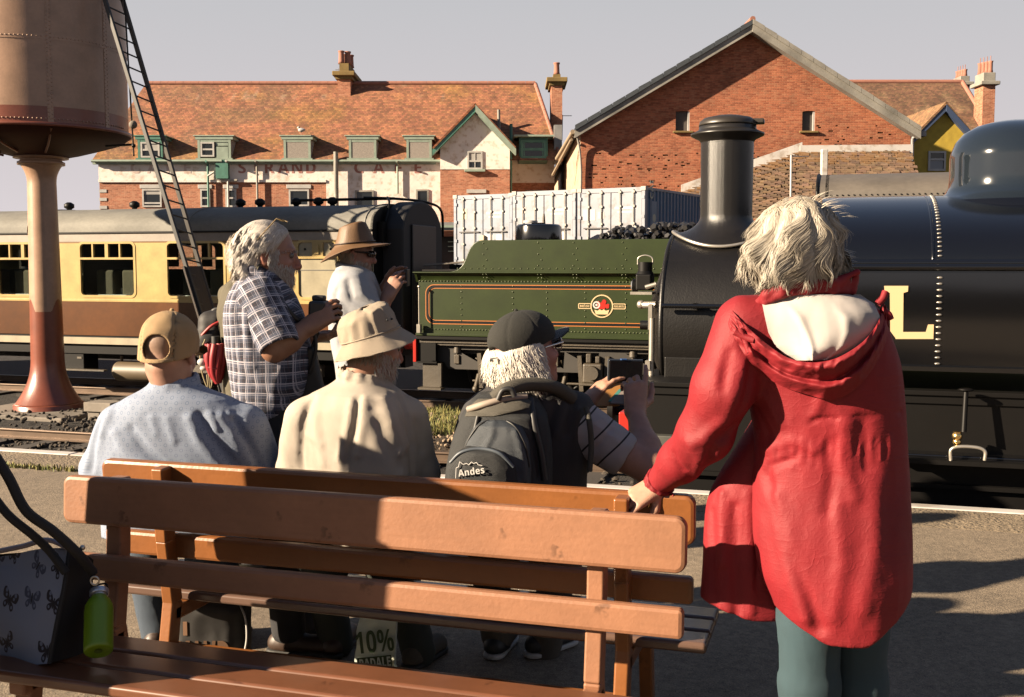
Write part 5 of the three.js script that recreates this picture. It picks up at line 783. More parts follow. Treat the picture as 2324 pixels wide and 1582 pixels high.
  { const q = T(2172, 1000, 7.7); part(t, 'oil_cup', [rod([q[0], T(2172, 1010, 7.7)[1], q[2]], [q[0], T(2172, 980, 7.7)[1], q[2]], .018, .028, 14), ball([q[0], T(2172, 990, 7.7)[1], q[2]], .034), ball([q[0], T(2172, 1003, 7.7)[1], q[2]], .028)], mt.brass); part(t, 'standpipe', [rod([q[0] + .04, T(2172, 980, 7.7)[1], q[2]], [q[0] + .05, T(2195, 888, 7.7)[1], q[2] - .04], .018, .016, 14), ball([q[0] + .05, T(2195, 886, 7.7)[1], q[2] - .04], [.05, .012, .04])], mt.black); }
  { const a = T(2158, 1045, 7.66), b = T(2235, 1045, 7.66), c = T(2235, 1018, 7.66)[1]; part(t, 'step_loop', [tube([a, [a[0], c - .02, a[2]], [a[0] + .03, c, a[2]], [b[0] - .03, c, a[2]], [b[0], c - .02, a[2]], b], .012, 40, 8)], mt.steel); part(t, 'step_plate', [box(a[0] - .3, a[1] - .03, a[2] - .25, xe, a[1], a[2] + .02)], mt.black); part(t, 'running_board', [box(T(2040, 0, 7.75)[0], T(2100, 1046, 7.75)[1], -7.9, xe, T(2100, 1030, 7.75)[1], -7.73, .01)], mt.gloss); }
  part(t, 'valance', [box(x0 - .3, -.52, -7.85, xe, -.3, -7.8, .01), box(x0, .02, -7.86, xe, .05, -7.82)], mt.black);
  // front: buffer beam with red face, buffer, lamp iron, brackets on the smokebox front
  const bx = x0 - .20;
  part(t, 'buffer_beam', [box(bx, .12, zc - 1.25, bx + .08, .46, zc + 1.2, .01)], mt.red, {}); part(t, 'beam_side', [box(bx + .08, .0, zc + 1.0, x0 + .2, .3, zc + 1.2, .01)], M([.10, .10, .085], .6, { map: tBlotch }));
  for (const s of [-.87, .87]) part(t, 'buffer', [rod([bx, .2, zc + s], [bx - .35, .2, zc + s], .12, .09, 20), new THREE.CylinderGeometry(.21, .21, .05, 28).rotateZ(Math.PI / 2).translate(bx - .46, .2, zc + s), rod([bx - .3, .2, zc + s], [bx - .46, .2, zc + s], .06)], mt.black);
  { const q = T(1458, 692, 8.45), p2 = (px, py) => T(px, py, 8.4); part(t, 'front_bracket', [rod(q, T(1490, 692, 8.4), .028), ball(T(1455, 691, 8.45), .034), box(T(1478, 0, 8.3)[0], T(0, 722, 8.3)[1], -8.36, T(1487, 0, 8.3)[0], T(0, 674, 8.3)[1], -8.3)], mt.steel); part(t, 'front_pipe', [tube([T(1480, 722, 8.3), T(1479, 790, 8.3), T(1478, 850, 8.3), T(1482, 935, 8.3)], .024, 20), box(T(1474, 0, 8.3)[0], T(1480, 838, 8.3)[1], -8.33, T(1485, 0, 8.3)[0], T(1480, 818, 8.3)[1], -8.26)], mt.steel); part(t, 'lamp_iron', [box(T(1440, 0, 8.5)[0], T(1450, 668, 8.5)[1], -8.6, T(1490, 0, 8.5)[0], T(1450, 662, 8.5)[1], -8.42), rod(T(1490, 645, 8.4), T(1465, 652, 8.4), .018)], mt.steel); }
  part(t, 'washout_plug', [ball(T(1612, 866, 8.24), [.03, .03, .02])], mt.steel);
  // oil lamp standing on its iron
  const lp = T(1462, 662, 8.5), g = (px, py, dz = 0) => { const q = T(px, py, 8.5); return [q[0], q[1], q[2] + dz]; };
  const l = thing('oil_lamp', 'black engine oil lamp with glass lens and wire handle on the smokebox front', 'lamp', 'T', lp);
  const a = g(1446, 660), b = g(1482, 622), cxx = (a[0] + b[0]) / 2;
  part(l, 'body', [box(a[0], a[1] + .005, a[2] - .08, b[0], b[1], a[2] + .08, .015), new THREE.CylinderGeometry(.055, .075, .03, 20).translate(cxx, b[1] + .01, a[2]), new THREE.CylinderGeometry(.056, .056, g(0, 598)[1] - b[1], 20).translate(cxx, (g(0, 598)[1] + b[1]) / 2 + .01, a[2])], mt.black);
  part(l, 'lens_ring', [new THREE.CylinderGeometry(.056, .05, .035, 24).rotateZ(Math.PI / 2).translate(a[0] - .015, g(0, 640)[1], a[2])], mt.black); part(l, 'lens', [ball([a[0] - .03, g(0, 640)[1], a[2]], [.022, .046, .046], 14)], M([.5, .5, .5], .03, { metalness: .85 }));
  part(l, 'handle', [tube([[cxx - .06, g(0, 600)[1], a[2]], [cxx - .055, g(0, 588)[1], a[2]], [cxx, g(0, 583)[1], a[2]], [cxx + .055, g(0, 588)[1], a[2]], [cxx + .06, g(0, 600)[1], a[2]]], .006, 24, 6)], mt.steel);
}

// ---------------------------------------------------------------- two slatted benches, back to back
{
  const tPaint = tex(512, [.7, .7], (u, v) => { const a = fbm(u, v, 5, 5, 91), b = fbm(u, v, 40, 3, 93), g = pnoise(u * 6, v * 90, 6 * 15, 95); return .84 + .14 * a + .05 * (b - .5) + .03 * g - .22 * sstep(.66, .74, fbm(u, v, 14, 4, 97)) * sstep(.5, .7, a); });
  const worn = M([.45, .21, .115], .5, { specularIntensity: .6, map: tPaint, bumpMap: tGrit, bumpScale: .001 }), fresh = M([.36, .13, .036], .34, { map: tPaint, bumpMap: tGrit, bumpScale: .0006 }), seatM = M([.25, .10, .05], .28, { map: tPaint });
  const bench = (label, Z, dir, x0, x1, ups, mm, sm) => { // dir +1: the sitters face the tracks
    const t = thing('bench', label, 'bench', 'T', [(x0 + x1) / 2, 0, -Z], undefined), z = (d) => -(Z + dir * d), lean = .055;
    const plank = (y0, y1, xa, xb, d, th, r) => { const g = prism(rrect(xa, y0, xb, y1, r), th, 0, .012).translate(0, -y0, 0).rotateX(dir * lean).translate(0, y0, 0); return g.translate(0, 0, z(d) + th / 2); };
    part(t, 'back_slat', [plank(.728, .88, x0, x1, 0, .042, .03)], mm); part(t, 'back_slat', [plank(.550, .633, x0 + .0, x1 - .005, .006, .04, .014)], mm);
    for (const d of dir < 0 ? [.165, .285, .405] : [.10, .225, .35]) part(t, 'seat_slat', [box(x0 + .01, .385, z(d + .055), x1 + .03, .42, z(d - .055), .012)], sm);
    for (const [xu, w] of ups) {
      const pts = [[.868, -.055], [.62, -.042], [.40, -.01], [.2, -.05], [0, -.12]];
      part(t, 'upright', pts.slice(0, -1).map((p, i) => bar([xu, p[0] + .004, z(p[1])], [xu, pts[i + 1][0] - .004, z(pts[i + 1][1])], w, .06, .008)), mm);
      part(t, 'front_leg', [bar([xu, .385, z(.36)], [xu, 0, z(.42)], w, .055, .008)], mm); part(t, 'seat_bearer', [bar([xu, .36, z(-.03)], [xu, .36, z(.42)], w, .05, .008)], mm);
    }
    part(t, 'stretcher', [box(ups[0][0], .20, z(.02), ups[1][0], .25, z(-.02), .006)], mm);
    return t;
  };
  bench('nearest red brown bench with its seat towards the view, broad worn slats', 2.84, -1, -2.37, -.386, [[T(1358, 1400, 2.9)[0], .05], [T(278, 1300, 2.9)[0], .055]], worn, seatM);
  bench('bench behind it facing the tracks, where three men sit, woman holding its back', 3.13, 1, -2.44, -.40, [[T(1408, 1400, 3.06)[0], .045], [T(366, 1300, 3.06)[0], .045]], fresh, M([.20, .12, .09], .22, { map: tPaint }));
}

// ---------------------------------------------------------------- people
class Strands { // many thin tapering ribbons of hair as one mesh
  constructor() { this.p = []; this.c = []; this.i = []; }
  add(pts, w, out, col) { const n0 = this.p.length / 3, n = pts.length; for (let k = 0; k < n; k++) { const d = norm(sub(pts[Math.min(n - 1, k + 1)], pts[Math.max(0, k - 1)])), s = norm(cross(d, out)), ww = w * (k === 0 ? .7 : 1 - .85 * Math.pow(k / (n - 1), 2)), q = pts[k]; this.p.push(...add(q, mul(s, -ww / 2)), ...add(add(q, mul(s, 0)), mul(out, ww * .3)), ...add(q, mul(s, ww / 2))); for (let e = 0; e < 3; e++) this.c.push(...col); if (k) { const a = n0 + k * 3 - 3; this.i.push(a, a + 1, a + 4, a, a + 4, a + 3, a + 1, a + 2, a + 5, a + 1, a + 5, a + 4); } } }
  geo() { const g = new THREE.BufferGeometry(); g.setAttribute('position', new THREE.Float32BufferAttribute(this.p, 3)); g.setAttribute('color', new THREE.Float32BufferAttribute(this.c, 3)); g.setAttribute('uv', new THREE.BufferAttribute(new Float32Array(this.p.length / 3 * 2), 2)); g.setIndex(this.i); g.computeVertexNormals(); return g; }
}
const mp = {
  hair: M([1, 1, 1], .55, { vertexColors: true }), eye: M([.16, .14, .13], .12), black: M([.018, .017, .017], .55, { map: tMottle }),
  skin: M([1, 1, 1], .52, { vertexColors: true, bumpMap: again(tGrit, .09), bumpScale: .0006 }),
};
function basis(c, f, u, s) { const F = norm(f), W = norm(cross(u, F)), U = cross(F, W); return { c, F, U, W, s, at: (x, y, z) => add(c, add(add(mul(W, x * s), mul(U, y * s)), mul(F, z * s))), dir: (x, y, z) => norm(add(add(mul(W, x), mul(U, y)), mul(F, z))), loc: (p) => { const q = sub(p, c); return [dot(q, W) / s, dot(q, U) / s, dot(q, F) / s]; }, B: [W, U, F] }; }
function headShape(F, h, neck, o = {}) {
  const a = h.at, s = h.s, E = (x, y, z, r, k, cut) => F.ell(a(x, y, z), mul(r, s), k * s, h.B, cut), K = (p, q, r, r2, k) => F.cap(a(...p), a(...q), r * s, r2 * s, k * s);
  E(0, .035, -.012, [.074, .086, .094], .02); E(0, -.032, .028, [.061, .085, .064], .03);
  for (const x of [-1, 1]) { K([x * .047, -.058, 0], [0, -.1, .062], .024, .021, .03); E(x * .04, -.03, .056, [.026, .024, .024], .025); }
  K([-.032, .024, .078], [.032, .024, .078], .013, .013, .02); K([0, .008, .09], [0, -.034, .110], .0095, .0115, .012); E(0, -.040, .100, [.017, .009, .012], .01);
  K([-.019, -.067, .084], [.019, -.067, .084], .0085, .0085, .008); K([-.016, -.079, .082], [.016, -.079, .082], .0095, .0095, .008); K([0, -.104, .068], [0, -.1, .074], .018, .016, .02);
  for (const x of [-1, 1]) { E(x * .032, .005, .094, [.017, .011, .013], .014, true); F.ell(a(x * .080, -.010, -.010), mul([.011, .034, .021], s), .008 * s, h.B); E(x * .09, -.006, -.004, [.008, .02, .011], .006, true); }
  if (neck) F.cap(a(0, -.05, -.022), neck, .056 * s, .064 * s, .03 * s);
}
function skinTone(h, base, o = {}) { // ruddier nose, cheeks and ears; stubble where asked
  return (p) => { const [x, y, z] = h.loc(p); let r = 0; r += .8 * Math.exp(-(((x / .03) ** 2 + ((y + .035) / .03) ** 2 + ((z - .11) / .03) ** 2))); for (const s of [-1, 1]) { r += .55 * Math.exp(-(((x - s * .045) / .03) ** 2 + ((y + .035) / .035) ** 2 + ((z - .07) / .04) ** 2)); r += .7 * Math.exp(-(((x - s * .085) / .012) ** 2 + ((y + .01) / .04) ** 2 + ((z + .01) / .03) ** 2)); } r += .5 * Math.exp(-(((x) / .02) ** 2 + ((y + .073) / .012) ** 2 + ((z - .09) / .02) ** 2)); const n = noise3(p[0] * 55, p[1] * 55, p[2] * 55, 2) * .10 + noise3(p[0] * 220, p[1] * 220, p[2] * 220, 5) * .06; let c = [base[0] * (1 + .08 * r + n), base[1] * (1 - .34 * r + n), base[2] * (1 - .36 * r + n)]; if (o.stubble) c = mix3(c, o.stubble.c, o.stubble.f(x, y, z)); return c; };
}
function surfAt(F, from, dir, far = .2) { let lo = 0, hi = far; for (let i = 0; i < 16; i++) { const t = (lo + hi) / 2, p = add(from, mul(dir, t)); F.at(...p) < 0 ? lo = t : hi = t; } return add(from, mul(dir, lo)); }
function sphereDirs(n, fn) { for (let i = 0; i < n; i++) { const y = 1 - 2 * (i + .5) / n, r = Math.sqrt(1 - y * y), a = i * 2.399963 + .3 * rnd(); fn(r * Math.cos(a), y, r * Math.sin(a)); } }
// a strand that starts on the head and follows a flow, staying outside the scalp
function grow(F, h, p, d0, n, step, bend, lift) { const pts = [p]; let d = d0; for (let k = 0; k < n; k++) { d = norm(bend(pts[k], d, k / n)); let q = add(pts[k], mul(d, step)); const v = F.at(...q); if (v < lift) q = add(q, mul(F.normal(q), lift - v)); pts.push(q); } return pts; }
function hand(F, w, f, n, thumb, o = {}) { // w wrist, f along the hand, n out of its back, thumb +1/-1 along cross(f, n)
  f = norm(f); n = norm(sub(n, mul(f, dot(n, f)))); const s = mul(cross(f, n), thumb), sc = o.sc ?? 1, A = (a, b, c) => add(w, mul(add(add(mul(f, a), mul(s, b)), mul(n, c)), sc));
  const offs = [.030, .010, -.011, -.030], L = [.074, .082, .076, .060], curls = o.curl ?? [[.3, .5, .3], [.35, .55, .35], [.4, .6, .4], [.45, .6, .4]], K = [.090, .094, .088, .080];
  offs.forEach((b, i) => {
    const k = A(K[i], b, .002 - .004 * Math.abs(i - 1.3)); F.cap(A(.0, b * .55, 0), k, .020 * sc, .0125 * sc, .014 * sc);
    let a = 0, p = k; const sp = (o.spread ?? .06) * (1.2 - i); [.44, .31, .25].forEach((q, j) => { a += curls[i][j]; const d = norm(add(add(mul(f, Math.cos(a)), mul(n, -Math.sin(a))), mul(s, sp * Math.cos(a)))), e = add(p, mul(d, L[i] * q * sc)), r0 = (.0094 - .0009 * j) * sc * (i === 3 ? .88 : 1), r1 = (.0085 - .0009 * j) * sc * (i === 3 ? .88 : 1); F.cap(p, e, r0 * 1.05, r1, .0035); p = e; });
  });
  const t = o.thumb ?? [[.75, .6, -.25], [.95, .25, -.2], [1, .05, -.15]]; let p = A(.022, .024, -.008); [[.046, .0165, .0125], [.034, .0118, .0105], [.028, .0108, .0085]].forEach(([l, r0, r1], j) => { const d = norm(add(add(mul(f, t[j][0]), mul(s, t[j][1])), mul(n, t[j][2]))), e = add(p, mul(d, l * sc)); F.cap(p, e, r0 * sc, r1 * sc, .008); p = e; });
}
function cam(D0) { const k = D0 / FOCAL; return { P: (x, y, dz = 0) => C(x, y, D0 + dz), k, rows: (list) => list.map(([py, l, r, dz, rz]) => { const a = C(l, py, D0 + dz), b = C(r, py, D0 + dz); return [(a[1] + b[1]) / 2, (a[0] + b[0]) / 2, a[2], (b[0] - a[0]) / 2, rz]; }), box: (l, t, r, b, near, far) => { const p = [C(l, t, D0 + near), C(r, t, D0 + near), C(l, b, D0 + near), C(l, t, D0 + far), C(r, b, D0 + far), C(l, b, D0 + far), C(r, t, D0 + far)]; return [[0, 1, 2].map((i) => Math.min(...p.map((q) => q[i]))), [0, 1, 2].map((i) => Math.max(...p.map((q) => q[i])))]; } }; }
const wrinkle = (F, amp, fx, fy, fz, s = 0) => F.warp((x, y, z) => { const a = noise3(x * fx, y * fy, z * fz, s), b = noise3(x * fx * 2.3 + 5, y * fy * 2.3, z * fz * 2.3, s + 3); return amp * ((1 - Math.abs(a) * 2) * .7 + (1 - Math.abs(b) * 2) * .3); });
const folds = (F, D, list) => { const done = list.map(([pts, h, w]) => [pts.map(([x, y]) => F.hit(x, y, D - .5)), h, w]); for (const [p, h, w] of done) fold(F, p, h, w); };
const wrapU = (cx, r) => (q) => [r * Math.asin(clamp((q[0] - cx) / r, -1, 1)), q[1]];
// a flap of cloth lying on a shape: rows [py, left, right] in the photograph, lifted by off(u, v)
function patch(F, D, rows, nu, nv, off) { const pts = []; for (let j = 0; j <= nv; j++) { const t = j / nv * (rows.length - 1), i = Math.min(rows.length - 2, Math.floor(t)), f = t - i, a = rows[i], b = rows[i + 1], y = lerp(a[0], b[0], f), l = lerp(a[1], b[1], f), r = lerp(a[2], b[2], f); for (let k = 0; k <= nu; k++) { const u = k / nu, x = lerp(l, r, u), q = F.hit(x, y, D - .5); const p = q ?? C(x, y, D), o = off(u, j / nv, p), v = norm(sub([0, EYE, 0], p)); pts.push(add(p, mul(v, o))); } } const g = new THREE.PlaneGeometry(1, 1, nu, nv), A = g.attributes.position; for (let i = 0; i < A.count; i++) A.setXYZ(i, ...pts[i]); g.computeVertexNormals(); const uv = g.attributes.uv; for (let i = 0; i < A.count; i++) uv.setXY(i, pts[i][0], pts[i][1]); return g; }
function brimHat(o) { // crown and brim round an axis, profile [r, h] from crown top to brim edge and back under
  const { at, n = 96, prof, ex = 1, wob } = o, g = new THREE.PlaneGeometry(1, 1, n, prof.length - 1), p = g.attributes.position, uv = g.attributes.uv; for (let i = 0; i < p.count; i++) { const a = (p.getX(i) + .5) * Math.PI * 2, k = Math.round((.5 - p.getY(i)) * (prof.length - 1)), [r, h] = prof[k], w = wob(a, k, r, h); p.setXYZ(i, ...at((r + w[0]) * Math.sin(a), h + w[1], (r + w[0]) * ex * Math.cos(a))); uv.setXY(i, a * .12, k * .02); } g.computeVertexNormals();
  const N = g.attributes.normal, v = prof.length; for (let k = 0; k < v; k++) { const a = k * (n + 1), b = a + n, s = new THREE.Vector3(N.getX(a) + N.getX(b), N.getY(a) + N.getY(b), N.getZ(a) + N.getZ(b)).normalize(); N.setXYZ(a, s.x, s.y, s.z); N.setXYZ(b, s.x, s.y, s.z); } return g;
}
const jeans = M([.055, .085, .13], .85, { map: tMottle, bumpMap: tCloth, bumpScale: .001 }), darkCloth = M([.022, .022, .027], .85, { map: tMottle, bumpMap: tCloth, bumpScale: .001 }), khaki = M([.14, .115, .085], .9, { map: tMottle, bumpMap: tCloth, bumpScale: .001 });
// trousers and shoes: hip, knee, ankle in frame C
function legs(t, list, mm, o = {}) {
  for (const [hip, knee, ankle, toe, shoeM, soleM] of list) {
    const F = new Field().chain([hip, knee, add(ankle, [0, .02, 0])], [.095, .075, .066], .04); wrinkle(F, .004, 9, 22, 9, 4);
    const all = [hip, knee, ankle], lo = [0, 1, 2].map((i) => Math.min(...all.map((q) => q[i])) - .13), hi = [0, 1, 2].map((i) => Math.max(...all.map((q) => q[i])) + .13);
    part(t, 'trouser_leg', [F.mesh(lo, hi, .015)], mm, { uv: true });
    const d = norm([toe[0], 0, toe[1]]), S = new Field(), a = [ankle[0], 0, ankle[2]]; S.cap(add(a, [0, .10, 0]), add(a, [0, .05, 0]), .045, .045, .03); S.cap(add(add(a, mul(d, -.045)), [0, .045, 0]), add(add(a, mul(d, .14)), [0, .04, 0]), .042, .043, .04); S.half([0, .022, 0], [0, 1, 0], .006);
    const l2 = add(a, [-.24, 0, -.24]), h2 = add(a, [.24, .18, .24]); part(t, 'shoe', [S.mesh(l2, h2, .011)], shoeM, { uv: true });
    const sole = new Field().cap(add(add(a, mul(d, -.05)), [0, .015, 0]), add(add(a, mul(d, .145)), [0, .015, 0]), .044, .046, .01); sole.half([0, .002, 0], [0, 1, 0], .004); sole.half([0, .026, 0], [0, -1, 0], .004); part(t, 'shoe_sole', [sole.mesh(l2, h2, .011)], soleM, { uv: true });
  }
}
const leather = M([.07, .035, .02], .5, { map: tMottle }), rubber = M([.02, .018, .016], .7), whiteSole = M([.6, .58, .55], .6);

{ // 1. seated man, blue grey printed shirt, tan cap
  const D = 3.8, { P, k, rows, box: bx } = cam(D), t = thing('person', 'seated man from behind in tan cap and blue grey circle print shirt, leftmost on bench', 'person', 'C', [P(410, 1000)[0], 0, -D]);
  const h = basis(P(384, 798, .02), [.10, -.24, -1], [.02, 1, -.15], 1.1), F = new Field(); headShape(F, h, P(398, 905, .03));
  F.cap(P(398, 905, .03), P(410, 960, .05), .07, .1, .03);
  const tone = skinTone(h, [.50, .27, .19], { stubble: { c: [.27, .185, .13], f: (x, y, z) => .7 * sstep(.03, -.05, z) * sstep(-.05, .0, y) } });
  { const [lo, hi] = bx(295, 690, 470, 925, -.2, .28); part(t, 'body', [F.mesh(lo, hi, .0055, { color: tone })], mp.skin, { uv: true }); }
  // cap with the opening and strap behind
  const dome = (Fd, r, cut) => Fd.put((x, y, z) => { const q = h.loc([x, y, z]), u = Math.max(0, q[1] - .035) / r[1]; return (Math.hypot(q[0] / r[0], u, (q[2] + .004) / r[2]) - 1) * r[0] * h.s; }, h.c, .3, .003, cut);
  const cp = (() => { const G = new Field(); dome(G, [.090, .096, .112]); G.warp((x, y, z) => { const q = h.loc([x, y, z]), a = Math.atan2(q[0], q[2]); return -.0016 * Math.exp(-Math.pow((((a / (Math.PI / 3)) % 1 + 1) % 1 - .5) / .05, 2)) + .0015 * noise3(x * 30, y * 30, z * 30); }); return G; })();
  const bot = [h.at(0, -.008, 0), h.dir(0, 1, -.42)]; cp.half(bot[0], bot[1], .004); cp.cap(h.at(.0, -.006, -.2), h.at(.0, -.006, -.06), .047, .047, .004, true); dome(cp, [.083, .088, .105], true);
  const strap = new Field(); dome(strap, [.0905, .095, .1125]); strap.half(bot[0], bot[1], .002); strap.half(add(bot[0], mul(bot[1], .014)), mul(bot[1], -1), .002); strap.half(h.at(-.055, 0, 0), h.dir(1, 0, 0), .002); strap.half(h.at(.055, 0, 0), h.dir(-1, 0, 0), .002); strap.half(h.at(0, 0, -.05), h.dir(0, 0, -1), .002); dome(strap, [.083, .088, .105], true);
  const capM = M([.60, .39, .19], .85, { map: tMottle, bumpMap: again(tCloth, .05), bumpScale: .0012 });
  { const [lo, hi] = bx(300, 680, 470, 830, -.2, .25); part(t, 'cap', [cp.mesh(lo, hi, .004), ball(h.at(0, .135, -.004), .008)], capM, {}); }
  { const [lo, hi] = bx(300, 740, 470, 840, -.2, .25); part(t, 'cap_strap', [strap.mesh(lo, hi, .0035)], capM, { uv: true }); } part(t, 'cap_bill', [tube([-.07, -.04, 0, .04, .07].map((x) => h.at(x, .025, .155 - x * x * 9)), .018, 20, 6)], capM);
  part(t, 'spectacle_arm', [rod(h.at(.084, .012, -.02), h.at(.08, .01, .08), .0025)], mp.black);
  // shirt
  const S = new Field(); S.loft(rows([[858, 352, 432, .02, .072], [882, 325, 468, .02, .085], [902, 288, 520, .02, .11], [930, 250, 572, .03, .135], [975, 228, 600, .04, .15], [1030, 226, 603, .05, .16], [1100, 236, 592, .07, .17], [1210, 240, 585, .10, .18]]), .03);
  S.chain([P(272, 968, .02), P(230, 1062, .05), P(290, 1085, .36)], [.078, .07, .055], .03); S.chain([P(558, 968, .02), P(606, 1085, .07), P(570, 1190, .35)], [.078, .07, .06], .03);
  { const ring = (y, r, d) => Array.from({ length: 13 }, (_, i) => { const a = i / 12 * Math.PI * 2, c = P(396, y, .025); return add(c, [Math.cos(a) * r, .012 * Math.sin(a) * -1, Math.sin(a) * r * .95]); }); S.chain(ring(858, .073, 0), .0085, .012); S.chain(ring(868, .078, 0), .010, .012); }
  S.ell(P(396, 845, .025), [.068, .05, .066], .006, undefined, true);
  folds(S, D, [[[[262, 985], [285, 1025], [330, 1060], [400, 1085]], .013, .020], [[[300, 975], [325, 1015], [375, 1055], [440, 1080]], -.012, .018], [[[430, 950], [450, 1000], [500, 1060]], .012, .016], [[[455, 945], [480, 990], [530, 1055]], -.014, .017], [[[500, 945], [530, 990], [570, 1060]], .012, .015], [[[530, 955], [560, 1000], [590, 1060]], -.012, .014], [[[478, 940], [490, 975]], .008, .010], [[[520, 938], [532, 970]], .008, .009], [[[345, 950], [355, 985]], .006, .01], [[[380, 950], [395, 1000]], .006, .012], [[[225, 960], [212, 1010], [205, 1065]], -.014, .014], [[[250, 938], [232, 985]], .008, .012], [[[255, 936], [330, 940], [420, 938], [520, 934], [590, 940]], -.0035, .005]]);
  wrinkle(S, .0032, 11, 7, 9, 2);
  const print = canvasTex(128, 128, (g, w) => { g.fillStyle = '#a6aebc'; g.fillRect(0, 0, w, w); g.strokeStyle = '#8391a8'; g.fillStyle = '#8895ac'; for (const [x, y] of [[32, 32], [96, 96], [32, 160], [160, 32], [96, -32], [-32, 96]]) { g.lineWidth = 8; g.beginPath(); g.arc(x, y, 19, 0, 7); g.stroke(); } for (const [x, y] of [[96, 32], [32, 96]]) { g.beginPath(); g.arc(x, y, 6, 0, 7); g.fill(); for (const [a, b] of [[0, 22], [0, -22], [22, 0], [-22, 0]]) { g.beginPath(); g.arc(x + a, y + b, 3, 0, 7); g.fill(); } } }, .036);
  { const [lo, hi] = bx(175, 830, 670, 1225, -.28, .5); part(t, 'shirt', [S.mesh(lo, hi, .0075, { uv: wrapU(P(415, 0)[0], .36) })], M([.84, .90, 1.02], .8, { map: print, bumpMap: again(tCloth, .05), bumpScale: .0008 }), { uv: true }); }
  legs(t, [[P(330, 1270, .1), P(330, 1265, .5), P(362, 1466, .45), [.1, -1], leather, rubber], [P(480, 1270, .1), P(500, 1265, .5), P(520, 1440, .5), [.1, -1], leather, rubber]], jeans);
}
{ // 2. seated man in a cream bucket hat
  const D = 3.70, { P, k, rows, box: bx } = cam(D), t = thing('person', 'seated man in cream bucket hat and cream shirt, middle of the three on the bench', 'person', 'C', [P(810, 1000)[0], 0, -D]);
  const h = basis(P(846, 786, .03), [.86, -.16, -.50], [-.06, 1, 0], 1.0), F = new Field(); headShape(F, h, P(815, 900, .03)); F.cap(P(815, 900, .03), P(815, 960, .05), .07, .1, .03);
  { const [lo, hi] = bx(735, 680, 965, 930, -.22, .3); part(t, 'body', [F.mesh(lo, hi, .005, { color: skinTone(h, [.46, .235, .155]) })], mp.skin, { uv: true }); }
  part(t, 'eye', [-1, 1].map((x) => ball(h.at(x * .032, .005, .079), .0125 * h.s)), mp.eye);
  const beard = new Strands(); sphereDirs(5200, (x, y, z) => { const chin = y < -.28 && z > -.12 && (y < -.60 || Math.abs(x) > .30 || z < .6), nape = z < .1 && y < -.05 && y > -.62; if (!chin && !nape) return; const d = h.dir(x, y, z), p = surfAt(F, h.c, d, .17); const n = F.normal(p); beard.add(grow(F, h, p, norm(add(mul(n, .5), h.dir(0, -1, nape ? -.1 : .1))), 3, .007, (q, v) => add(v, [rr(-.25, .25), -.2, rr(-.25, .25)]), .001), .0022, n, chin && !nape ? [rr(.55, .72), rr(.5, .62), rr(.45, .55)] : mul([.52, .43, .34], rr(.7, 1.15))); }); part(t, 'beard_and_hair', [beard.geo()], mp.hair, { uv: true });
  const hb = basis(P(846, 768, .03), [.80, .26, -.50], [-.30, .95, .06], .925); const hatM = M([.56, .455, .34], .9, { map: tMottle, bumpMap: again(tCloth, .06), bumpScale: .0012 });
  part(t, 'bucket_hat', [brimHat({ at: (x, y, z) => hb.at(x, y, z - .005), ex: 1.10, prof: [[.001, .118], [.03, .118], [.06, .114], [.080, .105], [.090, .095], [.097, .070], [.101, .045], [.104, .022], [.106, .012], [.112, .002], [.125, -.014], [.138, -.030], [.147, -.042], [.149, -.046], [.146, -.046], [.125, -.022], [.104, -.002]], wob: (a, i, r, y) => [(i > 2 && i < 8 ? .006 * noise3(a * 2.5, y * 30, 1, 5) + .0045 * (1 - 2 * Math.abs(noise3(a * 4, y * 14, 3, 6))) : .003 * noise3(a * 3, 2, 1, 7)), (i < 5 ? .008 * noise3(a * 1.6, i * .5, 9, 8) + .010 * Math.cos(a) * (r / .09) : i > 8 ? .008 * Math.sin(2 * a + 1) * (r - .1) / .05 + .003 * noise3(a * 5, i * .3, 2) : 0)] })], hatM, { uv: true });
  part(t, 'hat_eyelet', [[-1.25, .07], [-1.0, .068]].map(([a, y]) => ball(hb.at(.108 * Math.sin(a), y - .015, .106 * Math.cos(a)), .004)), mp.black); part(t, 'hat_band', [tube(Array.from({ length: 40 }, (_, i) => { const a = i / 40 * Math.PI * 2; return hb.at(.1065 * Math.sin(a), .016, .1065 * 1.1 * Math.cos(a) - .005); }), .0028, 120, 6, true)], hatM);
  const S = new Field(); S.loft(rows([[848, 776, 862, .03, .07], [872, 748, 890, .03, .095], [892, 705, 922, .03, .125], [930, 660, 948, .04, .14], [1000, 648, 963, .06, .155], [1080, 646, 972, .08, .165], [1210, 650, 968, .12, .18]]), .03, .55);
  S.chain([P(690, 950, .05), P(668, 1070, .1), P(690, 1180, .4)], [.07, .066, .05], .03); S.chain([P(925, 950, .03), P(950, 1075, .07), P(930, 1180, .4)], [.072, .068, .05], .03);
  { const ring = (y, r, w) => Array.from({ length: 13 }, (_, i) => { const a = i / 12 * Math.PI * 2, c = P(816, y, .03); return add(c, [Math.cos(a) * r + .01, -.02 * Math.cos(a), Math.sin(a) * r]); }); S.chain(ring(846, .074), .009, .012); S.chain(ring(858, .08), .011, .014); }
  S.ell(P(818, 832, .03), [.07, .05, .068], .006, undefined, true);
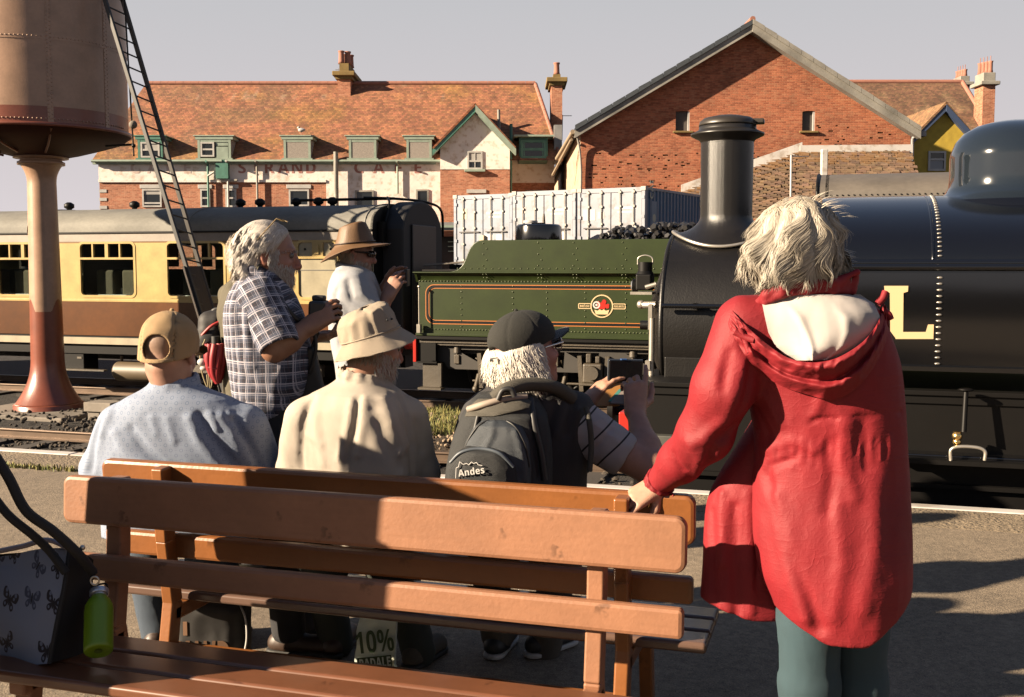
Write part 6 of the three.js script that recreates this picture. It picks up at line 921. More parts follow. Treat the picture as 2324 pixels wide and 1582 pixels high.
  folds(S, D, [[[[813, 905], [808, 960], [792, 1030], [788, 1075]], -.016, .014], [[[826, 905], [824, 960], [812, 1030]], .010, .014], [[[800, 915], [790, 970], [775, 1040]], .009, .016], [[[870, 905], [890, 960], [920, 1010]], .010, .018], [[[890, 895], [915, 950], [935, 1010]], -.009, .014], [[[850, 930], [870, 990], [905, 1060]], -.008, .02], [[[700, 920], [690, 980], [700, 1060]], -.007, .02], [[[725, 905], [715, 960], [735, 1050]], .007, .02], [[[760, 895], [810, 900], [870, 893]], -.003, .006], [[[945, 960], [955, 1020]], -.009, .015], [[[712, 898], [688, 960], [684, 1030], [690, 1085]], -.014, .010], [[[905, 900], [925, 960], [932, 1030], [936, 1085]], -.015, .010], [[[690, 985], [730, 1010]], .006, .012], [[[930, 1000], [905, 1030]], .006, .012]]); wrinkle(S, .0038, 9, 6, 9, 12);
  { const [lo, hi] = bx(625, 815, 1010, 1225, -.26, .55); part(t, 'shirt', [S.mesh(lo, hi, .0075)], M([.66, .57, .475], .85, { bumpMap: again(tCloth, .05), bumpScale: .001, map: tMottle }), { uv: true }); }
  legs(t, [[P(740, 1270, .1), P(720, 1270, .5), P(765, 1470, .5), [.2, -1], leather, rubber], [P(880, 1270, .1), P(900, 1270, .5), P(950, 1490, .38), [.5, -1], khaki, rubber]], M([.045, .055, .045], .9, { map: tMottle }));
}
{ // 3. seated man with black cap, long white hair, rucksack, holding up a phone
  const D = 3.70, { P, k, rows, box: bx } = cam(D), t = thing('person', 'seated man in black cap with long white hair holding up a phone, rucksack on back', 'person', 'C', [P(1180, 1000)[0], 0, -D]);
  const h = basis(P(1194, 800, .03), [.80, .20, -.55], [-.14, 1, .02], 1.08), F = new Field(); headShape(F, h, P(1190, 915, .04)); F.cap(P(1190, 915, .04), P(1190, 990, .06), .075, .11, .03);
  const skin = [.47, .24, .17], tone = skinTone(h, [.50, .215, .155]);
  // right arm: elbow out, forearm up; hand beside the phone
  const A = new Field(), e = P(1478, 1062, -.02), w = P(1442, 935, .14); A.cap(P(1320, 985, .02), e, .066, .058, .02); A.cap(e, mix3(e, w, .35), .054, .050, .03); A.cap(mix3(e, w, .35), w, .050, .031, .03);
  hand(A, w, [.06, 1, -.30], [.25, .25, .93], 1, { sc: 1.1, spread: .10, curl: [[.05, .25, .2], [.75, .8, .5], [.9, .9, .6], [.95, .9, .6]], thumb: [[.55, .75, -.35], [.9, .25, -.3], [1, .1, -.25]] });
  const B = new Field(), w2 = P(1330, 915, .30); B.cap(P(1215, 1010, .30), w2, .046, .031, .02); hand(B, w2, [.62, .72, -.1], [-.75, .55, .35], 1, { sc: 1.05, spread: .02, curl: [[.2, .35, .2], [.25, .4, .2], [.3, .45, .3], [.35, .5, .3]], thumb: [[.8, -.1, -.6], [.9, .1, -.4], [.9, .2, -.2]] });
  const a1 = bx(1360, 780, 1560, 1130, -.2, .38), a2 = bx(1290, 820, 1420, 970, .16, .48), hh = bx(1090, 690, 1330, 940, -.2, .3);
  part(t, 'body', [F.mesh(...hh, .005, { color: tone }), A.mesh(...a1, .0045, { color: skinTone(h, skin) }), B.mesh(...a2, .0045, { color: skinTone(h, [.52, .27, .18]) })], mp.skin, { uv: true });
  part(t, 'eye', [-1, 1].map((x) => ball(h.at(x * .032, .005, .079), .0135)), mp.eye);
  // cap, bill, strap
  const cp = new Field(); cp.ell(h.at(0, .050, -.006), mul([.092, .088, .118], h.s), .01, h.B); cp.warp((x, y, z) => { const q = h.loc([x, y, z]), a = Math.atan2(q[0], q[2]); return -.0018 * Math.exp(-Math.pow((((a / (Math.PI / 3)) % 1 + 1) % 1 - .5) / .05, 2)); }); cp.half(h.at(0, .020, 0), h.dir(0, 1, -.12), .004); cp.ell(h.at(0, -.015, -.125), mul([.05, .062, .06], h.s), .008, h.B, true);
  part(t, 'cap', [cp.mesh(...hh, .0045), ball(h.at(0, .139, -.006), .007)], M([.022, .021, .016], .9, { map: tMottle, bumpMap: again(tCloth, .05), bumpScale: .001 }));
  { const camo = canvasTex(256, 256, (g, n) => { g.fillStyle = '#1b1817'; g.fillRect(0, 0, n, n); seed = 41; for (let i = 0; i < 26; i++) { g.fillStyle = ['#cfc8c0', '#8d877f', '#e2ddd6', '#55504b'][i % 4]; const x = rnd() * n, y = rnd() * n; for (let j = 0; j < 5; j++) { g.beginPath(); g.arc(x + rr(-22, 22), y + rr(-14, 14), rr(6, 16), 0, 7); g.fill(); } } }, .11);
    const G = new THREE.PlaneGeometry(1, 1, 24, 12), p = G.attributes.position; for (let i = 0; i < p.count; i++) { const u = p.getX(i) * 2, v = p.getY(i) + .5, x = u * .072 * (1 - .12 * v), z = .098 + v * .082 * Math.sqrt(Math.max(0.05, 1 - u * u * .75)) - u * u * .045; p.setXYZ(i, ...h.at(x, .038 - u * u * .016 + .004 * v, z)); } G.computeVertexNormals(); const under = G.clone(); const q = under.attributes.position, up = mul(h.U, -.006); for (let i = 0; i < q.count; i++) q.setXYZ(i, q.getX(i) + up[0], q.getY(i) + up[1], q.getZ(i) + up[2]); part(t, 'cap_bill', [G, under], M([.8, .8, .8], .8, { map: camo }), { uv: true }); }
  part(t, 'cap_strap', [tube([[-.055, -.068], [-.03, -.108], [0, -.124], [.03, -.118]].map(([x, z]) => h.at(x, .012 - .01 * (x + .05) * 10, z)), .009, 24, 6)], mp.black); parts(t, 'strap_buckle', [box(-.012, -.008, -.003, .012, .008, .003).applyMatrix4(new THREE.Matrix4().makeBasis(V(h.W), V(h.U), V(h.F))).translate(...h.at(-.018, .004, -.128)), tube([h.at(-.070, .020, -.074), h.at(-.074, .036, -.066), h.at(-.078, .030, -.05), h.at(-.078, .012, -.045)], .003, 16, 6)], M([.7, .62, .5], .35));
  part(t, 'spectacles', [rod(h.at(-.082, .012, .02), h.at(-.075, .010, .098), .0028), rod(h.at(-.07, .01, .1), h.at(-.005, .008, .106), .0022), tube([[-.062, .022], [-.03, .024], [-.02, -.008], [-.05, -.014]].map(([x, y]) => h.at(x, y, .102)), .002, 20, 6, true)], M([.6, .55, .5], .25, { metalness: .8 })); part(t, 'spectacle_lens', [ball(h.at(-.042, .006, .1), [.018, .016, .012])], M([.03, .02, .015], .08));
  // long white hair from under the cap, curling at the ends
  const H = new Strands(), base = new Field(); base.ell(h.at(0, .0, -.03), mul([.090, .085, .092], h.s), .02, h.B); base.ell(h.at(0, -.055, -.05), mul([.088, .058, .068], h.s), .05, h.B); base.ell(h.at(-.055, -.03, -.01), mul([.037, .068, .05], h.s), .04, h.B); base.ell(h.at(.06, -.02, -.07), mul([.05, .05, .05], h.s), .05, h.B); base.half(h.at(0, .045, 0), h.dir(0, -1, .1), .006); base.half(h.at(0, 0, .022), h.dir(0, .1, -1), .02);
  sphereDirs(7500, (x, y, z) => { if (y > .78 || y < -.85 || z > .30 - .1 * y) return; const d = h.dir(x, y, z), p = surfAt(base, h.at(0, -.03, -.03), d, .2), n = base.normal(p), sh = rr(.72, 1.0); if (F.at(...p) < -.003) return; const L = rr(.006, .013), gx = .25 * noise3(p[0] * 40, p[1] * 20, p[2] * 40, 3); H.add(grow(base, h, p, norm(add(h.dir(gx + rr(-.08, .08), -1, rr(-.12, .1)), mul(n, .10))), 6, L, (q, v, f) => add(add(v, h.dir(rr(-.1, .1) + gx * .3, -.12, rr(-.1, .1))), mul(n, f > .6 ? .5 : .04)), .0015), rr(.003, .0055), n, mul([.82, .74, .64], sh)); });
  const hb = base.mesh(...hh, .006, { color: () => [.62, .54, .45] }); part(t, 'hair', [hb, H.geo()], mp.hair, { uv: true });
  // striped shirt sleeve and dark waistcoat
  const S = new Field(), cuff = P(1402, 1024, .0); S.cap(P(1290, 950, .03), cuff, .09, .078, .03); { const ax = norm(sub(cuff, P(1290, 950, .03))); S.half(add(cuff, mul(ax, .035)), mul(ax, -1), .006); S.cap(add(cuff, mul(ax, .02)), add(cuff, mul(ax, .06)), .062, .062, .004, true); wrinkle(S, .004, 10, 10, 10, 22); folds(S, D, [[[[1350, 1020], [1385, 975]], -.006, .012], [[[1345, 960], [1400, 1000]], .006, .014]]);
    const o = P(1290, 950, .03), stripes = canvasTex(512, 64, (g, W, Hh) => { g.fillStyle = '#f2f0f2'; g.fillRect(0, 0, W, Hh); g.fillStyle = '#23242c'; for (const x of [118, 260, 402]) g.fillRect(x, 0, 12, Hh); }, [.26, .05]);
    part(t, 'sleeve', [S.mesh(...bx(1250, 880, 1450, 1110, -.16, .2), .006, { uv: (q) => [dot(sub(q, o), ax) + .02 + .018 * Math.sin(14 * dot(sub(q, o), [ax[1], -ax[0], 0])), q[2]] })], M([.56, .52, .52], .85, { map: stripes, bumpMap: again(tCloth, .05), bumpScale: .001 }), { uv: true }); }
  const G = new Field(); G.loft(rows([[868, 1118, 1255, .03, .085], [890, 1085, 1290, .03, .11], [915, 1055, 1322, .04, .135], [960, 1035, 1338, .05, .15], [1030, 1022, 1336, .06, .165], [1110, 1018, 1330, .08, .175], [1220, 1020, 1330, .11, .18]]), .03); G.cap(P(1300, 945, .03), P(1325, 965, .03), .09, .07, .03);
  { const ring = (y, r) => Array.from({ length: 13 }, (_, i) => { const a = i / 12 * Math.PI * 2, c = P(1190, y, .035); return add(c, [Math.cos(a) * r, -.02 * Math.cos(a), Math.sin(a) * r]); }); G.chain(ring(868, .086), .012, .014); G.chain(ring(882, .094), .013, .016); }
  folds(G, D, [[[[1235, 915], [1205, 990]], .009, .014], [[[1262, 915], [1240, 985]], -.010, .013], [[[1280, 920], [1262, 985]], .010, .012], [[[1298, 922], [1285, 985]], -.009, .011], [[[1312, 930], [1305, 990]], .008, .011]]); wrinkle(G, .003, 9, 7, 8, 32);
  part(t, 'waistcoat', [G.mesh(...bx(985, 840, 1375, 1230, -.26, .4), .008)], M([.045, .042, .045], .85, { map: tMottle, bumpMap: again(tCloth, .05), bumpScale: .001 }), { uv: true });
  legs(t, [[P(1120, 1280, .1), P(1110, 1275, .5), P(1130, 1450, .5), [.3, -1], mp.black, whiteSole], [P(1260, 1280, .1), P(1270, 1275, .48), P(1232, 1494, .5), [.7, -.7], mp.black, whiteSole]], khaki);
  // phone in a folding case
  const q = P(1420, 842, .30), ph = thing('phone', 'black phone in an open wallet case held up by the man in black cap', 'phone', 'C', q); const rot = (g, o) => g.rotateZ(-.03).rotateY(.18).translate(...o);
  part(ph, 'phone_body', [rot(box(-.066, -.042, -.005, .066, .042, .005, .006), q)], M([.012, .012, .014], .15)); part(ph, 'phone_frame', [rot(box(-.068, -.044, -.011, .068, .044, -.005, .006), q)], M([.05, .06, .08], .4)); part(ph, 'case_spine', [rot(box(-.022, .0395, -.007, .004, .046, .008, .003), q)], M([.02, .09, .28], .5));
  part(ph, 'case_flap', [slab(P(1387, 872, .29), P(1440, 868, .3), P(1405, 922, .24), P(1352, 922, .23), .004)], M([.58, .26, .06], .6, { map: tMottle })); part(ph, 'case_card', [slab(P(1412, 884, .27), P(1450, 880, .28), P(1440, 921, .22), P(1384, 917, .215), .006)], M([.33, .27, .24], .6)); part(ph, 'case_print', [slab(P(1405, 884, .265), P(1413, 884, .265), P(1390, 912, .22), P(1380, 912, .22), .003)], M([.06, .26, .22], .6));
}
{ // 4. standing man in plaid shirt, profile to the right, camera in hands
  const D = 4.3, { P, k, rows, box: bx } = cam(D), t = thing('person', 'standing white bearded man in navy plaid short sleeved shirt holding a camera', 'person', 'C', [P(630, 1000)[0], 0, -D]);
  const h = basis(P(613, 580, 0), [1, -.07, -.12], [.04, 1, .0], 1.05), F = new Field(); headShape(F, h, P(590, 660, 0)); F.cap(P(590, 660), P(600, 720), .075, .1, .03);
  const skin = [.36, .175, .105], tone = skinTone(h, [.42, .20, .125], { stubble: { c: [.45, .39, .34], f: (x, y, z) => .5 * sstep(-.035, -.06, y) * sstep(.0, .03, z) } });
  const A = new Field(), e = P(622, 792, -.16), w = P(700, 742, -.10); A.cap(P(604, 715, -.17), e, .056, .05, .02); A.cap(e, mix3(e, w, .4), .052, .048, .03); A.cap(mix3(e, w, .4), w, .048, .032, .03);
  hand(A, w, [.78, .60, -.1], [-.25, .30, .92], -1, { sc: 1.08, spread: .05, curl: [[.35, .6, .4], [.5, .75, .5], [.55, .8, .5], [.6, .8, .5]], thumb: [[.6, .5, -.6], [.9, .1, -.5], [.95, 0, -.3]] });
  const B = new Field(), w2 = P(690, 770, .06); B.cap(P(640, 800, .12), w2, .045, .03, .02); hand(B, w2, [.9, .05, -.35], [.1, -1, .2], 1, { sc: 1.05, curl: [[.3, .4, .3], [.3, .4, .3], [.35, .4, .3], [.4, .4, .3]], spread: .03 });
  part(t, 'body', [F.mesh(...bx(535, 490, 710, 740, -.14, .14), .005, { color: tone }), A.mesh(...bx(560, 650, 790, 860, -.3, .1), .0045, { color: skinTone(h, skin) }), B.mesh(...bx(640, 690, 790, 830, -.06, .3), .005, { color: skinTone(h, skin) })], mp.skin, { uv: true });
  part(t, 'eye', [-1, 1].map((x) => ball(h.at(x * .032, .006, .079), .0128)), mp.eye);
  // hair: thick wavy white hair, eyebrows, moustache and beard
  const H = new Strands(), base = new Field(); base.ell(h.at(0, .042, -.022), mul([.087, .090, .105], h.s), .02, h.B); base.ell(h.at(0, -.025, -.062), mul([.080, .075, .062], h.s), .04, h.B); base.half(h.at(0, .012, .022), h.dir(0, .52, -.85), .012); base.ell(h.at(-.085, -.015, -.005), mul([.02, .036, .026], h.s), .006, h.B, true);
  sphereDirs(7000, (x, y, z) => { if (y < -.75 || z > .62 || (z > .35 && y < .4) || (z > .02 && y < .05)) return; const d = h.dir(x, y, z), p = surfAt(base, h.at(0, .01, -.02), d, .2), n = base.normal(p), q = h.loc(p); if (F.at(...p) < -.004) return; const wv = noise3(q[0] * 26, q[1] * 26, q[2] * 26, 7), back = h.dir(wv * .8 + .2 * rr(-1, 1), -.55 - .3 * (y < 0), -.8 + wv * .5); H.add(grow(base, h, p, norm(add(back, mul(n, .3))), 5, rr(.007, .013), (v, dd, f) => add(dd, add(mul(n, .35 * Math.sin(9 * f + 6 * wv)), h.dir(.35 * noise3(v[0] * 60, v[1] * 60, v[2] * 60, 9), -.12, -.05))), .001), rr(.0028, .005), n, mul([.80, .72, .64], rr(.6, 1.02))); });
  const Bd = new Strands(); sphereDirs(6500, (x, y, z) => { const cheek = y < -.30 && z > .02 && (y < -.58 || Math.abs(x) > .38 || z < .55) && y > -.98, tache = y < -.38 && y > -.52 && z > .72, brow = y > .16 && y < .26 && z > .6 && Math.abs(x) > .12; const sb = Math.abs(x) > .72 && z > .02 && z < .5 && y > -.35 && y < .35; if (!cheek && !tache && !brow && !sb) return; const d = h.dir(x, y, z), p = surfAt(F, h.c, d, .18), n = F.normal(p); Bd.add(grow(F, h, p, norm(add(mul(n, .45), h.dir(brow ? x : 0, brow ? .1 : -1, .15))), 3, brow ? .004 : .006, (q, v) => add(v, [rr(-.3, .3), -.2, rr(-.3, .3)]), .001), .0024, n, mul([.70, .63, .56], rr(.7, 1.05))); });
  part(t, 'hair', [base.mesh(...bx(535, 480, 710, 670, -.16, .16), .006, { color: () => [.60, .52, .44] }), H.geo()], mp.hair, { uv: true }); part(t, 'beard', [Bd.geo()], mp.hair, { uv: true });
  part(t, 'spectacles', [rod(h.at(-.092, .055, -.04), h.at(-.082, .135, .022), .0024), rod(h.at(-.082, .135, .022), h.at(.07, .14, .025), .0026), tube([h.at(-.02, .14, .026), h.at(-.072, .136, .026), h.at(-.074, .128, .058), h.at(-.02, .132, .055)], .0022, 20, 6, true)], M([.30, .2, .08], .4));
  part(t, 'ear_wire', [tube([h.at(-.083, .02, -.03), h.at(-.088, -.03, -.038), h.at(-.082, -.07, -.03), h.at(-.075, -.085, -.005)], .0018, 20, 5)], M([.6, .45, .35], .5));
  // plaid shirt: body and sleeve, woven pattern
  const plaid = canvasTex(512, 512, (g, n) => { g.fillStyle = '#2a3040'; g.fillRect(0, 0, n, n); const line = (p, w, c, a) => { g.globalAlpha = a; g.fillStyle = c; g.fillRect(p, 0, w, n); g.fillRect(0, p, n, w); }; for (let k = 0; k < 4; k++) { const o = k * 128; line(o, 64, '#8a93a8', .35); line(o + 4, 13, '#ded6da', .92); line(o + 30, 9, '#d0ccd4', .85); line(o + 70, 7, '#a9a4b0', .6); line(o + 100, 4, '#6a3a40', .6); } g.globalAlpha = 1; }, .17);
  const plaidM = M([.90, .90, .95], .85, { map: plaid, bumpMap: again(tCloth, .06), bumpScale: .001 });
  const S = new Field(); S.loft(rows([[600, 562, 626, 0, .07], [622, 552, 640, 0, .085], [648, 534, 656, 0, .13], [676, 522, 668, 0, .185], [706, 516, 682, 0, .205], [760, 517, 698, 0, .2], [830, 524, 706, 0, .19], [890, 534, 694, 0, .19], [945, 548, 668, 0, .19], [960, 552, 660, 0, .19]]), .03); { const hem = P(600, 945); S.half(hem, norm([-.24, 1, 0]), .006); }
  { const ring = Array.from({ length: 15 }, (_, i) => { const a = i / 14 * Math.PI * 2; return add(P(596, 618), [Math.cos(a) * .075, -.032 * Math.cos(a), Math.sin(a) * .085]); }); S.chain(ring, .015, .02); S.ell(P(604, 588), [.085, .065, .08], .006, undefined, true); S.ell(P(640, 606), [.06, .075, .07], .006, undefined, true); }
  folds(S, D, [[[[560, 640], [540, 700], [545, 760]], -.008, .014], [[[565, 700], [560, 760], [575, 830]], .009, .014], [[[545, 800], [580, 850], [640, 880]], .007, .015], [[[560, 860], [600, 895], [650, 905]], -.007, .014], [[[640, 830], [620, 880], [625, 930]], .007, .014], [[[670, 800], [655, 860]], -.007, .014], [[[535, 860], [560, 900]], .006, .014]]); wrinkle(S, .0035, 8, 8, 8, 42);
  part(t, 'shirt', [S.mesh(...bx(490, 580, 730, 985, -.26, .26), .0075, { uv: (q) => [.17 * Math.asin(clamp((q[0] - P(612, 0)[0]) / .17, -1, 1)) + .3 * q[2], q[1] + .02 * noise3(q[0] * 7, q[1] * 7, q[2] * 7, 4)] })], plaidM, { uv: true });
  { const G = new Field(), a = P(588, 676, -.12), b = P(628, 772, -.18), ax = norm(sub(b, a)), sx = norm(cross(ax, [0, 0, 1])); G.cap(a, b, .088, .082, .03); G.half(add(b, mul(ax, .03)), mul(ax, -1), .005); G.cap(add(b, mul(ax, .01)), add(b, mul(ax, .08)), .066, .066, .004, true); folds(G, D, [[[[570, 690], [600, 700], [630, 690]], -.007, .012], [[[590, 740], [620, 735], [645, 720]], .007, .012], [[[580, 720], [610, 760]], -.006, .012]]); wrinkle(G, .003, 10, 10, 10, 45);
    part(t, 'sleeve', [G.mesh(...bx(530, 610, 700, 830, -.32, .02), .0065, { uv: (q) => { const d = sub(q, a); return [.085 * Math.asin(clamp(dot(d, sx) / .09, -1, 1)) + .3 * d[2], dot(d, ax)]; } })], plaidM, { uv: true }); }
  part(t, 'camera_strap', [tube([P(585, 618, .06), P(575, 612, -.02), P(590, 625, -.09), P(628, 670, -.13), P(668, 720, -.10), P(705, 745, -.05)], .012, 40, 5), tube([P(712, 745, -.06), P(717, 790, -.06), P(700, 850, -.05), P(705, 800, -.03), P(722, 755, -.04)], .008, 40, 5)], mp.black); part(t, 'undercollar', [tube([P(566, 603, .05), P(572, 602, -.06), P(592, 612, -.085)], .02, 20, 8)], M([.12, .105, .075], .9));
  part(t, 'shoulder_bag', [box(-.05, -.11, -.03, .05, .11, .03, .02).rotateZ(.2).translate(...P(700, 850, -.02))], mp.black);
  legs(t, [[P(610, 925, -.08), P(640, 1200, -.08), P(655, 1440, -.10), [1, .15], leather, rubber], [P(615, 925, .1), P(660, 1200, .1), P(690, 1420, .12), [1, -.2], leather, rubber]], darkCloth);
  // the camera itself
  const q = P(726, 708, -.03), c = thing('camera', 'black camera held at chest height by the man in plaid shirt', 'camera', 'C', q), g = (geo) => geo.rotateZ(-.05).translate(...q);
  part(c, 'camera_body', [g(box(-.035, -.045, -.07, .03, .045, .07, .012)), g(box(-.03, .043, -.028, .02, .066, .028, .008))], mp.black); part(c, 'lens', [g(new THREE.CylinderGeometry(.040, .036, .045, 28).rotateZ(Math.PI / 2).translate(.05, -.004, 0)), g(new THREE.TorusGeometry(.037, .006, 8, 28).rotateY(Math.PI / 2).translate(.072, -.004, 0))], mp.black); part(c, 'front_glass', [g(new THREE.SphereGeometry(.034, 20, 12).scale(.2, 1, 1).translate(.072, -.004, 0))], m.glass);
}
{ // 5. man in a leather bush hat at the platform edge
  const D = 6.0, { P, k, rows, box: bx } = cam(D), t = thing('person', 'standing man in brown leather bush hat and sunglasses with both hands raised', 'person', 'C', [P(815, 1000)[0], 0, -D]);
  const h = basis(P(806, 577, 0), [1, -.05, -.10], [-.03, 1, 0], 1.0), F = new Field(); headShape(F, h, P(796, 632)); F.cap(P(796, 632), P(805, 690), .075, .1, .03);
  const skin = [.44, .225, .155];
  const A = new Field(), e = P(848, 745, -.12), w = P(880, 672, -.10); A.cap(P(820, 690, -.17), e, .05, .046, .02); A.cap(e, w, .047, .032, .03); hand(A, w, [.42, .84, -.2], [-.35, .2, .92], -1, { sc: 1.08, spread: .05, curl: [[.45, .4, .2], [.35, .4, .2], [.45, .5, .3], [.6, .6, .3]], thumb: [[.5, .6, -.5], [.8, .2, -.4], [.9, .1, -.3]] });
  const B = new Field(), w2 = P(873, 655, .10); B.cap(P(850, 740, .16), w2, .045, .031, .02); hand(B, w2, [.62, .78, -.1], [-.6, .3, -.7], 1, { sc: 1.08, spread: .04, curl: [[.4, .4, .2], [.4, .4, .2], [.5, .5, .3], [.6, .6, .3]] });
  part(t, 'body', [F.mesh(...bx(745, 520, 875, 710, -.16, .16), .006, { color: skinTone(h, skin, { stubble: { c: [.40, .33, .28], f: (x, y, z) => .6 * sstep(-.03, -.06, y) * sstep(-.02, .02, z) } }) }), A.mesh(...bx(800, 580, 950, 790, -.3, .05), .006, { color: skinTone(h, skin) }), B.mesh(...bx(820, 580, 950, 790, .0, .34), .006, { color: skinTone(h, skin) })], mp.skin, { uv: true });
  const Bd = new Strands(); sphereDirs(3200, (x, y, z) => { const cheek = y < -.42 && z > -.05 && (y < -.66 || Math.abs(x) > .5 || z < .5), nape = z < -.0 && y < .1 && y > -.62; if (!cheek && !nape) return; const d = h.dir(x, y, z), p = surfAt(F, h.c, d, .18), n = F.normal(p); Bd.add(grow(F, h, p, norm(add(mul(n, .4), h.dir(0, -1, 0))), 3, .005, (q, v) => add(v, [rr(-.3, .3), -.2, rr(-.3, .3)]), .001), .003, n, mul(nape ? [.42, .36, .28] : [.62, .54, .47], rr(.7, 1.05))); }); part(t, 'beard_and_hair', [Bd.geo()], mp.hair, { uv: true });
  part(t, 'sunglasses', [rod(h.at(-.083, .012, .0), h.at(-.075, .012, .085), .004), ball(h.at(-.036, .004, .095), [.02, .019, .02]), ball(h.at(.036, .004, .095), [.02, .019, .02]), rod(h.at(-.05, .016, .1), h.at(.05, .016, .1), .004), ball(h.at(-.062, .004, .086), [.016, .018, .018])], M([.012, .010, .010], .12));
  const hb = basis(h.at(0, .052, -.004), [1, .10, -.10], [-.10, 1, 0], 1.0); const lea = M([.25, .125, .045], .6, { map: tBlotch, bumpMap: again(tGrit, .2), bumpScale: .001 });
  part(t, 'bush_hat', [brimHat({ at: (x, y, z) => hb.at(x, y, z), ex: 1.16, prof: [[.001, .112], [.02, .112], [.04, .116], [.058, .118], [.070, .108], [.080, .078], [.088, .045], [.094, .012], [.096, .002], [.110, -.004], [.135, -.010], [.158, -.015], [.170, -.018], [.170, -.022], [.135, -.015], [.096, -.006]], wob: (a, i, r) => [i > 3 && i < 7 ? -.006 * Math.cos(a) * Math.cos(a) + .003 * noise3(a * 3, i, 1, 2) : 0, i > 8 ? (r - .096) / .075 * (.026 * Math.sin(a) * Math.sin(a) * -.2 - .055 * Math.pow(Math.max(0, -Math.cos(a)), 1.5) + .006 * Math.cos(a)) + .003 * noise3(a * 2, 1, 4) : i < 4 ? -.016 * Math.exp(-Math.pow(Math.sin(a) * r / .03, 2)) + .012 * Math.cos(a) * r / .06 : .010 * Math.cos(a) * (i < 7 ? 1 : 0)] })], lea, { uv: true });
  part(t, 'hat_cord', [tube(Array.from({ length: 30 }, (_, i) => { const a = i / 30 * Math.PI * 2; return hb.at(.098 * Math.sin(a), .010, .098 * 1.16 * Math.cos(a)); }), .0035, 90, 6, true)], leather);
  const S = new Field(); S.loft(rows([[602, 772, 826, 0, .08], [620, 757, 846, 0, .16], [655, 748, 860, 0, .21], [700, 746, 872, 0, .21], [760, 752, 880, 0, .2], [830, 764, 882, 0, .19], [905, 770, 872, 0, .19]]), .03); S.cap(P(800, 650, -.13), P(842, 715, -.16), .085, .08, .03); S.cap(P(800, 650, .13), P(842, 715, .18), .085, .075, .03); folds(S, D, [[[[790, 640], [800, 680], [840, 700]], -.016, .018], [[[770, 690], [790, 740], [795, 770]], .014, .016], [[[835, 650], [855, 690]], .012, .014], [[[815, 640], [822, 670], [850, 690]], .012, .014], [[[760, 720], [775, 780]], -.010, .02], [[[765, 660], [760, 700], [770, 740]], -.010, .016], [[[845, 640], [866, 672]], -.010, .012]]); wrinkle(S, .007, 8, 7, 8, 52);
  { const ring = Array.from({ length: 13 }, (_, i) => { const a = i / 12 * Math.PI * 2; return add(P(799, 615), [Math.cos(a) * .075, -.035 * Math.cos(a), Math.sin(a) * .085]); }); S.chain(ring, .015, .02); S.ell(P(802, 590), [.07, .06, .075], .006, undefined, true); }
  part(t, 'shirt', [S.mesh(...bx(725, 590, 910, 930, -.32, .34), .009)], M([.55, .56, .60], .85, { map: tMottle, bumpMap: again(tCloth, .06), bumpScale: .001 }), { uv: true });
  part(t, 'wristwatch', [new THREE.TorusGeometry(.034, .007, 6, 20).rotateX(1.2).rotateZ(-.5).translate(...P(876, 668, .10))], m.frame);
  legs(t, [[P(815, 905, -.09), P(815, 1060, -.09), P(812, 1190, -.09), [1, 0], leather, rubber], [P(820, 905, .09), P(822, 1060, .09), P(825, 1180, .12), [1, -.1], leather, rubber]], khaki);
  const q = P(925, 625, .02), c = thing('phone', 'small dark phone between the raised hands of the man in bush hat', 'phone', 'C', q); part(c, 'phone_body', [box(q[0] - .006, q[1] - .06, q[2] - .07, q[0] + .006, q[1] + .035, q[2] + .07, .005)], mp.black);
}
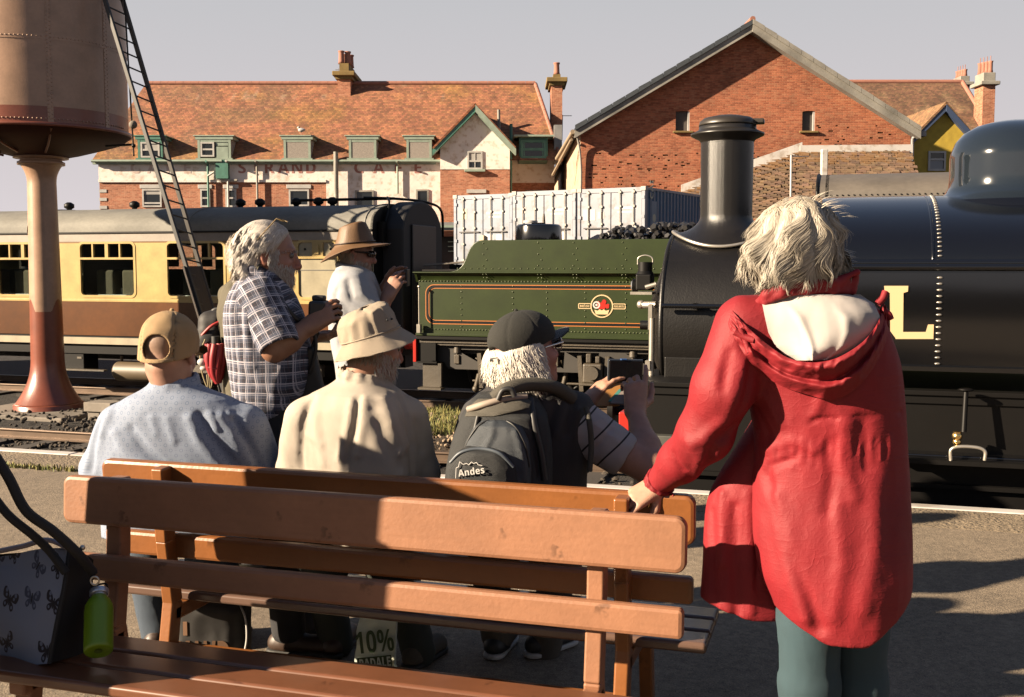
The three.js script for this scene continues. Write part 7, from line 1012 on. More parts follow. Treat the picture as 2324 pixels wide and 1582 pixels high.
{ // 6. person with curly hair behind the plaid shirt, olive coat
  const D = 5.3, { P, k, rows, box: bx } = cam(D), t = thing('person', 'person with pale curly hair and olive coat mostly hidden behind the plaid shirt', 'person', 'C', [P(560, 1000)[0], 0, -D]);
  const h = basis(P(578, 580), [1, 0, -.3], [0, 1, 0], 1.05), F = new Field(); headShape(F, h, P(566, 640)); F.cap(P(566, 640), P(560, 700), .08, .1, .03); part(t, 'body', [F.mesh(...bx(520, 520, 660, 720, -.16, .2), .009, { color: skinTone(h, [.45, .24, .17]) })], mp.skin, { uv: true });
  const H = new Strands(); sphereDirs(2600, (x, y, z) => { if (z > .45 || y < -.8) return; const d = h.dir(x, y, z), p = add(h.at(0, .01, -.02), mul(d, rr(.085, .125))), n = d, ph = rnd() * 6.3, t1 = norm(cross(n, [rr(-1, 1), rr(-1, 1), rr(-1, 1)])), t2 = cross(n, t1), pts = []; for (let i = 0; i < 8; i++) { const a = ph + i * 1.0; pts.push(add(p, add(mul(t1, .011 * Math.cos(a)), add(mul(t2, .011 * Math.sin(a)), mul([0, -1, 0], i * .003))))); } H.add(pts, .0035, n, mul([.60, .50, .38], rr(.6, 1.1))); }); part(t, 'hair', [ball(h.at(0, .01, -.025), [.095, .11, .095], 18), H.geo()].map((g, i) => i ? g : paint(g, () => [.42, .34, .25])), mp.hair, {});
  const S = new Field(); S.loft(rows([[632, 535, 600, 0, .1], [655, 512, 620, 0, .16], [700, 500, 640, 0, .2], [800, 508, 640, 0, .2], [905, 516, 640, 0, .21], [1010, 515, 640, 0, .22], [1120, 520, 630, 0, .22]]), .03); S.chain([P(545, 690, -.18), P(550, 800, -.22), P(600, 850, -.15)], [.075, .07, .06], .03); S.chain([P(535, 650, -.08), P(515, 668, -.02), P(520, 690, .05)], .035, .03); wrinkle(S, .006, 7, 5, 7, 62); part(t, 'coat', [S.mesh(...bx(470, 615, 670, 1150, -.34, .3), .011)], M([.125, .105, .062], .85, { map: tMottle, bumpMap: again(tCrumple, .3), bumpScale: .003 }), { uv: true });
  legs(t, [[P(570, 1100, -.08), P(570, 1200, -.08), P(570, 1290, -.08), [1, 0], leather, rubber], [P(580, 1100, .1), P(585, 1200, .1), P(590, 1285, .1), [1, 0], leather, rubber]], darkCloth);
  // rucksack and folded red umbrella at this person's back
  const b = P(482, 790, -.02), r = thing('backpack', 'black and red backpack on the person in olive coat, left of the plaid shirt', 'backpack', 'C', b), G = new Field(); G.box(P(492, 755, 0), [.065, .11, .13], .05, .02); G.box(P(480, 782, -.04), [.05, .07, .12], .04, .03); wrinkle(G, .006, 9, 9, 9, 71); part(r, 'pack', [G.mesh(...bx(430, 690, 540, 850, -.24, .2), .010)], M([.018, .014, .014], .7, { map: tMottle }), { uv: true });
  part(r, 'flap_trim', [tube([P(455, 765, -.15), P(480, 740, -.15), P(505, 728, -.13)], .008, 20, 6)], M([.5, .035, .03], .5)); part(r, 'handle', [tube([P(480, 735, -.05), P(484, 706, -.05), P(498, 702, -.05), P(512, 716, -.05)], .012, 24, 6)], mp.black);
  part(r, 'cord', [tube([P(466, 770, -.17), P(455, 800, -.17), P(460, 850, -.17), P(472, 880, -.17), P(470, 850, -.17)], .004, 40, 5), tube([P(473, 790, -.17), P(474, 850, -.17), P(478, 882, -.17), P(482, 860, -.17), P(476, 845, -.17)], .004, 40, 5)], M([.3, .24, .12], .7)); part(r, 'toggle', [ball(P(458, 822, -.17), [.022, .018, .018]), ball(P(462, 836, -.17), [.018, .012, .012])], m.frame);
  const u = P(490, 820, -.17), um = thing('umbrella', 'short folded red umbrella hanging from the black backpack', 'umbrella', 'C', u), folds_ = []; for (let i = 0; i < 9; i++) { const a = i / 9 * Math.PI * 2, rd = .034; folds_.push(tube([add(u, [Math.cos(a) * rd, .085, Math.sin(a) * rd]), add(u, [Math.cos(a + .25) * rd * 1.2, .02, Math.sin(a + .25) * rd * 1.2]), add(u, [Math.cos(a + .4) * rd * .75, -.05, Math.sin(a + .4) * rd * .75]), add(u, [.008, -.10, 0])], .017, 16, 7)); } part(um, 'canopy', folds_, M([.40, .018, .028], .55)); part(um, 'shaft', [rod(add(u, [.004, -.09, 0]), add(u, [.025, -.19, 0]), .005), rod(add(u, [.0, .08, 0]), add(u, [0, .12, 0]), .02)], mp.black); part(um, 'tie', [tube(Array.from({ length: 12 }, (_, i) => add(u, [Math.cos(i / 12 * 6.283) * .044, -.02 + .01 * Math.cos(i), Math.sin(i / 12 * 6.283) * .044])), .004, 40, 5, true)], M([.25, .01, .02], .6));
}
{ // 7. woman in a long red raincoat, hand on the bench back
  const D = 2.87, { P, k, rows, box: bx } = cam(D), t = thing('person', 'woman with short fair hair in long red raincoat resting a hand on the bench', 'person', 'C', [P(1860, 1500)[0], 0, -D]);
  const h = basis(P(1806, 552, .02), [-.18, -.05, -1], [.02, 1, -.02], 1.02), F = new Field(); headShape(F, h, P(1812, 690, .03)); F.cap(P(1812, 690, .03), P(1830, 760, .05), .07, .1, .03);
  const A = new Field(), w = P(1497, 1098, .27), e = P(1600, 985, .05); A.cap(P(1560, 1030, .16), w, .036, .026, .02); hand(A, w, [-.80, -.42, .18], [-.22, .72, .58], -1, { sc: .98, spread: .09, curl: [[.35, .55, .35], [.42, .6, .4], [.5, .65, .4], [.5, .6, .4]], thumb: [[.6, .5, -.6], [.8, .2, -.5], [.85, .1, -.4]] });
  part(t, 'body', [F.mesh(...bx(1700, 450, 1920, 770, -.18, .2), .006, { color: skinTone(h, [.52, .30, .21]) }), A.mesh(...bx(1380, 1010, 1590, 1200, .06, .45), .0036, { color: skinTone(h, [.55, .30, .205]) })], mp.skin, { uv: true });
  // hair: layered bob, turned under at the neck, blown up at the crown
  const H = new Strands(), base = new Field(); base.ell(h.at(0, .022, -.012), mul([.100, .094, .110], h.s), .03, h.B); base.ell(h.at(.004, -.038, -.022), mul([.101, .070, .090], h.s), .05, h.B); base.ell(h.at(.030, -.082, -.045), mul([.058, .036, .05], h.s), .04, h.B); base.ell(h.at(.064, -.045, -.02), mul([.048, .05, .07], h.s), .04, h.B); base.half(h.at(0, 0, .085), h.dir(0, 0, -1), .02);
  base.warp((x, y, z) => { const q = h.loc([x, y, z]), a = Math.atan2(q[0], -q[2]); return .005 * noise3(a * 5, q[1] * 9, 2, 4) + .004 * Math.sin(a * 17 + 4 * noise3(q[0] * 12, q[1] * 12, 1, 5)) * (q[1] < .08 ? 1 : .3); });
  const cr = h.at(.015, .10, -.035); // crown
  sphereDirs(15000, (x, y, z) => { if (z > .75) return; const d = h.dir(x, y, z), p = surfAt(base, h.at(.01, -.02, -.015), d, .2), n = base.normal(p), q = h.loc(p); if (q[1] < -.115) return; const away = norm(sub(p, cr)), dn = norm(sub(add(mul(away, .6), [0, -1, 0]), mul(n, dot(add(mul(away, .6), [0, -1, 0]), n)))), g = noise3(q[0] * 22, q[1] * 8, q[2] * 22, 11), tip = q[1] < -.03; const tone = clamp(.5 + .5 * noise3(q[0] * 60, q[1] * 14, q[2] * 60, 14) + rr(-.22, .22), 0, 1); H.add(grow(base, h, p, norm(add(dn, add(h.dir(g * .5, 0, 0), mul(n, .05 + .05 * rnd())))), 7, rr(.005, .0115) * (q[1] < -.06 ? .6 : 1), (v, dd, f) => add(dd, add(h.dir(.34 * noise3(v[0] * 30, v[1] * 26, v[2] * 30, 12) + rr(-.05, .05), -.12, 0), mul(n, tip && f > .5 ? (x < -.3 ? .35 : -.12) : 0))), .0006 + .0022 * rnd() * rnd()), rr(.0018, .0036), n, mix3([.27, .22, .16], [.68, .61, .50], tone)); });
  for (let i = 0; i < 60; i++) { const d = h.dir(rr(-.75, -.1), rr(.5, .9), rr(-.5, .3)), p = surfAt(base, h.at(.01, -.02, -.015), d, .2); H.add(grow(base, h, p, norm(add(mul(d, .7), [rr(.2, .9), rr(-.05, .5), 0])), 6, rr(.005, .010), (v, dd) => add(dd, [.12, -.10, rr(-.1, .1)]), .002), .0022, d, [.70, .62, .5]); }
  for (let i = 0; i < 70; i++) { const d = h.dir(rr(-1, -.8), rr(-.5, .1), rr(-.6, .2)), p = surfAt(base, h.at(.01, -.02, -.015), d, .2); H.add(grow(base, h, p, norm(add(mul(d, .5), [.4, -.8, 0])), 5, rr(.006, .010), (v, dd) => add(dd, [.3, .0, rr(-.1, .1)]), .002), .003, d, [.66, .58, .48]); }
  part(t, 'hair', [base.mesh(...bx(1680, 430, 1940, 700, -.18, .18), .006, { color: () => [.50, .40, .27] }), H.geo()], mp.hair, { uv: true });
  // the coat
  const tCrease = tex(512, [.30, .22], (u, v) => { let a = 0; for (const [p, w, s] of [[6, .5, 1], [13, .32, 2], [29, .18, 3]]) { const n = pnoise(u * p + 1.5 * fbm(u, v, 6, 2, 44), v * p, p, 200 + s); a += w * Math.pow(1 - Math.abs(2 * n - 1), 4); } return a * .8 + .2 * fbm(u, v, 60, 2, 45); }, false);
  const red = M([.34, .009, .018], .7, { bumpMap: tCrease, bumpScale: .0011, specularIntensity: .7, map: tMottle });
  const S = new Field(); S.loft(rows([[655, 1748, 1885, .03, .085], [678, 1715, 1955, .03, .105], [705, 1680, 1992, .03, .125], [750, 1662, 2010, .04, .14], [820, 1668, 2032, .05, .15], [900, 1700, 2042, .06, .155], [1000, 1716, 2050, .07, .155], [1100, 1712, 2056, .07, .16], [1200, 1712, 2060, .06, .17], [1300, 1728, 2060, .05, .175], [1370, 1758, 2052, .05, .175], [1412, 1776, 2044, .05, .17], [1470, 1780, 2040, .05, .165]]), .02, .22);
  { const cut = (x0, y0, x1, y1) => { const a = P(x0, y0), b = P(x1, y1), d = norm(sub(b, a)); S.half(a, [-d[1], d[0], 0], .006); }; cut(1770, 1388, 1855, 1437); cut(1840, 1436, 1940, 1438); cut(1930, 1440, 2060, 1345); }
  const FP = new Field(); FP.loft(rows([[880, 1738, 1800, .12, .05], [960, 1706, 1800, .14, .06], [1030, 1664, 1800, .16, .075], [1090, 1628, 1800, .17, .085], [1140, 1608, 1802, .17, .09], [1200, 1601, 1804, .17, .09], [1280, 1598, 1806, .16, .09], [1370, 1592, 1796, .16, .09], [1430, 1592, 1794, .16, .09]]), .012, .1); { const cut = (x0, y0, x1, y1) => { const a = P(x0, y0, .1), b = P(x1, y1, .1), d = norm(sub(b, a)); FP.half(a, [-d[1], d[0], 0], .006); }; cut(1590, 1368, 1700, 1402); cut(1690, 1401, 1800, 1407); }
  S.chain([P(1692, 742, .02), P(1640, 880, .0), P(1600, 985, .06)], [.085, .078, .072], .035); S.chain([P(1600, 985, .06), P(1545, 1045, .18), P(1500, 1092, .26)], [.072, .058, .040], .03);
  { const wv = norm(sub(P(1500, 1092, .26), P(1545, 1045, .18))); S.half(add(P(1500, 1092, .26), mul(wv, .022)), add(mul(wv, -1), [0, 0, 0]), .004); }
  S.cap(P(1800, 1510, -.35), P(1796, 1430, -.12), .034, .02, .006, true); S.cap(P(1796, 1450, -.3), P(1794, 1372, -.1), .012, .003, .006, true);
  { const D0 = D; folds(S, D, [[[[1700, 800], [1665, 900], [1640, 960]], .010, .016], [[[1690, 760], [1700, 850], [1680, 930]], -.010, .014], [[[1655, 800], [1640, 880]], -.008, .012], [[[1640, 955], [1600, 990], [1570, 1010]], .012, .014], [[[1665, 965], [1620, 1010], [1600, 1050]], -.012, .014], [[[1560, 1000], [1590, 1040], [1580, 1075]], .012, .012], [[[1530, 1030], [1550, 1065]], -.009, .010], [[[1600, 1000], [1650, 1010], [1690, 990]], .010, .012],
    [[[1760, 1130], [1790, 1240], [1830, 1400]], .016, .024], [[[1740, 1080], [1772, 1180], [1810, 1300], [1860, 1425]], -.012, .018], [[[1700, 1150], [1705, 1200]], .001, .01], [[[1850, 950], [1960, 945], [2045, 935]], -.005, .006], [[[1720, 975], [1850, 955]], -.005, .006], [[[1880, 1010], [1890, 1080], [1880, 1160]], -.008, .016], [[[1920, 960], [1915, 1050], [1940, 1130]], .007, .016], [[[1960, 960], [1970, 1060]], -.007, .016], [[[1740, 1020], [1800, 1000], [1850, 1020]], .009, .012], [[[1745, 1060], [1800, 1040]], -.007, .010], [[[1990, 1100], [1985, 1250], [1960, 1380]], .008, .024], [[[1900, 1150], [1910, 1280], [1890, 1400]], .007, .02], [[[1870, 890], [1850, 940]], .006, .012], [[[1740, 900], [1770, 960]], .008, .014], [[[1720, 930], [1745, 985]], -.007, .012]]); }
  for (let i = 0; i < 26; i++) { const x = 1745 + i * 11, q = S.hit(x, 1002 + 10 * Math.sin(i * 1.7), D - .5), r = S.hit(x + rr(-4, 4), 1045 + rr(-18, 22), D - .5); if (q && r) fold(S, [q, r], (i & 1 ? .0026 : -.0026), .006); }
  wrinkle(S, .0026, 11, 2.6, 9, 82); S.warp((x, y, z) => .0010 * noise3(x * 40, y * 26, z * 40, 85));
  folds(FP, D, [[[[1640, 1120], [1640, 1280], [1642, 1400]], .014, .010], [[[1668, 1150], [1668, 1270], [1672, 1390]], -.012, .012], [[[1615, 1160], [1618, 1280], [1622, 1370]], -.009, .010], [[[1698, 1120], [1702, 1260], [1705, 1390]], .008, .012], [[[1720, 1215], [1716, 1335]], -.005, .006]]); wrinkle(FP, .0026, 14, 2.6, 9, 86); part(t, 'front_panel', [FP.mesh(...bx(1560, 860, 1830, 1440, -.05, .35), .0068)], red, { uv: true });
  part(t, 'raincoat', [S.mesh(...bx(1455, 640, 2100, 1475, -.3, .42), .0068)], red, { uv: true });
  { const c = P(1500, 1092, .26), wv = norm(sub(P(1500, 1092, .26), P(1545, 1045, .18))), a = norm(cross(wv, [0, 1, 0])), b = cross(wv, a), cuff = []; for (let r = 0; r < 3; r++) cuff.push(tube(Array.from({ length: 22 }, (_, i) => { const an = i / 22 * 6.283, rd = .0395 + .0022 * (i & 1) - .002 * r; return add(add(c, mul(wv, .004 + r * .010)), add(mul(a, Math.cos(an) * rd), mul(b, Math.sin(an) * rd))); }), .007, 90, 6, true)); part(t, 'cuff', cuff, red); part(t, 'cuff_loop', [tube([P(1508, 1126, .25), P(1520, 1130, .24), P(1528, 1124, .235), P(1520, 1118, .24)], .003, 20, 5, true)], red); }
  part(t, 'ring', [new THREE.TorusGeometry(.0098, .0018, 6, 18).rotateY(1.2).rotateX(.6).translate(...P(1474, 1146, .255))], mt.brass);
  // hood lining over the back, hood roll below it, collar
  const lin = M([.72, .66, .62], .8, { map: tMottle, bumpMap: again(tCloth, .05), bumpScale: .0006 });
  part(t, 'hood_lining', [patch(S, D, [[668, 1732, 1952], [690, 1730, 1985], [720, 1736, 1998], [755, 1744, 1985], [785, 1760, 1955], [805, 1780, 1915], [818, 1800, 1885]], 70, 60, (u, v, p) => .014 + .034 * Math.sin(Math.PI * u) * sstep(0, .8, v) + .006 * Math.sin(8 * u + 5 * v) * v + .007 * (Math.exp(-Math.pow((u - .18 - .35 * v) / .04, 2)) + Math.exp(-Math.pow((u - .62 - .25 * v) / .05, 2))) * sstep(.1, .4, v))], lin, { uv: true });
  const hp = (x, y, o) => { const q = S.hit(x, y, D - .5) ?? P(x, y, -.05); return add(q, mul(norm(sub([0, EYE, 0], q)), o)); };
  const inner = [[1662, 705, .004], [1690, 735, .010], [1738, 778, .030], [1790, 812, .050], [1840, 822, .062], [1888, 816, .066], [1930, 796, .062], [1966, 768, .048], [1992, 732, .024], [2002, 704, .008], [2004, 684, .002]], outer = [[1650, 735, 0], [1672, 775, .003], [1705, 825, .006], [1765, 872, .010], [1835, 896, .012], [1890, 908, .012], [1938, 886, .012], [1978, 842, .010], [2006, 790, .006], [2018, 745, .002], [2014, 700, 0]];
  const curve = (pts) => new THREE.CatmullRomCurve3(pts.map(V)), ci = curve(inner), co = curve(outer);
  { const nu = 110, nv = 40, g = new THREE.PlaneGeometry(1, 1, nu, nv), A = g.attributes.position, uv = g.attributes.uv; for (let i = 0; i < A.count; i++) { const u = A.getX(i) + .5, v = .5 - A.getY(i), a = ci.getPoint(u), b = co.getPoint(u), w = clamp((v - .12) / .88, 0, 1), x = lerp(a.x, b.x, w), y = lerp(a.y, b.y, w) - (v < .12 ? 0 : 0), s = Math.sin(Math.PI * u);
      const roll = .020 * s * Math.exp(-Math.pow((w - .18) / .16, 2)) - .014 * s * Math.exp(-Math.pow((w - .46 - .08 * Math.sin(u * 5)) / .07, 2)) + .024 * s * Math.exp(-Math.pow((w - .68) / .17, 2)), cr = .004 * (1 - 2 * Math.abs(noise3(u * 26, w * 4, 1, 33))) * (1 - .4 * w) + .003 * noise3(u * 50, w * 9, 2, 34) + .008 * Math.exp(-Math.pow((u - .55 - .1 * w) / .02, 2)) * w;
      const o = (v < .12 ? lerp(-.012, a.z, v / .12) : lerp(a.z, b.z, Math.pow(w, 1.2))) + roll + cr, q = hp(x, y, o); A.setXYZ(i, ...q); uv.setXY(i, q[0], q[1]); } g.computeVertexNormals(); part(t, 'hood', [g], red, { uv: true }); }
  { const bow = [P(1690, 735, -.115), P(1700, 760, -.125), P(1712, 778, -.125)]; part(t, 'gathered_tab', [tube([hp(1668, 752, .010), hp(1690, 765, .016), hp(1712, 772, .02)], .010, 20, 7), tube([hp(1680, 745, .012), hp(1692, 775, .016), hp(1700, 800, .012)], .008, 20, 7)], red); part(t, 'gathered_tab', [tube([hp(1992, 690, .004), hp(2004, 676, .004), hp(2010, 662, .0)], .010, 16, 7), tube([hp(1998, 705, .004), hp(2016, 712, .0), hp(2022, 725, .0)], .009, 16, 7)], red); }
  { const Cl = new Field(), pts = [P(1738, 668, -.055), P(1775, 648, -.075), P(1830, 640, -.08), P(1890, 642, -.07), P(1935, 640, -.02), P(1935, 650, .06)]; Cl.chain(pts, [.008, .009, .010, .010, .010, .006], .01); Cl.chain(pts.map((q, i) => add(q, [0, -.012, -.008])), .008, .012); Cl.chain(pts.map((q, i) => add(q, [.0, -.022, -.004])), .008, .012); Cl.chain([P(1890, 640, -.06), P(1945, 618, -.05), P(1940, 640, .03)], [.008, .006, .006], .015); Cl.chain([P(1738, 668, -.055), P(1720, 690, -.02)], .010, .01); wrinkle(Cl, .003, 22, 22, 22, 96); part(t, 'collar', [Cl.mesh(...bx(1690, 600, 1990, 705, -.16, .14), .004)], red, { uv: true }); }
  legs(t, [[P(1838, 1330, .03), P(1836, 1560, .03), P(1838, 1880, .06), [-.1, -1], mp.black, whiteSole], [P(1945, 1330, .08), P(1945, 1560, .08), P(1942, 1850, .10), [.1, -1], mp.black, whiteSole]], M([.035, .085, .11], .85, { map: tMottle, bumpMap: tCloth, bumpScale: .001 }));
}

// ---------------------------------------------------------------- bags and belongings
{ // poster board beside the left bench end: out of the picture, its shadow lies across the slats
  const c = [-2.56, 0, -2.26], yaw = SUN_HEADING - Math.PI, t = thing('poster_board', 'tall blank poster board by the left bench end, outside the picture', 'board', yaw * 0 - SUN_HEADING, c);
  part(t, 'panel', [box(-.28, .35, -.015, .28, 1.52, .015, .01)], khaki); part(t, 'leg', [box(-.3, 0, -.02, -.25, 1.3, .02), ], leather); part(t, 'leg', [box(.25, 0, -.02, .3, 1.3, .02)], leather); part(t, 'foot', [box(-.3, 0, -.2, -.25, .04, .2)], leather); part(t, 'foot', [box(.25, 0, -.2, .3, .04, .2)], leather);
}
{ // rucksack on the man in the black cap
  const D = 3.70, { P, rows, box: bx } = cam(D), t = thing('backpack', 'black and slate rucksack with white mountain outline logo on the seated man', 'backpack', 'C', P(1130, 1105, -.2)), dark = M([.020, .022, .024], .75, { map: tMottle, bumpMap: again(tCloth, .05), bumpScale: .001 }), slateM = M([.055, .068, .085], .6, { map: tMottle, bumpMap: again(tCloth, .05), bumpScale: .001 }), olive = M([.10, .088, .066], .8, { map: tMottle, bumpMap: again(tCloth, .06), bumpScale: .001 });
  const B = new Field(); B.loft(rows([[893, 1085, 1205, -.10, .05], [905, 1072, 1222, -.11, .08], [940, 1050, 1240, -.12, .10], [1000, 1026, 1250, -.125, .105], [1070, 1010, 1252, -.13, .11], [1180, 1010, 1250, -.13, .11]]), .03, .1); wrinkle(B, .005, 9, 8, 9, 101); folds(B, D, [[[[1075, 930], [1130, 945], [1200, 940]], -.008, .010], [[[1210, 930], [1215, 1000], [1225, 1080]], -.010, .010], [[[1240, 960], [1238, 1050]], .008, .010]]);
  part(t, 'main_compartment', [B.mesh(...bx(985, 875, 1280, 1200, -.40, .06), .0075)], dark, { uv: true });
  const Fp = new Field(); Fp.loft(rows([[952, 1092, 1165, -.19, .04], [965, 1078, 1185, -.20, .05], [1000, 1060, 1200, -.21, .055], [1060, 1040, 1205, -.215, .06], [1180, 1030, 1205, -.215, .06]]), .03, .1); wrinkle(Fp, .004, 12, 12, 12, 104); folds(Fp, D, [[[[1120, 960], [1115, 990], [1100, 1020]], .008, .010], [[[1170, 980], [1185, 1030], [1190, 1090]], .008, .010]]); part(t, 'front_pocket', [Fp.mesh(...bx(1010, 935, 1225, 1200, -.46, -.1), .0065)], slateM, { uv: true });
  const Lp = new Field(); Lp.loft(rows([[1012, 1060, 1130, -.235, .035], [1024, 1040, 1152, -.25, .045], [1060, 1016, 1172, -.255, .05], [1180, 1004, 1182, -.255, .055]]), .03, .1); wrinkle(Lp, .003, 12, 12, 12, 105); part(t, 'lower_pocket', [Lp.mesh(...bx(985, 1000, 1200, 1200, -.52, -.16), .0065)], dark, { uv: true });
  const on = (G, pts, o) => pts.map(([x, y]) => { const q = G.hit(x, y, D - .6); return q && add(q, mul(norm(sub([0, EYE, 0], q)), o)); }).filter(Boolean);
  part(t, 'pocket_piping', [tube(on(Lp, [[1010, 1085], [1022, 1050], [1045, 1028], [1090, 1019], [1135, 1030], [1165, 1060], [1178, 1095]], .002), .006, 50, 6)], M([.10, .12, .145], .5)); part(t, 'zip', [tube(on(Fp, [[1050, 1030], [1068, 990], [1092, 962], [1130, 952], [1165, 965], [1190, 1005], [1202, 1060]], .002), .004, 50, 5)], mp.black);
  part(t, 'lid_strap', [tube(on(B, [[1062, 930], [1100, 918], [1150, 906], [1195, 900]], .006), .012, 40, 6)], M([.42, .34, .27], .7)); part(t, 'side_strap', [tube(on(B, [[1205, 905], [1212, 960], [1228, 1030], [1236, 1090]], .004), .011, 40, 6)], mp.black); part(t, 'compression_strap', [tube(on(B, [[1085, 945], [1075, 985], [1060, 1020]], .004), .008, 30, 6)], mp.black);
  part(t, 'shoulder_strap', [tube([P(1120, 905, -.16), P(1150, 884, -.16), P(1205, 872, -.12), P(1262, 880, -.08), P(1300, 905, -.04)], .024, 40, 7)], olive); part(t, 'shoulder_strap', [tube([P(1330, 925, -.07), P(1338, 960, -.10), P(1342, 1010, -.10), P(1338, 1070, -.1)], .010, 30, 6)], olive); part(t, 'grab_handle', [tube([P(1130, 908, -.2), P(1142, 886, -.2), P(1160, 884, -.2), P(1168, 900, -.2)], .010, 30, 6)], mp.black); part(t, 'top_panel', [patch(B, D, [[905, 1085, 1210], [925, 1062, 1200], [945, 1055, 1120]], 20, 12, () => .004)], olive, { uv: true });
  { const q = Lp.hit(1062, 1068, D - .6) ?? P(1062, 1068, -.42), a = Lp.hit(1042, 1070, D - .6), b = Lp.hit(1085, 1064, D - .6); const X = norm(sub(b, a)), N = norm(sub([0, EYE, 0], q)), Y = norm(cross(N, X)), Z = cross(X, Y), mt4 = new THREE.Matrix4().makeBasis(V(X), V(Y), V(Z)).setPosition(...add(a, mul(Z, .006))), put = (g) => g.applyMatrix4(mt4), k = len(sub(b, a)) / .062; const g = text('Andes', .021, .002); g.translate(-.002, -.016, 0).scale(k, k, 1);
    part(t, 'logo_lettering', [put(g)], m.frame); const pk = [[-.012, -.028], [-.006, .004], [.002, .006], [.008, .022], [.018, .012], [.03, .013], [.036, .008], [.046, .016], [.052, .010], [.062, .012], [.066, .004], [.078, .0]].map(([x, y]) => V([x * k, y * k + .008, 0]).applyMatrix4(mt4).toArray()); part(t, 'logo_mountains', pk.slice(1).map((p, i) => rod(pk[i], p, .0016)), m.frame); }
}
{ // tote with butterflies at the left end of the near bench, straps and water bottle
  const at = (x, y, D) => C(x, y, D), t = thing('tote_bag', 'pale tote bag printed with dark butterflies on the near bench seat', 'bag', 'C', at(120, 1500, 3.0));
  const fly = canvasTex(512, 512, (g, n) => { g.fillStyle = '#a9adb8'; g.fillRect(0, 0, n, n); seed = 77; for (let i = 0; i < 15; i++) { const x = (i % 4) * 128 + 64 + rr(-22, 22), y = Math.floor(i / 4) * 128 + 64 + rr(-20, 20), s = rr(36, 52), a = rr(-.7, .7); g.save(); g.translate(x, y); g.rotate(a); const tone = ['#2b2228', '#4a4a5a', '#3a2b2a', '#565a6c'][i % 4]; for (const m of [-1, 1]) { g.fillStyle = tone; g.beginPath(); g.moveTo(0, 0); g.bezierCurveTo(m * s * .5, -s * 1.0, m * s * 1.3, -s * .8, m * s * .95, -s * .1); g.bezierCurveTo(m * s * .9, s * .1, m * s * .4, s * .1, 0, 0); g.fill(); g.beginPath(); g.moveTo(0, 0); g.bezierCurveTo(m * s * .7, s * .1, m * s * .9, s * .6, m * s * .45, s * .7); g.bezierCurveTo(m * s * .2, s * .65, m * .1 * s, s * .3, 0, 0); g.fill(); g.fillStyle = '#8d92a2'; for (const [px, py, r] of [[.62, -.5, .16], [.5, -.2, .12], [.45, .42, .12]]) { g.beginPath(); g.arc(m * s * px, s * py, s * r, 0, 7); g.fill(); } } g.fillStyle = '#1c1618'; g.fillRect(-3, -s * .35, 6, s * .75); g.restore(); } }, .42);
  const cloth = M([.8, .84, .95], .85, { map: fly, bumpMap: again(tCloth, .05), bumpScale: .001 }), blackC = M([.012, .010, .010], .8, { map: tMottle });
  const e0 = at(112, 1506, 2.95), e1 = at(158, 1246, 3.04), l0 = at(-90, 1520, 3.22), l1 = at(-60, 1262, 3.25), r0 = at(208, 1478, 3.10), r1 = at(212, 1270, 3.12);
  const bulge = (q, u, v) => { const k = Math.sin(Math.PI * u) * Math.sin(Math.PI * (.15 + .8 * v)); return [q[0] - .012 * k + .006 * noise3(q[0] * 14, q[1] * 10, 2, 3), q[1] - .012 * (v > .9 ? Math.sin(Math.PI * u * 2) * .6 : 0), q[2] + .03 * k + .008 * noise3(q[0] * 10, q[1] * 12, 3, 5)]; };
  part(t, 'printed_panel', [quad(l0, e0, e1, l1, 40, 40, bulge)].map(boxUVi), cloth, { uv: true }); part(t, 'side_panel', [quad(e0, r0, r1, e1, 24, 30, bulge), quad(r0, l0, l1, r1, 4, 4), quad(l1, e1, r1, mix3(l1, r1, .5), 4, 4)], blackC);
  part(t, 'top_edge', [tube([l1, at(50, 1240, 3.14), at(110, 1226, 3.08), e1], .008, 30, 6)], M([.34, .30, .36], .6)); part(t, 'side_edge', [tube([e0, at(128, 1420, 2.97), at(146, 1330, 3.0), e1], .007, 20, 6)], blackC);
  part(t, 'strap', [tube([at(-20, 1020, 2.96), at(20, 1085, 2.95), at(60, 1160, 2.95), at(120, 1205, 2.97), at(175, 1255, 3.0), at(212, 1300, 3.06)], .014, 40, 6)], blackC); part(t, 'strap', [tube([at(-20, 1120, 2.96), at(20, 1170, 2.95), at(75, 1215, 2.97), at(110, 1248, 3.0), at(150, 1300, 3.0)], .012, 40, 6)], blackC); part(t, 'strap_ring', [ball(at(187, 1243, 3.02), .008), new THREE.TorusGeometry(.012, .003, 6, 18).translate(...at(215, 1318, 3.04))], mt.steel);
  // bottle
  const A = at(223, 1480, 2.93), Bp = at(225, 1340, 3.07), ax = norm(sub(Bp, A)), bt = thing('water_bottle', 'lime green metal water bottle leaning against the butterfly tote', 'bottle', 'C', A), L = len(sub(Bp, A)), q = new THREE.Quaternion().setFromUnitVectors(new THREE.Vector3(0, 1, 0), V(ax)), put = (g) => g.applyQuaternion(q).translate(...A), R = .0395;
  const lime = M([.235, .40, .006], .42, { map: tMottle });
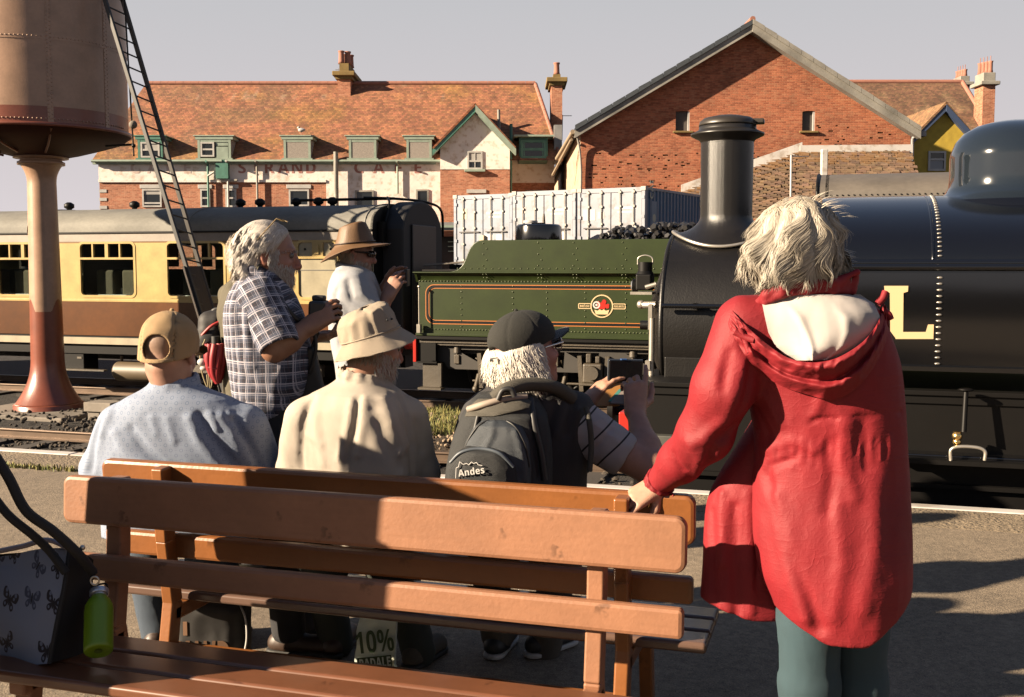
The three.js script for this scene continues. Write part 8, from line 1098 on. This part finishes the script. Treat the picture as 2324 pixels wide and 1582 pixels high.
  part(bt, 'body', [put(lathe([[.010, .004], [R * .55, .003], [R * .85, 0], [R * .97, .004], [R, .012], [R, L * .66], [R * .96, L * .74], [R * .78, L * .82], [R * .58, L * .87], [R * .55, L * .885]], [0, 0, 0], 48))], lime); part(bt, 'base_pad', [put(lathe([[0, .003], [.011, .002]], [0, 0, 0], 24))], M([.10, .16, .01], .7)); part(bt, 'neck', [put(lathe([[R * .55, L * .88], [R * .55, L * .93]], [0, 0, 0], 32))], mt.steel); part(bt, 'cap', [put(lathe([[R * .58, L * .92], [R * .68, L * .925], [R * .68, L * .995], [R * .62, L], [0, L]], [0, 0, 0], 40))], M([.42, .44, .48], .35, { metalness: .8 })); part(bt, 'cap_loop', [tube([[R * .6, L * .96, 0], [R * .5, L * 1.08, 0], [-R * .5, L * 1.08, 0], [-R * .6, L * .96, 0]].map((p) => V(p).applyQuaternion(q).add(V(A)).toArray()), .003, 20, 6)], mt.black);
}
function boxUVi(g) { const p = g.attributes.position, u = g.attributes.uv; for (let i = 0; i < p.count; i++) u.setXY(i, p.getX(i) * 1.25, p.getY(i)); return g; }
{ // things under the bench
  const D = 3.95, P = (x, y, dz = 0) => C(x, y, D + dz), b = [P(480, 1400)[0], 0, -D], t = thing('holdall', 'black bag with brown printed letters standing under the bench', 'bag', 'C', b), S = new Field(); S.box([b[0], .17, b[2]], [.135, .17, .10], .06, .02); wrinkle(S, .006, 9, 9, 9, 121); part(t, 'bag_body', [S.mesh([b[0] - .18, -.01, b[2] - .15], [b[0] + .18, .38, b[2] + .15], .010)], M([.016, .013, .012], .7, { map: tMottle }), { uv: true });
  const g = text('AWD', .125, .004); const w = g.boundingBox.max.x; g.scale(.18 / w, 1, 1).translate(b[0] - .085, .055, b[2] + .103); part(t, 'print', [g], M([.16, .075, .03], .7)); part(t, 'piping', [tube([P(540, 1365, -.06), P(556, 1400, -.09), P(560, 1450, -.1), P(552, 1492, -.1)], .004, 24, 6)], m.frame); part(t, 'handle', [tube([P(470, 1368, -.06), P(478, 1352, -.06), P(500, 1352, -.06), P(506, 1368, -.06)], .007, 20, 6)], leather); part(t, 'tag', [box(b[0] - .075, .20, b[2] + .10, b[0] - .06, .25, b[2] + .106)], M([.3, .16, .09], .6));
}
{
  const D = 4.0, P = (x, y, dz = 0) => C(x, y, D + dz), p = [P(862, 1450)[0], 0, -D + .08], t = thing('carrier_bag', 'pale plastic carrier bag with dark green lettering standing by the cream shirted man', 'bag', 'C', p), at = (x, y, z) => add(p, [x, y, z]);
  const pl = M([.50, .56, .50], .45, { map: tStain, transmission: .15, thickness: 0 }); const cr = (q, u, v) => [q[0] + .008 * noise3(q[0] * 30, q[1] * 20, 1, 2), q[1], q[2] + .012 * noise3(q[0] * 22, q[1] * 26, 5, 4)];
  part(t, 'bag_panel', [quad(at(-.08, .0, .03), at(.07, 0, .03), at(.075, .27, .02), at(-.065, .27, .02), 16, 20, cr), quad(at(.07, 0, -.06), at(-.08, 0, -.06), at(-.065, .27, -.02), at(.075, .27, -.02), 8, 12, cr), quad(at(.07, 0, .03), at(.07, 0, -.06), at(.075, .27, -.02), at(.075, .27, .02), 6, 12, cr)], pl);
  const ink = M([.03, .075, .02], .6), rot = (g) => g.rotateZ(.10).translate(...at(-.072, .12, .046)); const a = text('10%', .066, .002); a.scale(.80, 1.25, 1); part(t, 'bag_print', [rot(a)], ink); part(t, 'bag_print', [box(0, -.062, 0, .128, -.016, .002).rotateZ(.10).translate(...at(-.072, .12, .046))], ink); const c = text('RADALE', .036, .002); c.scale(.118 / c.boundingBox.max.x, 1, 1).translate(.006, -.056, .003); part(t, 'bag_print', [rot(c)], pl);
  part(t, 'handle', [tube([at(-.03, .26, .02), at(-.03, .33, .02), at(.0, .36, .01), at(.03, .33, .02), at(.03, .26, .02)], .006, 24, 5)], pl);
}

renderer.render(scene, camera);
